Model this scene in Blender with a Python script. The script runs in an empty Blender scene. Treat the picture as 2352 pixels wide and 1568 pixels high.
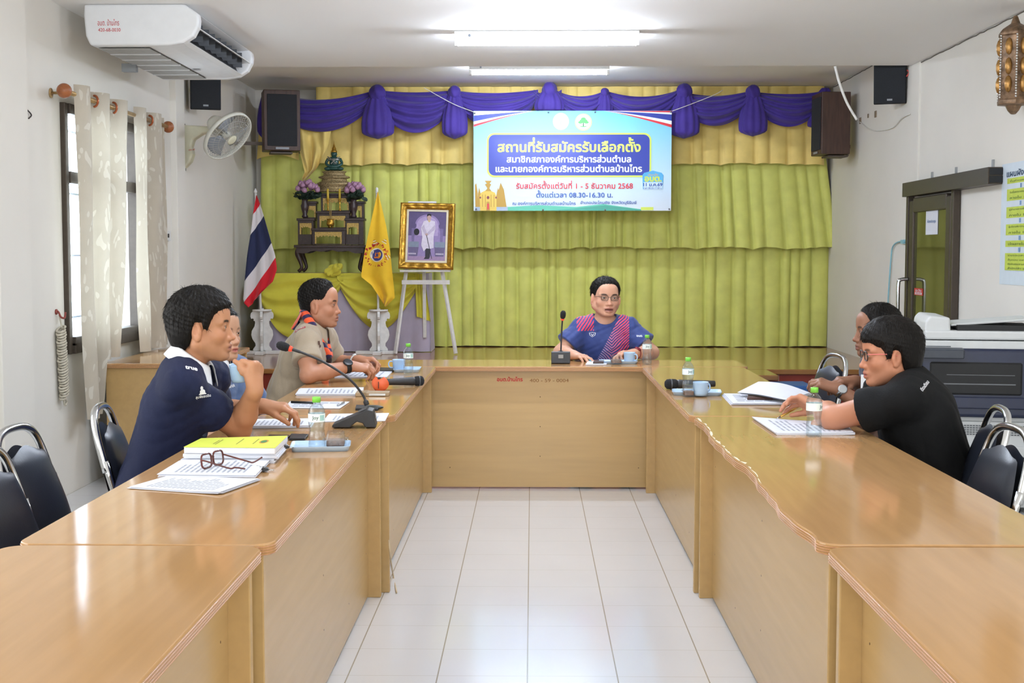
import bpy, bmesh, math, random
import numpy as np
from mathutils import Vector, Matrix, Euler, Quaternion
from mathutils.bvhtree import BVHTree

SC = bpy.context.scene
COL = SC.collection
PI = math.pi
rnd = random.Random(7)

# ---------------------------------------------------------------- camera, world, light, exposure
FOC, CAM_H = 3000.0, 1.42
PITCH = math.atan((784 - 583) / FOC)
YAW = math.atan((1222 - 1176) / FOC * math.cos(PITCH))
cam_data = bpy.data.cameras.new('camera')
cam_data.sensor_width = 36.0
cam_data.lens = 36.0 * FOC / 2352
cam_data.clip_start = 0.05
cam_obj = bpy.data.objects.new('camera', cam_data)
COL.objects.link(cam_obj)
cam_obj.location = (0, 0, CAM_H)
cam_obj.rotation_euler = (PI / 2 - PITCH, 0, YAW)
SC.camera = cam_obj

SC.view_settings.view_transform = 'Standard'
SC.view_settings.look = 'None'
SC.view_settings.gamma = 1.0
SC.view_settings.use_curve_mapping = False
SC.view_settings.exposure = 0.78
SC.cycles.max_bounces = 7
SC.cycles.diffuse_bounces = 4
SC.cycles.glossy_bounces = 3
SC.cycles.transmission_bounces = 4
SC.cycles.transparent_max_bounces = 14
SC.cycles.caustics_reflective = False
SC.cycles.caustics_refractive = False
SC.cycles.sample_clamp_indirect = 6.0

TUBE_EMIT = 150.0          # each fluorescent tube
DAY = 9.0                  # overcast daylight outside the windows
world = bpy.data.worlds.new('overcast_daylight')
SC.world = world
world.use_nodes = True
_bg = world.node_tree.nodes['Background']
_bg.inputs[0].default_value = (0.86, 0.93, 1.0, 1)
_bg.inputs[1].default_value = DAY

def area_light(name, loc, rot, sx, sy, power, col=(1, 1, 1), spread=PI):
    d = bpy.data.lights.new(name, 'AREA')
    d.shape = 'RECTANGLE'; d.size = sx; d.size_y = sy; d.energy = power; d.color = col; d.spread = spread
    o = bpy.data.objects.new(name, d); COL.objects.link(o)
    o.location = loc; o.rotation_euler = rot
    return o

# added area lights standing in for unseen windows behind the camera and at the sides
area_light('daylight_front_standin', (0, -2.9, 1.55), (-PI / 2, 0, PI), 4.6, 2.1, 120, (0.93, 0.97, 1.0))
area_light('daylight_left_standin', (-2.68, 3.6, 1.55), (0, -PI / 2, 0), 1.4, 2.6, 30, (0.93, 0.97, 1.0))
area_light('daylight_right_standin', (2.86, 2.2, 1.55), (0, PI / 2, 0), 1.4, 2.6, 18, (0.93, 0.97, 1.0))

# ---------------------------------------------------------------- pixel -> place on a known plane
_F = Vector((-math.sin(YAW) * math.cos(PITCH), math.cos(YAW) * math.cos(PITCH), -math.sin(PITCH)))
_R = Vector((math.cos(YAW), math.sin(YAW), 0))
_U = Vector((-math.sin(YAW) * math.sin(PITCH), math.cos(YAW) * math.sin(PITCH), math.cos(PITCH)))
def at(px, py, x=None, y=None, z=None):
    d = _F + _R * ((px - 1176) / FOC) + _U * ((784 - py) / FOC)
    t = x / d.x if x is not None else (y / d.y if y is not None else (z - CAM_H) / d.z)
    return Vector((0, 0, CAM_H)) + d * t

# ---------------------------------------------------------------- materials
def lin(c):
    if isinstance(c, str):
        c = c.lstrip('#'); c = [int(c[i:i + 2], 16) / 255 for i in (0, 2, 4)]
    return tuple(v / 12.92 if v <= 0.04045 else ((v + 0.055) / 1.055) ** 2.4 for v in c[:3])

MATS = {}
def mat(name, col, rough=0.5, metal=0.0, var=0.06, scale=18.0, bump=0.0, bscale=60.0, coat=0.0, trans=0.0,
        stretch=(1, 1, 1), spec=0.5, emit=0.0, sss=0.0, attr=None, ior=1.45, sheen=0.0, col2=None, alpha=1.0):
    if name in MATS: return MATS[name]
    m = bpy.data.materials.new(name); m.use_nodes = True
    nt = m.node_tree; N = nt.nodes; L = nt.links
    b = N['Principled BSDF']
    c = lin(col)
    b.inputs['Roughness'].default_value = rough
    b.inputs['Metallic'].default_value = metal
    b.inputs['Coat Weight'].default_value = coat
    b.inputs['Coat Roughness'].default_value = 0.10
    b.inputs['Transmission Weight'].default_value = trans
    b.inputs['Specular IOR Level'].default_value = spec
    b.inputs['IOR'].default_value = ior
    b.inputs['Sheen Weight'].default_value = sheen
    b.inputs['Alpha'].default_value = alpha
    if sss:
        b.inputs['Subsurface Weight'].default_value = sss
        b.inputs['Subsurface Radius'].default_value = (0.012, 0.005, 0.003)
        b.inputs['Subsurface Scale'].default_value = 1.0
    tc = N.new('ShaderNodeTexCoord'); mp = N.new('ShaderNodeMapping')
    mp.inputs['Scale'].default_value = stretch; mp.inputs['Location'].default_value = (31.7, 27.3, 23.9)
    L.new(tc.outputs['Object'], mp.inputs[0])
    nz = N.new('ShaderNodeTexNoise'); nz.inputs['Scale'].default_value = scale; nz.inputs['Detail'].default_value = 4
    L.new(mp.outputs[0], nz.inputs[0])
    mx = N.new('ShaderNodeMix'); mx.data_type = 'RGBA'
    if attr:
        at_ = N.new('ShaderNodeAttribute'); at_.attribute_name = attr
        ml = N.new('ShaderNodeMix'); ml.data_type = 'RGBA'; ml.blend_type = 'MULTIPLY'
        ml.inputs[0].default_value = 1.0
        mx.inputs[6].default_value = (1 - var, 1 - var, 1 - var, 1); mx.inputs[7].default_value = (1 + var, 1 + var, 1 + var, 1)
        L.new(nz.outputs[0], mx.inputs[0])
        L.new(mx.outputs[2], ml.inputs[6]); L.new(at_.outputs['Color'], ml.inputs[7])
        L.new(ml.outputs[2], b.inputs['Base Color'])
    else:
        d = lin(col2) if col2 else tuple(max(0, v * (1 - 2 * var)) for v in c)
        cr = N.new('ShaderNodeValToRGB'); cr.color_ramp.elements[0].position = 0.3; cr.color_ramp.elements[1].position = 0.7
        L.new(nz.outputs[0], cr.inputs[0]); L.new(cr.outputs[0], mx.inputs[0])
        mx.inputs[6].default_value = (*d, 1); mx.inputs[7].default_value = (*(c if col2 else tuple(min(1, v * (1 + var * .5)) for v in c)), 1)
        L.new(mx.outputs[2], b.inputs['Base Color'])
    if bump:
        n2 = N.new('ShaderNodeTexNoise'); n2.inputs['Scale'].default_value = bscale; n2.inputs['Detail'].default_value = 3
        L.new(mp.outputs[0], n2.inputs[0])
        bp = N.new('ShaderNodeBump'); bp.inputs['Strength'].default_value = bump; bp.inputs['Distance'].default_value = 0.004
        L.new(n2.outputs[0], bp.inputs['Height']); L.new(bp.outputs[0], b.inputs['Normal'])
    if emit:
        b.inputs['Emission Color'].default_value = (*c, 1); b.inputs['Emission Strength'].default_value = emit
    MATS[name] = m
    return m

def clear_mat(name, tint='#f4f8fa', refl=0.5, base=0.05, rough=0.04):
    """thin clear plastic or glass: see-through, with reflections that grow at grazing angles"""
    m = bpy.data.materials.new(name); m.use_nodes = True
    N, L = m.node_tree.nodes, m.node_tree.links; N.remove(N['Principled BSDF'])
    t = N.new('ShaderNodeBsdfTransparent'); t.inputs[0].default_value = (*lin(tint), 1)
    g = N.new('ShaderNodeBsdfGlossy'); g.inputs['Roughness'].default_value = rough
    w = N.new('ShaderNodeLayerWeight'); w.inputs[0].default_value = 0.35
    ma = N.new('ShaderNodeMath'); ma.operation = 'MULTIPLY_ADD'; ma.inputs[1].default_value = refl; ma.inputs[2].default_value = base
    L.new(w.outputs['Facing'], ma.inputs[0])
    nz = N.new('ShaderNodeTexNoise'); nz.inputs['Scale'].default_value = 90; bp = N.new('ShaderNodeBump'); bp.inputs['Strength'].default_value = .15; bp.inputs['Distance'].default_value = .002
    L.new(nz.outputs[0], bp.inputs['Height']); L.new(bp.outputs[0], g.inputs['Normal'])
    mx = N.new('ShaderNodeMixShader'); L.new(ma.outputs[0], mx.inputs[0]); L.new(t.outputs[0], mx.inputs[1]); L.new(g.outputs[0], mx.inputs[2])
    L.new(mx.outputs[0], [n for n in N if n.type == 'OUTPUT_MATERIAL'][0].inputs[0])
    MATS[name] = m; return m

def nodes_of(m): return m.node_tree.nodes, m.node_tree.links, m.node_tree.nodes['Principled BSDF']

# ---------------------------------------------------------------- objects and tags
def tag(o, label=None, cat=None, group=None, kind=None):
    if label: o['label'] = label
    if cat: o['category'] = cat
    if group: o['group'] = group
    if kind: o['kind'] = kind
    return o
def thing(name, label, cat, loc=(0, 0, 0), rz=0.0, group=None, rot=None):
    o = bpy.data.objects.new(name, None); COL.objects.link(o)
    o.location = loc; o.rotation_euler = rot if rot is not None else (0, 0, rz)
    o.empty_display_size = 0.1
    return tag(o, label, cat, group)
def copy_tree(o, parent=None):
    c = o.copy(); COL.objects.link(c); c.parent = parent
    for ch in list(o.children): copy_tree(ch, c)
    return c

class MB:
    """collects vertices and faces of ONE mesh object"""
    def __init__(s): s.v = []; s.f = []; s.m = []; s.mi = 0; s.sm = []; s.smooth = True
    def add(s, vs, fs, M=None):
        o = len(s.v)
        s.v += [tuple((M @ Vector(p)) if M else p) for p in vs]
        for f in fs: s.f.append(tuple(i + o for i in f)); s.m.append(s.mi); s.sm.append(s.smooth)
        return s
    def box(s, c, d, rot=None):
        x, y, z = (v / 2 for v in d)
        vs = [(a, b, e) for a in (-x, x) for b in (-y, y) for e in (-z, z)]
        M = Matrix.Translation(c) @ (Euler(rot).to_matrix().to_4x4() if rot else Matrix())
        sm, s.smooth = s.smooth, False
        s.add(vs, [(0, 1, 3, 2), (4, 6, 7, 5), (0, 4, 5, 1), (2, 3, 7, 6), (0, 2, 6, 4), (1, 5, 7, 3)], M)
        s.smooth = sm; return s
    def lathe(s, prof, n=24, M=None, cap=True):
        vs = []; fs = []
        for r, z in prof:
            for i in range(n):
                a = 2 * PI * i / n; vs.append((r * math.cos(a), r * math.sin(a), z))
        for j in range(len(prof) - 1):
            for i in range(n):
                k = (i + 1) % n
                fs.append((j * n + i, j * n + k, (j + 1) * n + k, (j + 1) * n + i))
        if cap:
            fs.append(tuple(range(n))[::-1]); fs.append(tuple((len(prof) - 1) * n + i for i in range(n)))
        return s.add(vs, fs, M)
    def cyl(s, a, b, r, n=16, r2=None):
        a, b = Vector(a), Vector(b); d = b - a
        q = d.to_track_quat('Z', 'Y').to_matrix().to_4x4()
        return s.lathe([(r, 0), (r if r2 is None else r2, d.length)], n, Matrix.Translation(a) @ q)
    def tube(s, pts, r, n=8, closed=False, cap=True):
        pts = [Vector(p) for p in pts]; m = len(pts)
        rs = r if isinstance(r, (list, tuple)) else [r] * m
        up = Vector((0, 0, 1)); vs = []; fs = []; prev = None
        for i, p in enumerate(pts):
            t = (pts[(i + 1) % m] - pts[i - 1]) if closed else (pts[min(i + 1, m - 1)] - pts[max(i - 1, 0)])
            t = t.normalized() if t.length > 1e-9 else Vector((0, 0, 1))
            if prev is None:
                a = t.cross(up)
                if a.length < 0.05: a = t.cross(Vector((1, 0, 0)))
            else:
                a = prev - t * prev.dot(t)
            a.normalize(); prev = a; b = t.cross(a)
            for k in range(n):
                w = 2 * PI * k / n; vs.append(p + (a * math.cos(w) + b * math.sin(w)) * rs[i])
        for i in range(m if closed else m - 1):
            j = (i + 1) % m
            for k in range(n):
                l = (k + 1) % n; fs.append((i * n + k, i * n + l, j * n + l, j * n + k))
        if cap and not closed:
            fs.append(tuple(range(n))[::-1]); fs.append(tuple((m - 1) * n + k for k in range(n)))
        return s.add(vs, fs)
    def prism(s, poly, h, M=None, z0=0.0):
        n = len(poly)
        vs = [(x, y, z0) for x, y in poly] + [(x, y, z0 + h) for x, y in poly]
        fs = [tuple(range(n))[::-1], tuple(range(n, 2 * n))] + [(i, (i + 1) % n, n + (i + 1) % n, n + i) for i in range(n)]
        sm, s.smooth = s.smooth, False
        s.add(vs, fs, M); s.smooth = sm; return s
    def grid(s, fn, nu, nv, M=None, closed_u=False):
        vs = [fn(i / (nu if closed_u else nu - 1), j / (nv - 1)) for j in range(nv) for i in range(nu)]
        fs = [(j * nu + i, j * nu + (i + 1) % nu, (j + 1) * nu + (i + 1) % nu, (j + 1) * nu + i) for j in range(nv - 1) for i in range(nu if closed_u else nu - 1)]
        return s.add(vs, fs, M)
    def sphere(s, c, r, n=14, M=None):
        r = r if isinstance(r, (tuple, list)) else (r, r, r)
        def fn(u, v):
            a = 2 * PI * u; b = PI * (v - .5) * 0.9999
            return (r[0] * math.cos(b) * math.cos(a), r[1] * math.cos(b) * math.sin(a), r[2] * math.sin(b))
        return s.grid(fn, n, n // 2 + 2, (Matrix.Translation(c) @ M) if M else Matrix.Translation(c), True)
    def build(s, name, mats, parent=None, bevel=0.0, seg=2, sub=0, solid=0.0, loc=None, rot=None):
        me = bpy.data.meshes.new(name)
        me.from_pydata([tuple(p) for p in s.v], [], s.f)
        for m in (mats if isinstance(mats, (list, tuple)) else [mats]): me.materials.append(m)
        me.polygons.foreach_set('material_index', s.m)
        me.polygons.foreach_set('use_smooth', s.sm)
        me.update()
        o = bpy.data.objects.new(name, me); COL.objects.link(o)
        if parent: o.parent = parent
        if loc is not None: o.location = loc
        if rot is not None: o.rotation_euler = rot
        if solid:
            md = o.modifiers.new('solid', 'SOLIDIFY'); md.thickness = solid; md.offset = 0
        if bevel:
            md = o.modifiers.new('bevel', 'BEVEL'); md.width = bevel; md.segments = seg; md.limit_method = 'ANGLE'; md.angle_limit = 0.6
            md.harden_normals = False
        if sub:
            md = o.modifiers.new('sub', 'SUBSURF'); md.levels = sub; md.render_levels = sub
        return o

def rrect(x0, y0, x1, y1, r, n=6):
    out = []
    for cx, cy, a0 in ((x1 - r, y0 + r, -PI / 2), (x1 - r, y1 - r, 0), (x0 + r, y1 - r, PI / 2), (x0 + r, y0 + r, PI)):
        for i in range(n + 1):
            a = a0 + PI / 2 * i / n; out.append((cx + r * math.cos(a), cy + r * math.sin(a)))
    return out
def ellipse(cx, cy, rx, ry, n=28): return [(cx + rx * math.cos(2 * PI * i / n), cy + ry * math.sin(2 * PI * i / n)) for i in range(n)]
def smooth_path(pts, n=8):
    """Catmull-Rom through the points"""
    P = [Vector(p) for p in pts]; P = [P[0] * 2 - P[1]] + P + [P[-1] * 2 - P[-2]]
    out = []
    for i in range(1, len(P) - 2):
        for j in range(n):
            t = j / n; a, b, c, d = P[i - 1:i + 3]
            out.append(0.5 * ((2 * b) + (c - a) * t + (2 * a - 5 * b + 4 * c - d) * t * t + (3 * b - a - 3 * c + d) * t ** 3))
    out.append(P[-2]); return out

# ---------------------------------------------------------------- lettering
UPPER = set('\u0e31\u0e34\u0e35\u0e36\u0e37\u0e47\u0e4d'); TONE = set('\u0e48\u0e49\u0e4a\u0e4b\u0e4c')
_tc = {}
def _raw(s):
    if s not in _tc:
        c = bpy.data.curves.new('lettering', 'FONT'); c.body = s; c.size = 1; c.resolution_u = 3
        o = bpy.data.objects.new('lettering', c); COL.objects.link(o)
        bpy.context.view_layer.update()
        me = bpy.data.meshes.new_from_object(o.evaluated_get(bpy.context.evaluated_depsgraph_get()))
        V = [tuple(v.co) for v in me.vertices]; Fc = [tuple(p.vertices) for p in me.polygons]
        bpy.data.objects.remove(o); bpy.data.curves.remove(c); bpy.data.meshes.remove(me)
        _tc[s] = (V, Fc)
    return _tc[s]
def _adv(s):
    V, _ = _raw(s + '|')
    W, _ = _raw('|')
    return max(v[0] for v in V) - max(v[0] for v in W)
def letters(s, width=None, height=None, bold=0.0):
    """flat 2-D mesh of a string centred on the origin: (verts, faces); stacked Thai tone marks are raised"""
    base = ''; tones = []
    for i, ch in enumerate(s):
        if ch in TONE and base and (base[-1] in UPPER or (i + 1 < len(s) and s[i + 1] == '\u0e33')):
            tones.append((base, ch))
        else: base += ch
    V, F = _raw(base); V = list(V); F = list(F)
    for pre, ch in tones:
        x = _adv(pre); tv, tf = _raw('\u0e19' + ch); xb = _adv('\u0e19')
        o = len(V); V += [(v[0] - xb + x, v[1] + 0.215, 0) for v in tv]
        F += [tuple(i + o for i in f) for f in tf if min(tv[i][1] for i in f) > 0.58]
    used = sorted({i for f in F for i in f}); re_ = {j: k for k, j in enumerate(used)}
    V = [V[j] for j in used]; F = [tuple(re_[i] for i in f) for f in F]
    # every face gets its own hair-thin height so that overlapping strokes never coincide
    V1 = []; F1 = []
    for i, f in enumerate(F):
        o = len(V1); V1 += [(V[j][0], V[j][1], 0.0005 * ((i * 7) % 13)) for j in f]; F1.append(tuple(range(o, o + len(f))))
    V, F = V1, F1
    if bold:
        V0, F0 = V, F; V = []; F = []
        for k in range(6):
            a = 2 * PI * k / 6; o = len(V)
            V += [(x + bold * math.cos(a), y + bold * math.sin(a), z + 0.0013 * k) for x, y, z in V0]
            F += [tuple(i + o for i in f) for f in F0]
    xs = [v[0] for v in V]; ys = [v[1] for v in V]
    w = max(xs) - min(xs); h = max(ys) - min(ys)
    sx = width / w if width else None; sy = height / h if height else None
    sx = sx or sy; sy = sy or sx
    cx = (max(xs) + min(xs)) / 2; cy = (max(ys) + min(ys)) / 2
    return [((x - cx) * sx, (y - cy) * sy, z * min(sx, sy)) for x, y, z in V], F
def put_text(mb, s, M, width=None, height=None, bold=0.0):
    V, F = letters(s, width, height, bold)
    sm, mb.smooth = mb.smooth, False
    mb.add(V, F, M); mb.smooth = sm
def frame(o, u, v):
    """matrix with local x = u, y = v, z = u x v at the origin o"""
    u = Vector(u).normalized(); v = Vector(v); v = (v - u * u.dot(v)).normalized(); w = u.cross(v)
    M = Matrix((u, v, w)).transposed().to_4x4(); M.translation = o
    return M
# ================================================================ the room
XL, XR, YB, YF, ZC, ZS, YBEAM = -2.745, 2.92, 13.05, -3.0, 2.86, 3.04, 10.17
M_wall = mat('painted_plaster', '#e6e2d9', 0.75, var=0.025, scale=1.3, bump=0.12, bscale=9)
M_ceil = mat('ceiling_paint', '#f3f1ee', 0.8, var=0.015, scale=0.8)
M_dark = mat('black_plastic', '#1a1b1e', 0.45, var=0.1)
M_white = mat('white_plastic', '#e6e6e4', 0.35, var=0.02)
M_chrome = mat('chrome', '#c9cbcd', 0.16, 1.0, var=0.03)
M_bronze = mat('bronze_aluminium', '#4b4239', 0.42, 0.4, var=0.06, scale=40)
M_paper = mat('white_paper', '#d8dae2', 0.7, var=0.01)
M_ink = mat('dark_ink', '#3c3f48', 0.8, var=0.02)
M_red_ink = mat('red_ink', '#c8262b', 0.7, var=0.03)
M_gold = mat('gold', '#c99a3e', 0.32, 0.85, var=0.18, scale=60, bump=0.25, bscale=120)

def tile_mat():
    m = mat('floor_tiles', '#d8d9da', 0.16, var=0.02, scale=2.0, coat=0.3)
    N, L, b = nodes_of(m)
    tc = N.new('ShaderNodeTexCoord'); sp = N.new('ShaderNodeSeparateXYZ'); L.new(tc.outputs['Object'], sp.inputs[0])
    def line(sock, off, size, w):
        a = N.new('ShaderNodeMath'); a.operation = 'ADD'; a.inputs[1].default_value = off + 100 * size; L.new(sock, a.inputs[0])
        d = N.new('ShaderNodeMath'); d.operation = 'DIVIDE'; d.inputs[1].default_value = size; L.new(a.outputs[0], d.inputs[0])
        f = N.new('ShaderNodeMath'); f.operation = 'FRACT'; L.new(d.outputs[0], f.inputs[0])
        c = N.new('ShaderNodeMath'); c.operation = 'LESS_THAN'; c.inputs[1].default_value = w / size; L.new(f.outputs[0], c.inputs[0])
        return c.outputs[0]
    lx = line(sp.outputs[0], 0.0165, 0.303, 0.0045); ly = line(sp.outputs[1], -4.319, 0.2967, 0.0028)
    mxx = N.new('ShaderNodeMix'); mxx.data_type = 'RGBA'; mxy = N.new('ShaderNodeMix'); mxy.data_type = 'RGBA'
    src = b.inputs['Base Color'].links[0].from_socket
    L.new(src, mxy.inputs[6]); mxy.inputs[7].default_value = (*lin('#bdbab3'), 1); L.new(ly, mxy.inputs[0])
    L.new(mxy.outputs[2], mxx.inputs[6]); mxx.inputs[7].default_value = (*lin('#a09a8c'), 1); L.new(lx, mxx.inputs[0])
    L.new(mxx.outputs[2], b.inputs['Base Color'])
    return m

def struct(name, mb, m, **k):
    o = mb.build(name, m, **k); o['kind'] = 'structure'; return o

struct('floor', MB().box(((XL + XR) / 2, (YF + YB) / 2, -0.05), (XR - XL, YB - YF, 0.1)), tile_mat())
struct('ceiling', MB().box(((XL + XR) / 2, (YF + YBEAM) / 2, ZC + 0.15), (XR - XL, YBEAM - YF, 0.3)), M_ceil)
struct('ceiling_stage', MB().box(((XL + XR) / 2, (YBEAM + YB) / 2, ZS + 0.1), (XR - XL, YB - YBEAM, 0.2)), M_ceil)
# left wall with the window opening
WY0, WY1, WZ0, WZ1 = 7.62, 9.02, 0.83, 2.30
T = 0.10
mb = MB()
mb.box((XL - T / 2, (YF + WY0) / 2, ZS / 2), (T, WY0 - YF, ZS)).box((XL - T / 2, (WY1 + YB) / 2, ZS / 2), (T, YB - WY1, ZS))
mb.box((XL - T / 2, (WY0 + WY1) / 2, WZ0 / 2), (T, WY1 - WY0, WZ0)).box((XL - T / 2, (WY0 + WY1) / 2, (WZ1 + ZS) / 2), (T, WY1 - WY0, ZS - WZ1))
struct('wall_left', mb, M_wall)
struct('wall_right', MB().box((XR + T / 2, (YF + YB) / 2, ZS / 2), (T, YB - YF, ZS)), M_wall)
struct('wall_back', MB().box(((XL + XR) / 2, YB + T / 2, ZS / 2), (XR - XL + 2 * T, T, ZS)), M_wall)
struct('wall_front', MB().box(((XL + XR) / 2, YF - T / 2, ZS / 2), (XR - XL + 2 * T, T, ZS)), M_wall)
# pilasters
struct('trim_1', MB().box((XL + 0.02, 9.96 + 0.12, ZC / 2), (0.05, 0.24, ZC)), M_wall, bevel=0.004)
struct('trim_2', MB().box((XR - 0.006, 10.06, ZC / 2), (0.02, 0.2, ZC)), M_wall, bevel=0.003)
struct('trim_3', MB().box((XL + 0.03, 6.76, ZC / 2), (0.07, 0.42, ZC)), M_wall, bevel=0.006)
# hairline crack along the right wall / ceiling joint
mb = MB(); pts = [(XR - 0.003, 7.2 + i * 0.07, ZC - 0.004 - 0.006 * rnd.random()) for i in range(42)]
mb.tube(pts, 0.004, 5)
struct('trim_4', mb, mat('crack_grey', '#6f6a62', 0.9))
mb = MB(); pts = [(XR - 0.003, 10.2 + i * 0.08, ZS - 0.004 - 0.008 * rnd.random()) for i in range(34)]
mb.tube(pts, 0.004, 5)
struct('trim_5', mb, MATS['crack_grey'])

# window
M_glass = clear_mat('window_glass', '#eef4fa', .4, .03)
yc, zc = (WY0 + WY1) / 2, (WZ0 + WZ1) / 2
wn = struct('window_1', MB().box((XL + 0.005, WY0 + 0.025, zc), (0.05, 0.05, WZ1 - WZ0)).box((XL + 0.005, WY1 - 0.03, zc), (0.07, 0.06, WZ1 - WZ0))
            .box((XL + 0.005, yc, WZ1 - 0.03), (0.07, WY1 - WY0 - .12, 0.06)).box((XL + 0.005, yc, WZ0 + 0.05), (0.08, WY1 - WY0 - .12, 0.10))
            .box((XL + 0.005, yc, 1.87), (0.06, WY1 - WY0 - .12, 0.07)), M_bronze, bevel=0.004)
mb = MB()
mb.box((XL - 0.02, yc, 1.38), (0.03, 0.04, 0.94))
mb.box((XL + 0.02, yc, WZ0 + 0.055), (0.06, WY1 - WY0 - 0.12, 0.012))
mb.build('sash_rail', M_bronze, wn)
MB().box((XL - 0.035, yc, zc), (0.004, WY1 - WY0 - .1, WZ1 - WZ0 - .1)).build('window_pane', M_glass, wn)
mb = MB()
for i in range(5): mb.box((XL - 0.1, WY0 + .16 + i * 0.28, zc), (0.008, 0.008, WZ1 - WZ0))
for i in range(4): mb.box((XL - 0.1, yc, WZ0 + .2 + i * 0.38), (0.012, WY1 - WY0, 0.012))
mb.build('window_grille', mat('pale_iron', '#e3e6ec', 0.5), wn)

# stage
M_stage = mat('varnished_stage_boards', '#9c6c3c', 0.18, var=0.10, scale=5, stretch=(0.6, 6, 1), coat=0.35)
M_riser = mat('red_tile', '#8e3324', 0.35, var=0.10, scale=9)
st = struct('floor_stage', MB().box(((XL + XR) / 2, (10.42 + YB) / 2, 0.48), (XR - XL, YB - 10.42, 0.04)).box((0.0, 10.17, 0.48), (3.75, 0.5, 0.04)), M_stage, bevel=0.006)
struct('wall_riser', MB().box(((XL + XR) / 2, 10.47, 0.23), (XR - XL, 0.04, 0.46)).box((0.0, 10.2, 0.23), (3.7, 0.5, 0.46)), M_riser)
mb = MB()
for i in range(14): mb.box((XL + 0.1 + i * 0.42, 10.446, 0.23), (0.006, 0.008, 0.46))
struct('trim_6', mb, mat('tile_grout', '#b98a78', 0.8))
struct('trim_7', MB().box((-2.0, 10.25, 0.12), (0.9, 0.36, 0.24)), M_riser, bevel=0.004)

# fluorescent fittings
M_tube = mat('lit_tube', '#e3eeff', 0.4, emit=TUBE_EMIT, var=0)
def tube_light(y, zc, xc, label):
    t = thing('fluorescent_light', label, 'ceiling light', (xc, y, zc), group='fluorescent battens on the ceiling')
    MB().box((0, 0, -0.025), (1.2, 0.075, 0.05)).build('housing', M_white, t, bevel=0.006)
    MB().cyl((-0.575, 0, -0.075), (0.575, 0, -0.075), 0.014, 14).build('tube', M_tube, t)
    for s in (-1, 1):
        MB().box((s * 0.588, 0, -0.065), (0.024, 0.034, 0.055)).build('lamp_holder', M_white, t, bevel=0.004)
    MB().cyl((-0.50, -0.036, -0.03), (-0.50, -0.046, -0.03), 0.008, 10).build('starter', mat('starter_grey', '#8f98a3', 0.5), t)
    return t
tube_light(6.97, ZC, 0.06, 'white fluorescent batten cut by the top edge, nearest of the three on the ceiling')
tube_light(8.6, ZC, 0.094, 'long bright fluorescent batten on the front ceiling, middle one of the three')
tube_light(11.32, ZS, 0.06, 'fluorescent batten on the stage ceiling just in front of the purple valance')
for y in (4.6,):  # unseen batten added to light the near half of the room
    t = tube_light(y, ZC, 0.06, 'added fluorescent batten on the ceiling above the near tables, out of view')

# ================================================================ tables
def wood(name, col, rough, coat, gx=(0.7, 9, 9), var=0.09, spec=0.5):
    m = mat(name, col, rough, var=var, scale=3.2, stretch=gx, coat=coat, spec=spec)
    return m
M_top = wood('beech_laminate_top', '#b78e5f', 0.10, 0.0, var=.05)
M_panel = wood('beech_laminate_panel', '#bd9b66', 0.26, 0.0, var=.035)
M_edge = wood('beech_edge_band', '#c49066', 0.35, 0.1, (0.3, 40, 40), 0.12)

def table(label, loc, rz, L=2.38, D=0.60, wavy=0.0, group='beech meeting tables', legs_in=0.05, r=0.05, over=0.02):
    """length along local x, sitters on +y side, modesty panel on -y side"""
    t = thing('meeting_table', label, 'table', loc, rz, group)
    H, th = 0.75, 0.028
    pts = rrect(-L / 2, -D / 2, L / 2, D / 2, r, 8)
    if wavy:
        # subdivide the front edge and let it wander
        out = []
        n = len(pts)
        for i in range(n):
            a = pts[i]; b = pts[(i + 1) % n]; out.append(a)
            if abs(a[1] + D / 2) < 1e-6 and abs(b[1] + D / 2) < 1e-6:
                for k in range(1, 60):
                    x = a[0] + (b[0] - a[0]) * k / 60
                    out.append((x, -D / 2 + wavy * (math.sin(x * 5.3 + .6) * .6 + math.sin(x * 13.0) * .25 + math.sin(x * 31) * .12)))
        pts = out
    MB().prism(pts, th, z0=H - th).build('tabletop', M_top, t, bevel=0.004, seg=3)
    ins = [(x * (1 - .0035 / L * 2), y * (1 - .0035 / D * 2)) for x, y in pts]
    mb = MB()
    n = len(pts)
    for k, zz in enumerate((H - 0.008, H - 0.014, H - 0.020, H - 0.0262)):
        mb.tube([(x, y, zz) for x, y in pts], 0.0016, 5, closed=True)
    mb.build('edge_moulding', M_edge, t)
    for s in (-1, 1):
        MB().box((s * (L / 2 - 0.035), 0, (H - th) / 2), (0.03, D - 0.05, H - th)).build('side_panel', M_panel, t, bevel=0.003)
    mb = MB().box((0, -D / 2 + 0.085, (H - th + 0.012) / 2), (L - 0.101, 0.018, H - th - 0.012)); mb.mi = 1
    for x in (-.45, -.0, .45):
        for z in (0.2, 0.38, 0.56): mb.cyl((x * L, -D / 2 + 0.0755, z), (x * L, -D / 2 + 0.0772, z), 0.0032, 8)
    for x in (-.22, .24): mb.cyl((x * L, -D / 2 + 0.0755, 0.13), (x * L, -D / 2 + 0.0772, 0.13), 0.0032, 8)
    mb.build('front_panel', [M_panel, mat('screw_brown', '#5d4020', 0.5)], t)
    return t
tL2 = table('glossy beech table on the left carrying the stacked papers and yellow book', (-0.90, 4.17, 0), PI / 2, L=2.40)
tL1 = table('bare beech table in the bottom left corner', (-0.915, 1.76, 0), PI / 2, L=2.40)
tL3 = table('beech table on the left in front of the man in the scout shirt', (-0.872, 6.565, 0), PI / 2, L=2.37)
tR2 = table('glossy beech table on the right with the chipped wavy front edge', (0.968, 4.185, 0), -PI / 2, L=2.385, wavy=0.016)
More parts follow.
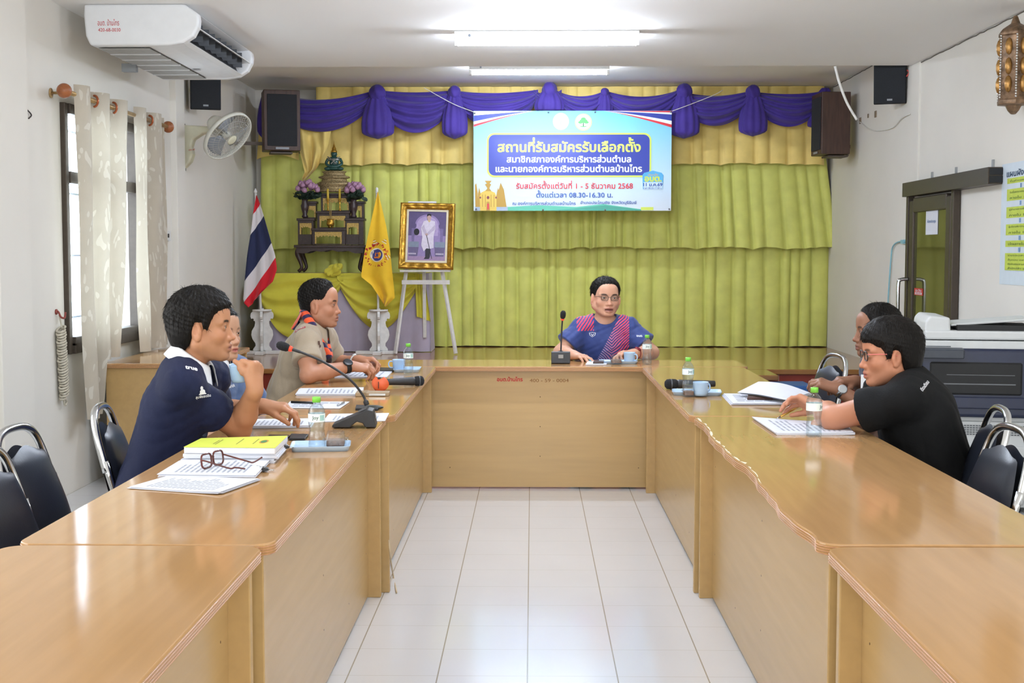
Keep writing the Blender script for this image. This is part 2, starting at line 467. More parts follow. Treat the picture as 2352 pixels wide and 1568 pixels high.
mb = MB(); mb.smooth = False; r_ = random.Random(5); wv_ = lambda x: -.30 + .016 * (math.sin(x * 5.3 + .6) * .6 + math.sin(x * 13.0) * .25 + math.sin(x * 31) * .12)
x_ = -1.14
while x_ < .42:
    l_ = r_.uniform(.05, .16); n_ = 7; w_ = r_.uniform(.004, .013) * (1 if x_ < 0 else .5)
    top_ = [(x_ + l_ * i / n_, wv_(x_ + l_ * i / n_) + .004 + w_ * math.sin(PI * (i + .3) / (n_ + .6)) * r_.uniform(.5, 1.2), .7506) for i in range(n_ + 1)]
    bot_ = [(x_ + l_ * i / n_, wv_(x_ + l_ * i / n_) + .0035, .7506) for i in range(n_ + 1)]
    mb.add(bot_ + top_, [(i, i + 1, n_ + 2 + i, n_ + 1 + i) for i in range(n_)])
    x_ += l_ + r_.uniform(.0, .05)
mb.build('chipped_laminate', mat('bare_chip', '#e0d0b4', .8, var=.08), tR2)
tR1 = table('bare beech table in the bottom right corner', (0.972, 1.77, 0), -PI / 2, L=2.40)
tR3 = table('beech table on the right holding the tray, cup and handheld microphone', (0.955, 6.572, 0), -PI / 2, L=2.36)
tH = table('head table across the far end, panel marked with red lettering and a brown number', (0.05, 8.012, 0), 0, L=2.48, D=0.50)
mb = MB()
put_text(mb, 'อบต.บ้านไทร', frame(Vector((-0.133 - .05, -0.1752, 0.668)), (1, 0, 0), (0, 0, 1)), width=0.155, bold=0.03)
mb.build('stencil', M_red_ink, tH)
mb = MB()
put_text(mb, '400 - 59 - 0004', frame(Vector((0.104 - .05, -0.1752, 0.66)), (1, 0, 0), (0, 0, 1)), width=0.235, height=0.02)
mb.build('handwritten_number', mat('brown_ink', '#8a5a2a', 0.8), tH)
tS = table('beech side table set lengthwise against the left wall under the window', (-2.335, 8.65, 0), PI / 2, L=1.42, D=0.62)
# ================================================================ stage drapery
def fabric(name, col, var=0.10, bump=0.15, rough=0.75, sheen=0.2, scale=7, bscale=160, stretch=(1, 1, 1)):
    return mat(name, col, rough, var=var, scale=scale, bump=bump, bscale=bscale, sheen=sheen, stretch=stretch, spec=0.3)
M_lime = fabric('lime_satin', '#d2d470', 0.07, 0.1, 0.55)
M_must = fabric('mustard_satin', '#ecd07a', 0.07, 0.1, 0.55)
M_purp = fabric('purple_cloth', '#43318a', 0.10, 0.15, 0.7)

def pleated(name, m, x0, x1, ztop, zbot, y0, pitch, amp, parent, seed, flare=0.0, hem=0.01, skew=0.0, right_flare=0.0, taper=0.35):
    r = random.Random(seed)
    n = int((x1 - x0) / pitch); ws = [pitch * r.uniform(0.62, 1.38) for _ in range(n)]; s = sum(ws); ws = [w * (x1 - x0) / s for w in ws]
    hs = [r.uniform(-hem, hem) for _ in range(n + 1)]; am = [r.uniform(.65, 1.25) for _ in range(n)]; sk = [r.uniform(-1, 1) * skew for _ in range(n + 1)]
    edges = [x0]
    for w in ws: edges.append(edges[-1] + w)
    K = 10; NV = 14; vs = []; fs = []; cols = n * K + 1
    for j in range(NV):
        v = j / (NV - 1)
        for i in range(cols):
            k = min(i // K, n - 1); t = (i - k * K) / K
            prof = abs(math.sin(PI * t)) ** 0.45
            a = amp * am[k] * (taper + (1 - taper) * v)
            kk = k + t
            x = edges[k] + ws[k] * t + (sk[k] * (1 - t) + sk[min(k + 1, n)] * t) * v + right_flare * v * ((edges[k] - x0) / (x1 - x0)) ** 6
            y = y0 - a * prof - flare * v ** 2
            z = ztop + (zbot - ztop) * v + ((hs[k] * (1 - t) + hs[k + 1] * t) + 0.006 * math.sin(PI * t)) * v
            vs.append((x, y, z))
    for j in range(NV - 1):
        for i in range(cols - 1): fs.append((j * cols + i, (j + 1) * cols + i, (j + 1) * cols + i + 1, j * cols + i + 1))
    return MB().add(vs, fs).build(name, m, parent)

cur = thing('stage_curtain', 'tall pleated lime and mustard curtain in three tiers covering the stage wall', 'curtain', (0, 12.9, 0.5))
def inpar(o, par):
    """keep world coordinates although parented to an Empty that only has a location"""
    o.matrix_parent_inverse = Matrix.Translation(par.location).inverted(); return o
inpar(pleated('lower_tier', M_lime, -2.66, 2.93, 1.55, 0.504, 12.95, 0.135, 0.055, cur, 3, hem=0.006, skew=0.02, taper=.8), cur)
inpar(pleated('middle_tier', M_lime, -2.66, 2.86, 2.40, 1.475, 12.87, 0.125, 0.06, cur, 5, flare=0.03, hem=0.013, skew=0.02, right_flare=0.12), cur)
inpar(pleated('upper_tier', M_must, -2.10, 2.82, 3.035, 2.285, 12.79, 0.15, 0.055, cur, 8, flare=0.02, hem=0.012, skew=0.015), cur)
inpar(pleated('upper_tier_corner', M_must, -2.66, -2.28, 2.62, 2.36, 12.79, 0.13, 0.05, cur, 9, hem=0.03, skew=0.03), cur)
# bunched mustard cloth hanging loose behind the loudspeaker
mb = MB()
YB2 = 12.60
def loose(u, v):
    l = [(684, 285), (688, 350), (700, 395), (694, 412)]; r_ = [(760, 300), (752, 340), (730, 385), (700, 415)]
    def ip(P, v):
        k = min(int(v * 3), 2); t = v * 3 - k; return (P[k][0] + (P[k + 1][0] - P[k][0]) * t, P[k][1] + (P[k + 1][1] - P[k][1]) * t)
    a, b = ip(l, v), ip(r_, v)
    p = at(a[0] + (b[0] - a[0]) * u, a[1] + (b[1] - a[1]) * u, y=YB2)
    return (p.x, p.y - 0.035 * math.sin(u * 9 + v * 2.5) * math.sin(PI * u) - 0.02 * math.sin(u * 17 - v * 5), p.z)
inpar(mb.grid(loose, 40, 20).build('loose_corner', M_must, cur), cur)

sw = thing('swag_valance', 'purple swagged valance with knotted tails along the top of the curtain', 'valance', (0, 12.6, 3.0))
YS = 12.56
def swag(xa, xb, ytop, sag, ybot, seed):
    r = random.Random(seed)
    A = at(xa, ytop, y=YS); B = at(xb, ytop, y=YS)
    zb = at(xa, ybot, y=YS).z; zs = at(xa, ytop + sag, y=YS).z
    ph = r.random() * 6
    def fn(u, v):
        c = 4 * u * (1 - u)
        c2 = c ** 0.75
        x = A.x + (B.x - A.x) * u
        zt = A.z - (A.z - zs) * c
        zl = (A.z - 0.07) - (A.z - 0.07 - zb) * c2
        z = zt + (zl - zt) * v
        fold = math.sin((v ** .85) * 30 + ph + 2.2 * math.sin(u * 3 + ph)) * 0.016 * (0.35 + .65 * c) + math.sin(v * 13 + ph * 2 + u * 4) * .010
        return (x, YS - 0.02 - 0.09 * math.sin(PI * min(1, v * .95)) * (0.3 + .7 * c) - fold, z)
    return inpar(MB().grid(fn, 34, 46).build('swag', M_purp, sw), sw)
def tail(x, y0, y1, w, seed):
    c = at(x, y0, y=YS - 0.06); e = at(x, y1, y=YS - 0.06); hw = w * YS / FOC / 2; ph = seed * 1.7
    def fn(u, v):
        a = 2 * PI * u
        rr = hw * (0.30 + 0.78 * math.sin(PI * min(1, 0.06 + v * 0.94) * 0.68)) if v < .86 else hw * (0.30 + 0.78 * math.sin(PI * (0.06 + .86 * .94) * 0.68)) * max(0.05, 1 - ((v - .86) / .14) ** 2)
        rr *= 1 + 0.09 * math.sin(a * 11 + ph) * (1 - v * .3)
        return (c.x + rr * math.cos(a), c.y + 0.55 * rr * math.sin(a), c.z + (e.z - c.z) * v)
    inpar(MB().grid(fn, 66, 24, None, True).build('tail', M_purp, sw), sw)
    def kn(u, v):
        a = 2 * PI * u; b = PI * (v - .5) * .999
        q = 1 + .12 * math.sin(a * 5 + ph + v * 6)
        return (c.x + hw * .55 * q * math.cos(b) * math.cos(a), c.y + hw * .5 * q * math.cos(b) * math.sin(a), c.z + hw * .6 * math.sin(b))
    inpar(MB().grid(kn, 26, 14, None, True).build('knot', M_purp, sw), sw)
for i, (xa, xb, yt, sag, yb) in enumerate([(607, 866, 207, 22, 303), (862, 1046, 207, 6, 306), (1042, 1236, 207, 8, 296), (1226, 1290, 206, 12, 262), (1278, 1390, 208, 14, 285), (1384, 1558, 207, 16, 300), (1552, 1730, 208, 12, 290), (1724, 1896, 209, 8, 292)]):
    swag(xa, xb, yt, sag, yb, i)
for i, (x, y0, y1, w) in enumerate([(867, 214, 319, 66), (1044, 212, 319, 52), (1262, 206, 259, 60), (1389, 212, 262, 34), (1572, 210, 318, 62), (1730, 212, 313, 58), (1872, 262, 294, 30)]):
    tail(x, y0, y1, w, i)
# end bunches
def bunch(x0, y0, x1, y1, w):
    a, b = at(x0, y0, y=YS - .02), at(x1, y1, y=YS - .02); hw = w * YS / FOC / 2
    def fn(u, v):
        an = 2 * PI * u; rr = hw * (0.5 + .6 * math.sin(PI * v * .9)) * (1 + .12 * math.sin(an * 7)) * (1 if v < .9 else (1 - v) * 10 + .05)
        return (a.x + (b.x - a.x) * v + rr * math.cos(an), a.y + .4 * rr * math.sin(an), a.z + (b.z - a.z) * v)
    inpar(MB().grid(fn, 44, 16, None, True).build('tail', M_purp, sw), sw)
bunch(612, 206, 602, 316, 26); bunch(1896, 202, 1890, 238, 30)

# ================================================================ banner
YBN = 12.40
B00 = at(1088, 484, y=YBN); B11 = at(1543, 254, y=YBN)
BW, BH = B11.x - B00.x, B11.z - B00.z
bs = BW / 2068
ban = thing('banner', 'blue vinyl banner with Thai lettering announcing election candidate registration', 'banner', (B00.x, YBN, B00.z))
def bp(X, Y): return ((X - 122) * bs, (1370 - Y) * (BH / 1040))
def vinyl(name, col): return mat(name, col, 0.38, var=0.015, scale=3, bump=0.35, bscale=5.5, stretch=(1.4, 1, 0.8), coat=0.06, spec=.4)
M_bg = vinyl('banner_sky', '#a5d8f2')
N, L, b = nodes_of(M_bg)
tcx = N.new('ShaderNodeTexCoord'); spx = N.new('ShaderNodeSeparateXYZ'); L.new(tcx.outputs['Object'], spx.inputs[0])
mr = N.new('ShaderNodeMapRange'); mr.inputs['From Max'].default_value = BH; L.new(spx.outputs[2], mr.inputs[0])
cr = N.new('ShaderNodeValToRGB'); L.new(mr.outputs[0], cr.inputs[0])
cr.color_ramp.elements[0].color = (*lin('#d5dfea'), 1); cr.color_ramp.elements[1].color = (*lin('#63c6ef'), 1)
e = cr.color_ramp.elements.new(0.35); e.color = (*lin('#c4e2f5'), 1)
L.new(cr.outputs[0], b.inputs['Base Color'])
mb = MB(); mb.smooth = False
slots = [M_bg]
lay = [0]
def poly(pts, m, z=None):
    if m not in slots: slots.append(m)
    mb.mi = slots.index(m); lay[0] += 1
    off = z if z is not None else lay[0] * 0.0001
    mb.add([(p[0], -off, p[1]) for p in pts], [tuple(range(len(pts)))])
def strip(top, bot, m):
    n = len(top)
    if m not in slots: slots.append(m)
    mb.mi = slots.index(m); lay[0] += 1
    mb.add([(p[0], -lay[0] * .0001, p[1]) for p in top + bot], [(i, n + i, n + i + 1, i + 1) for i in range(n - 1)])
mb.mi = 0
mb.box((BW / 2, 0.002, BH / 2), (BW, 0.003, BH))
v_red, v_blue, v_white, v_navy, v_lime = vinyl('banner_red', '#d8343f'), vinyl('banner_blue', '#2d3f9c'), vinyl('banner_white', '#eef3f8'), vinyl('banner_navy', '#2f3f9f'), vinyl('banner_lime', '#d3e35e')
v_green, v_tree, v_gold, v_gold2, v_teal, v_grey, v_badge, v_skyl = vinyl('banner_green', '#4fae5a'), vinyl('banner_trunk', '#2f6b4c'), vinyl('banner_gold', '#d9b84e'), vinyl('banner_gold_deep', '#b28b2e'), vinyl('banner_teal', '#58b99c'), vinyl('banner_grey', '#9fb0c6'), vinyl('banner_badge', '#57b0e2'), vinyl('banner_text_blue', '#3a5aa6')
# flag ribbons in the two top corners
def ribbon(x0, x1, y0a, y1a, bands):
    for (c, t0, t1) in bands:
        top = []; bot = []
        for i in range(13):
            u = i / 12; x = x0 + (x1 - x0) * u; th = (1 - u) ** 1.25
            yt = y0a; yb = y0a + (y1a - y0a) * th
            top.append(bp(x, yt + (yb - yt) * t0)); bot.append(bp(x, yt + (yb - yt) * t1))
        if x1 < x0: top.reverse(); bot.reverse()
        strip(top, bot, c)
ribbon(124, 760, 332, 495, [(v_white, 0, .28), (v_blue, .28, .66), (v_white, .66, .85), (v_red, .85, 1.0)])
ribbon(2190, 1480, 332, 505, [(v_red, 0, .10), (v_white, .10, .22), (v_blue, .22, .60), (v_white, .60, .82), (v_red, .82, 1.0)])
# two emblems
c1 = bp(1035, 440); c2 = bp(1270, 448); r_ = 88 * bs
poly(ellipse(*c1, r_ * .95, r_), vinyl('emblem_pale', '#d9e6ea')); poly(ellipse(*c1, r_ * .72, r_ * .78), vinyl('emblem_grey', '#b9cdbf'))
poly(ellipse(c1[0], c1[1] + r_ * .1, r_ * .32, r_ * .5), v_grey); poly(ellipse(c1[0] - r_ * .3, c1[1] - r_ * .2, r_ * .2, r_ * .25), v_white); poly(ellipse(c1[0] + r_ * .3, c1[1] - r_ * .2, r_ * .2, r_ * .25), vinyl('emblem_pale', '#d9e6ea'))
poly(ellipse(*c2, r_, r_), v_lime); poly(ellipse(*c2, r_ * .93, r_ * .93), vinyl('emblem_cream', '#f2e9c0')); poly(ellipse(*c2, r_ * .74, r_ * .74), v_white)
poly([(c2[0] - r_ * .07, c2[1] - r_ * .5), (c2[0] + r_ * .07, c2[1] - r_ * .5), (c2[0] + r_ * .05, c2[1]), (c2[0] - r_ * .05, c2[1])], v_tree)
for dx, dy, rx, ry in ((-.35, -.02, .28, .16), (.35, -.02, .28, .16), (-.15, .16, .3, .18), (.18, .16, .3, .18), (0, .36, .3, .2), (0, .05, .3, .16)):
    poly(ellipse(c2[0] + dx * r_, c2[1] + dy * r_, rx * r_, ry * r_, 16), v_green)
poly(ellipse(c2[0], c2[1] - r_ * .52, r_ * .4, r_ * .06, 16), v_green)
# title panel
a = bp(262, 1020); d = bp(1980, 560); poly(rrect(a[0], a[1], d[0], d[1], 75 * bs), v_lime)
a = bp(280, 1002); d = bp(1962, 577); poly(rrect(a[0], a[1], d[0], d[1], 62 * bs), v_navy)
# hills, monument, badge
poly([bp(480, 1370), bp(470, 1330), bp(800, 1312), bp(1200, 1330), bp(1480, 1300), bp(1880, 1355), bp(1880, 1370)], v_teal)
poly([bp(860, 1370), bp(1200, 1345), bp(1500, 1312), bp(1880, 1362), bp(1880, 1370)], vinyl('banner_teal_deep', '#3f9f8a'))
poly([bp(135, 1370), bp(135, 1325), bp(480, 1325), bp(480, 1370)], v_grey)
for xs in (((385, 1330), (375, 1190), (405, 1075), (440, 1150), (468, 1330)), ((140, 1330), (136, 1100), (150, 1080), (165, 1180), (170, 1330)), ((345, 1330), (365, 1180), (378, 1125), (395, 1200), (400, 1330)), ((165, 1330), (168, 1190), (180, 1125), (200, 1210), (205, 1330))):
    poly([bp(*p) for p in xs], v_gold2)
poly([bp(x, y) for x, y in ((190, 1370), (185, 1220), (200, 1180), (240, 1160), (270, 1140), (300, 1160), (345, 1180), (362, 1220), (362, 1370))], v_gold)
poly([bp(x, y) for x, y in ((245, 1165), (265, 1135), (255, 1115), (240, 1095), (262, 1085), (238, 1056), (312, 1056), (290, 1085), (306, 1095), (296, 1115), (288, 1135), (310, 1165))], v_gold2)
for x in (215, 245, 305, 335): poly([bp(x - 4, 1330), bp(x + 4, 1330), bp(x + 4, 1200), bp(x - 4, 1200)], v_gold2)
for x, rr in ((192, 9), (273, 14), (357, 9)): poly(ellipse(*bp(x, 1232), rr * bs, rr * bs * 1.2, 14), vinyl('banner_maroon', '#7a2e3a'))
poly([bp(255, 1370), bp(258, 1275), bp(288, 1275), bp(292, 1370)], v_gold2); poly([bp(264, 1355), bp(264, 1295), bp(283, 1295), bp(283, 1355)], v_red)
poly([bp(x, y) for x, y in ((1895, 1145), (1888, 1000), (1905, 975), (1998, 952), (2090, 975), (2108, 1000), (2100, 1145))], v_skyl if False else v_badge)
poly([bp(1900, 1148), bp(1900, 1072), bp(2098, 1072), bp(2098, 1148)], vinyl('banner_pale', '#cfe6f6'))
poly([bp(1875, 1365), bp(1875, 1332), bp(2005, 1332), bp(2005, 1365)], v_lime)
def btext(s, X0, X1, Y0, Y1, m, bold=0.0):
    if m not in slots: slots.append(m)
    mb.mi = slots.index(m)
    c = bp((X0 + X1) / 2, (Y0 + Y1) / 2)
    put_text(mb, s, frame(Vector((c[0], -lay[0] * .0001 - .0006, c[1])), (1, 0, 0), (0, 0, 1)), width=(X1 - X0) * bs, height=(Y1 - Y0) * BH / 1040, bold=bold)
btext('สถานที่รับสมัครรับเลือกตั้ง', 372, 1870, 605, 760, vinyl('banner_title_lime', '#dcec70'), 0.032)
btext('สมาชิกสภาองค์การบริหารส่วนตำบล', 468, 1770, 785, 868, v_white, 0.03)
btext('และนายกองค์การบริหารส่วนตำบลบ้านไทร', 352, 1885, 885, 968, v_white, 0.03)
btext('รับสมัครตั้งแต่วันที่ 1 - 5 ธันวาคม 2568', 567, 1790, 1055, 1140, v_red, 0.02)
btext('ตั้งแต่เวลา 08.30-16.30 น.', 778, 1580, 1155, 1232, v_skyl, 0.02)
btext('ณ องค์การบริหารส่วนตำบลบ้านไทร', 530, 1192, 1270, 1310, v_skyl, 0.02)
btext('อำเภอประโคนชัย จังหวัดบุรีรัมย์', 1240, 1828, 1265, 1310, v_skyl, 0.02)
btext('เลือกตั้ง', 1945, 2052, 978, 1006, v_gold, 0.01)
btext('อบต.', 1910, 2090, 1012, 1068, v_lime, 0.05)
btext('11 ม.ค.69', 1898, 2098, 1080, 1116, v_skyl, 0.04)
btext('เวลา 08.00-17.00 น.', 1900, 2096, 1124, 1144, v_skyl, 0.01)
mb.build('banner_sheet', slots, ban)
mb = MB()
for X, Y in ((135, 355), (2178, 345), (150, 1352), (2170, 1352), (905, 345), (1392, 345), (850, 1360), (1500, 1360)):
    c = bp(X, Y); mb.cyl((c[0], 0.0, c[1]), (c[0], -0.014, c[1]), 0.008, 12)
mb.build('eyelet', mat('eyelet_metal', '#8d9299', 0.4, 0.8), ban)
mb = MB()
for s in ([(1088, 257), (1040, 238), (980, 205), (975, 203)], [(1544, 255), (1590, 238), (1640, 218), (1660, 207)]):
    mb.tube(smooth_path([at(x, y, y=YBN - 0.02 + .12 * (i / 3)) for i, (x, y) in enumerate(s)]), 0.0035, 6)
rp = mb.build('rope', mat('white_cord', '#e3ded2', 0.8), ban); inpar(rp, ban)

# ================================================================ flags on white stands
def cloth_from_outline(left, right, y0, nu=30, nv=44, fold=0.03, nf=3.0, ph=0.0):
    """left/right: pixel outlines sampled from the tip downwards"""
    def ip(P, v):
        k = v * (len(P) - 1); i = min(int(k), len(P) - 2); t = k - i
        return P[i][0] + (P[i + 1][0] - P[i][0]) * t, P[i][1] + (P[i + 1][1] - P[i][1]) * t
    def fn(u, v):
        a, b = ip(left, v), ip(right, v)
        p = at(a[0] + (b[0] - a[0]) * u, a[1] + (b[1] - a[1]) * u, y=y0)
        return (p.x, y0 - fold * (0.25 + v) * (math.sin(u * nf * 2 * PI + ph + v) * .6 + math.sin(u * nf * 3.7 + 2 * v + ph) * .4) - 0.03 * v, p.z)
    return MB().grid(fn, nu, nv)
M_standw = mat('chipped_white_paint', '#dcdad6', 0.55, var=0.05, scale=30, bump=0.2)
def flag_stand(px, ybase, y, label, lo):
    b0 = at(px, ybase, y=y); b0.z = 0.50
    t = thing('flag_stand', label, 'flag stand', b0)
    prof = [(0.012, 0.03), (0.083, 0.03), (0.085, 0.045), (0.062, 0.075), (0.064, 0.10), (0.088, 0.135), (0.100, 0.175), (0.094, 0.215), (0.070, 0.255), (0.064, 0.285), (0.066, 0.305), (0.078, 0.305), (0.074, 0.318), (0.082, 0.327), (0.098, 0.323), (0.106, 0.345), (0.102, 0.375), (0.084, 0.395), (0.012, 0.395)]
    for k in range(4):
        Mx = Matrix.Rotation(k * PI / 2 + 0.12, 4, 'Z') @ Matrix.Rotation(PI / 2, 4, 'X')
        MB().prism(prof, 0.024, Mx, z0=-0.012).build('scroll_leg', M_standw, t, bevel=0.003)
    MB().cyl((0, 0, 0.03), (0, 0, 0.42), 0.017, 12).build('socket', M_standw, t)
    MB().lathe([(0.0, .395), (0.086, .395), (0.088, .402), (0.086, .41), (0.0, .41)], 32, cap=False).build('top_plate', M_standw, t)
    MB().box((lo, 0, 0.015), (0.36, 0.075, 0.03)).box((0, 0, 0.015), (0.075, 0.36, 0.03)).build('base', M_standw, t, bevel=0.004)
    return t, b0
YFL = 11.98
s1, p1 = flag_stand(603, 808, YFL, 'white scrollwork flag stand in the left corner holding the striped flag', 0.0)
s2, p2 = flag_stand(870, 808, YFL, 'white scrollwork flag stand beside the easel holding the yellow flag', -0.03)
Z8 = lambda X, Y: (560 + X / 3.5625, 420 + Y / 3.5625)
left = [Z8(*p) for p in ((103, 100), (75, 255), (55, 430), (30, 600), (15, 780), (4, 950), (16, 985), (50, 1016))]
right = [Z8(*p) for p in ((107, 100), (137, 175), (166, 265), (230, 485), (262, 590), (278, 705), (245, 805), (130, 915))]
fl1 = thing('thai_flag', 'red white and blue striped national flag hanging on a white pole', 'flag', p1)
mf = fabric('tricolour_cloth', '#ffffff', 0.02, 0.1)
N, L, b = nodes_of(mf)
tcx = N.new('ShaderNodeTexCoord'); spx = N.new('ShaderNodeSeparateXYZ'); L.new(tcx.outputs['Object'], spx.inputs[0])
s_ = YFL / FOC / 3.5625
o0 = at(*Z8(0, 0), y=YFL) - p1
ma = N.new('ShaderNodeMath'); ma.operation = 'MULTIPLY_ADD'; ma.inputs[1].default_value = 1.4 / s_; ma.inputs[2].default_value = (-o0.x * 1.4 + o0.z) / s_; L.new(spx.outputs[0], ma.inputs[0])
mc = N.new('ShaderNodeMath'); mc.operation = 'MULTIPLY_ADD'; mc.inputs[1].default_value = -1 / s_; L.new(spx.outputs[2], mc.inputs[0]); L.new(ma.outputs[0], mc.inputs[2])
md = N.new('ShaderNodeMath'); md.operation = 'DIVIDE'; md.inputs[1].default_value = 1400; L.new(mc.outputs[0], md.inputs[0])
cr = N.new('ShaderNodeValToRGB'); cr.color_ramp.interpolation = 'CONSTANT'; L.new(md.outputs[0], cr.inputs[0])
R_, W_, B_ = lin('#cf1f2c'), lin('#d9d4d6'), lin('#232a4c')
cr.color_ramp.elements[0].position = 0; cr.color_ramp.elements[0].color = (*R_, 1)
cr.color_ramp.elements[1].position = 364 / 1400; cr.color_ramp.elements[1].color = (*W_, 1)
for ps, c in ((502, B_), (804, W_), (972, R_)):
    e = cr.color_ramp.elements.new(ps / 1400); e.color = (*c, 1)
L.new(cr.outputs[0], b.inputs['Base Color'])
c = cloth_from_outline(left, right, YFL - 0.02, nf=2.2)
c.v = [(x - p1.x, y - p1.y, z - p1.z) for x, y, z in c.v]
c.build('flag_cloth', mf, fl1)
mb = MB(); mb.cyl((0, 0, 0.05), (-0.045, 0, 1.47), 0.011, 10); mb.lathe([(0.0, 1.47), (.012, 1.475), (.016, 1.49), (.004, 1.515), (0, 1.52)], 10, Matrix.Translation((-0.046, 0, 0)), cap=False)
mb.build('flagpole', M_standw, fl1)

Z3 = lambda X, Y: (540 + X / 3.409, 380 + Y / 3.409)
fl2 = thing('yellow_flag', 'yellow royal flag with a round emblem hanging beside the portrait', 'flag', p2)
left = [Z3(*p) for p in ((1116, 208), (1085, 350), (1040, 560), (1012, 700), (988, 870), (1070, 935), (1120, 1010), (1165, 1085))]
right = [Z3(*p) for p in ((1120, 208), (1150, 330), (1185, 480), (1213, 650), (1232, 840), (1245, 950), (1252, 1035), (1182, 1105))]
M_yel = fabric('yellow_cloth', '#e8bb2c', 0.05, 0.1)
c = cloth_from_outline(left, right, YFL - 0.03, nf=1.3, ph=2)
c.v = [(x - p2.x, y - p2.y, z - p2.z) for x, y, z in c.v]
fc = c.build('flag_cloth', M_yel, fl2)
bvf = BVHTree.FromPolygons(c.v, c.f)
mb = MB(); mb.cyl((0, 0, 0.05), (-0.01, 0.02, 1.47), 0.011, 10); mb.lathe([(0.0, 1.47), (.013, 1.472), (.013, 1.52), (0, 1.53)], 10, Matrix.Translation((-0.01, 0.02, 0)), cap=False)
mb.build('flagpole', M_standw, fl2)
mb = MB(); mb.smooth = False
es = [fabric('emblem_purple', '#3b3f7d', .05), fabric('emblem_orange', '#d9762a', .05), fabric('emblem_crimson', '#a92a26', .05), fabric('emblem_white', '#e4dccb', .03), fabric('emblem_gold_thread', '#c79a1f', .05)]
def femb(pts, mi, lvl):
    """lay a small flat shape (zoom px round the emblem centre) onto the cloth"""
    vs = []
    for X, Y in pts:
        p = at(*Z3(X, Y), y=YFL) - p2
        h = bvf.ray_cast(Vector((p.x, -2, p.z)), Vector((0, 1, 0)))
        if h[0] is None: h = bvf.find_nearest(Vector((p.x, -.05, p.z)))
        vs.append((h[0].x, h[0].y - 0.002 - lvl * .0012, h[0].z))
    mb.mi = mi; mb.add(vs, [tuple(range(len(vs)))])
ex, ey = 1113, 700
femb([(ex + 54 * math.cos(a), ey + 54 * math.sin(a)) for a in [2 * PI * i / 24 for i in range(24)]], 3, 0)
femb([(ex + 47 * math.cos(a), ey + 47 * math.sin(a)) for a in [2 * PI * i / 24 for i in range(24)]], 0, 1)
for q in ([(-22, -8), (-10, -22), (0, -12), (-8, -2), (-2, 8), (-20, 6)], [(4, -20), (22, -16), (26, 4), (12, 10), (16, -6), (6, -8)], [(-26, 14), (26, 12), (20, 24), (-20, 26)]):
    femb([(ex + x, ey + y) for x, y in q], 1, 2)
rr = random.Random(4)
for k in range(30):
    a = 2 * PI * k / 30 + rr.uniform(-.08, .08); R1 = rr.uniform(62, 78); l = rr.uniform(14, 26)
    if ex + 95 * math.cos(a) > 1210 or ex + 95 * math.cos(a) < 1003: l = 8
    px_, py_ = ex + R1 * math.cos(a), ey + R1 * math.sin(a) * 1.05; a2 = a + rr.uniform(.5, 1.2)
    femb([(px_, py_), (px_ + l * math.cos(a2) + 5, py_ + l * math.sin(a2)), (px_ + l * 1.1 * math.cos(a), py_ + l * 1.1 * math.sin(a)), (px_ - 6, py_ + 6)], rr.choice([1, 2, 2, 4]), 1)
for x0, y0, a in ((1100, 612, -.3), (1170, 605, .5), (1192, 722, 1.1)):
    for k in range(4):
        w = 22 - k * 4; ox = x0 + k * 9 * math.sin(a); oy = y0 - k * 9 * math.cos(a)
        femb([(ox - w * math.cos(a), oy - w * math.sin(a)), (ox + w * math.cos(a), oy + w * math.sin(a)), (ox + (w - 5) * math.cos(a) + 6 * math.sin(a), oy + (w - 5) * math.sin(a) - 6 * math.cos(a)), (ox - (w - 5) * math.cos(a) + 6 * math.sin(a), oy - (w - 5) * math.sin(a) - 6 * math.cos(a))], 3 if k % 2 == 0 else 4, 1)
mb.build('emblem', es, fl2)

# ================================================================ portrait on an easel
YE = 11.92
ez = thing('easel', 'white wooden easel carrying the gilt framed portrait', 'easel', (at(978, 812, y=YE).x, YE, 0.5))
def eleg(a, b, w, y0, y1, name):
    A = at(*a, y=y0) - ez.location; Bq = at(*b, y=y1) - ez.location
    d = Bq - A; q = d.to_track_quat('Z', 'Y').to_matrix().to_4x4()
    mb = MB(); mb.box((0, 0, d.length / 2), (w, 0.02, d.length)); mb.v = [tuple((Matrix.Translation(A) @ q) @ Vector(v)) for v in mb.v]
    return mb.build(name, M_standw, ez, bevel=0.002)
M_easel = M_standw
lz = 812
eleg((908, 812), (953, 470), 0.036, YE, YE + 0.16, 'leg'); eleg((1047, 812), (990, 470), 0.036, YE, YE + 0.16, 'leg')
eleg((976, 775), (972, 480), 0.03, YE + 0.26, YE + 0.2, 'rear_leg')
p = at(978, 648, y=YE + 0.06) - ez.location
MB().box(p, (0.44, 0.018, 0.04)).build('crossbar', M_standw, ez, bevel=0.002)
p = at(970, 466, y=YE + 0.17) - ez.location
MB().box(p, (0.26, 0.02, 0.03)).build('top_bar', M_standw, ez, bevel=0.002)
p = at(977, 622, y=YE + 0.02) - ez.location
MB().box(p, (0.46, 0.07, 0.018)).build('ledge', M_standw, ez, bevel=0.002)
fo = at(978, 618.5, y=YE - 0.01)
pf = thing('framed_portrait', 'gilt framed full length portrait of a man in a white robe on the easel', 'picture', fo, rot=(-0.16, math.radians(1.3), -0.03))
FW, FH = 0.505, 0.612
mb = MB()
prof = [(0.0, 0.0), (0.004, 0.030), (0.014, 0.038), (0.026, 0.032), (0.034, 0.024), (0.046, 0.027), (0.056, 0.016), (0.062, 0.008)]
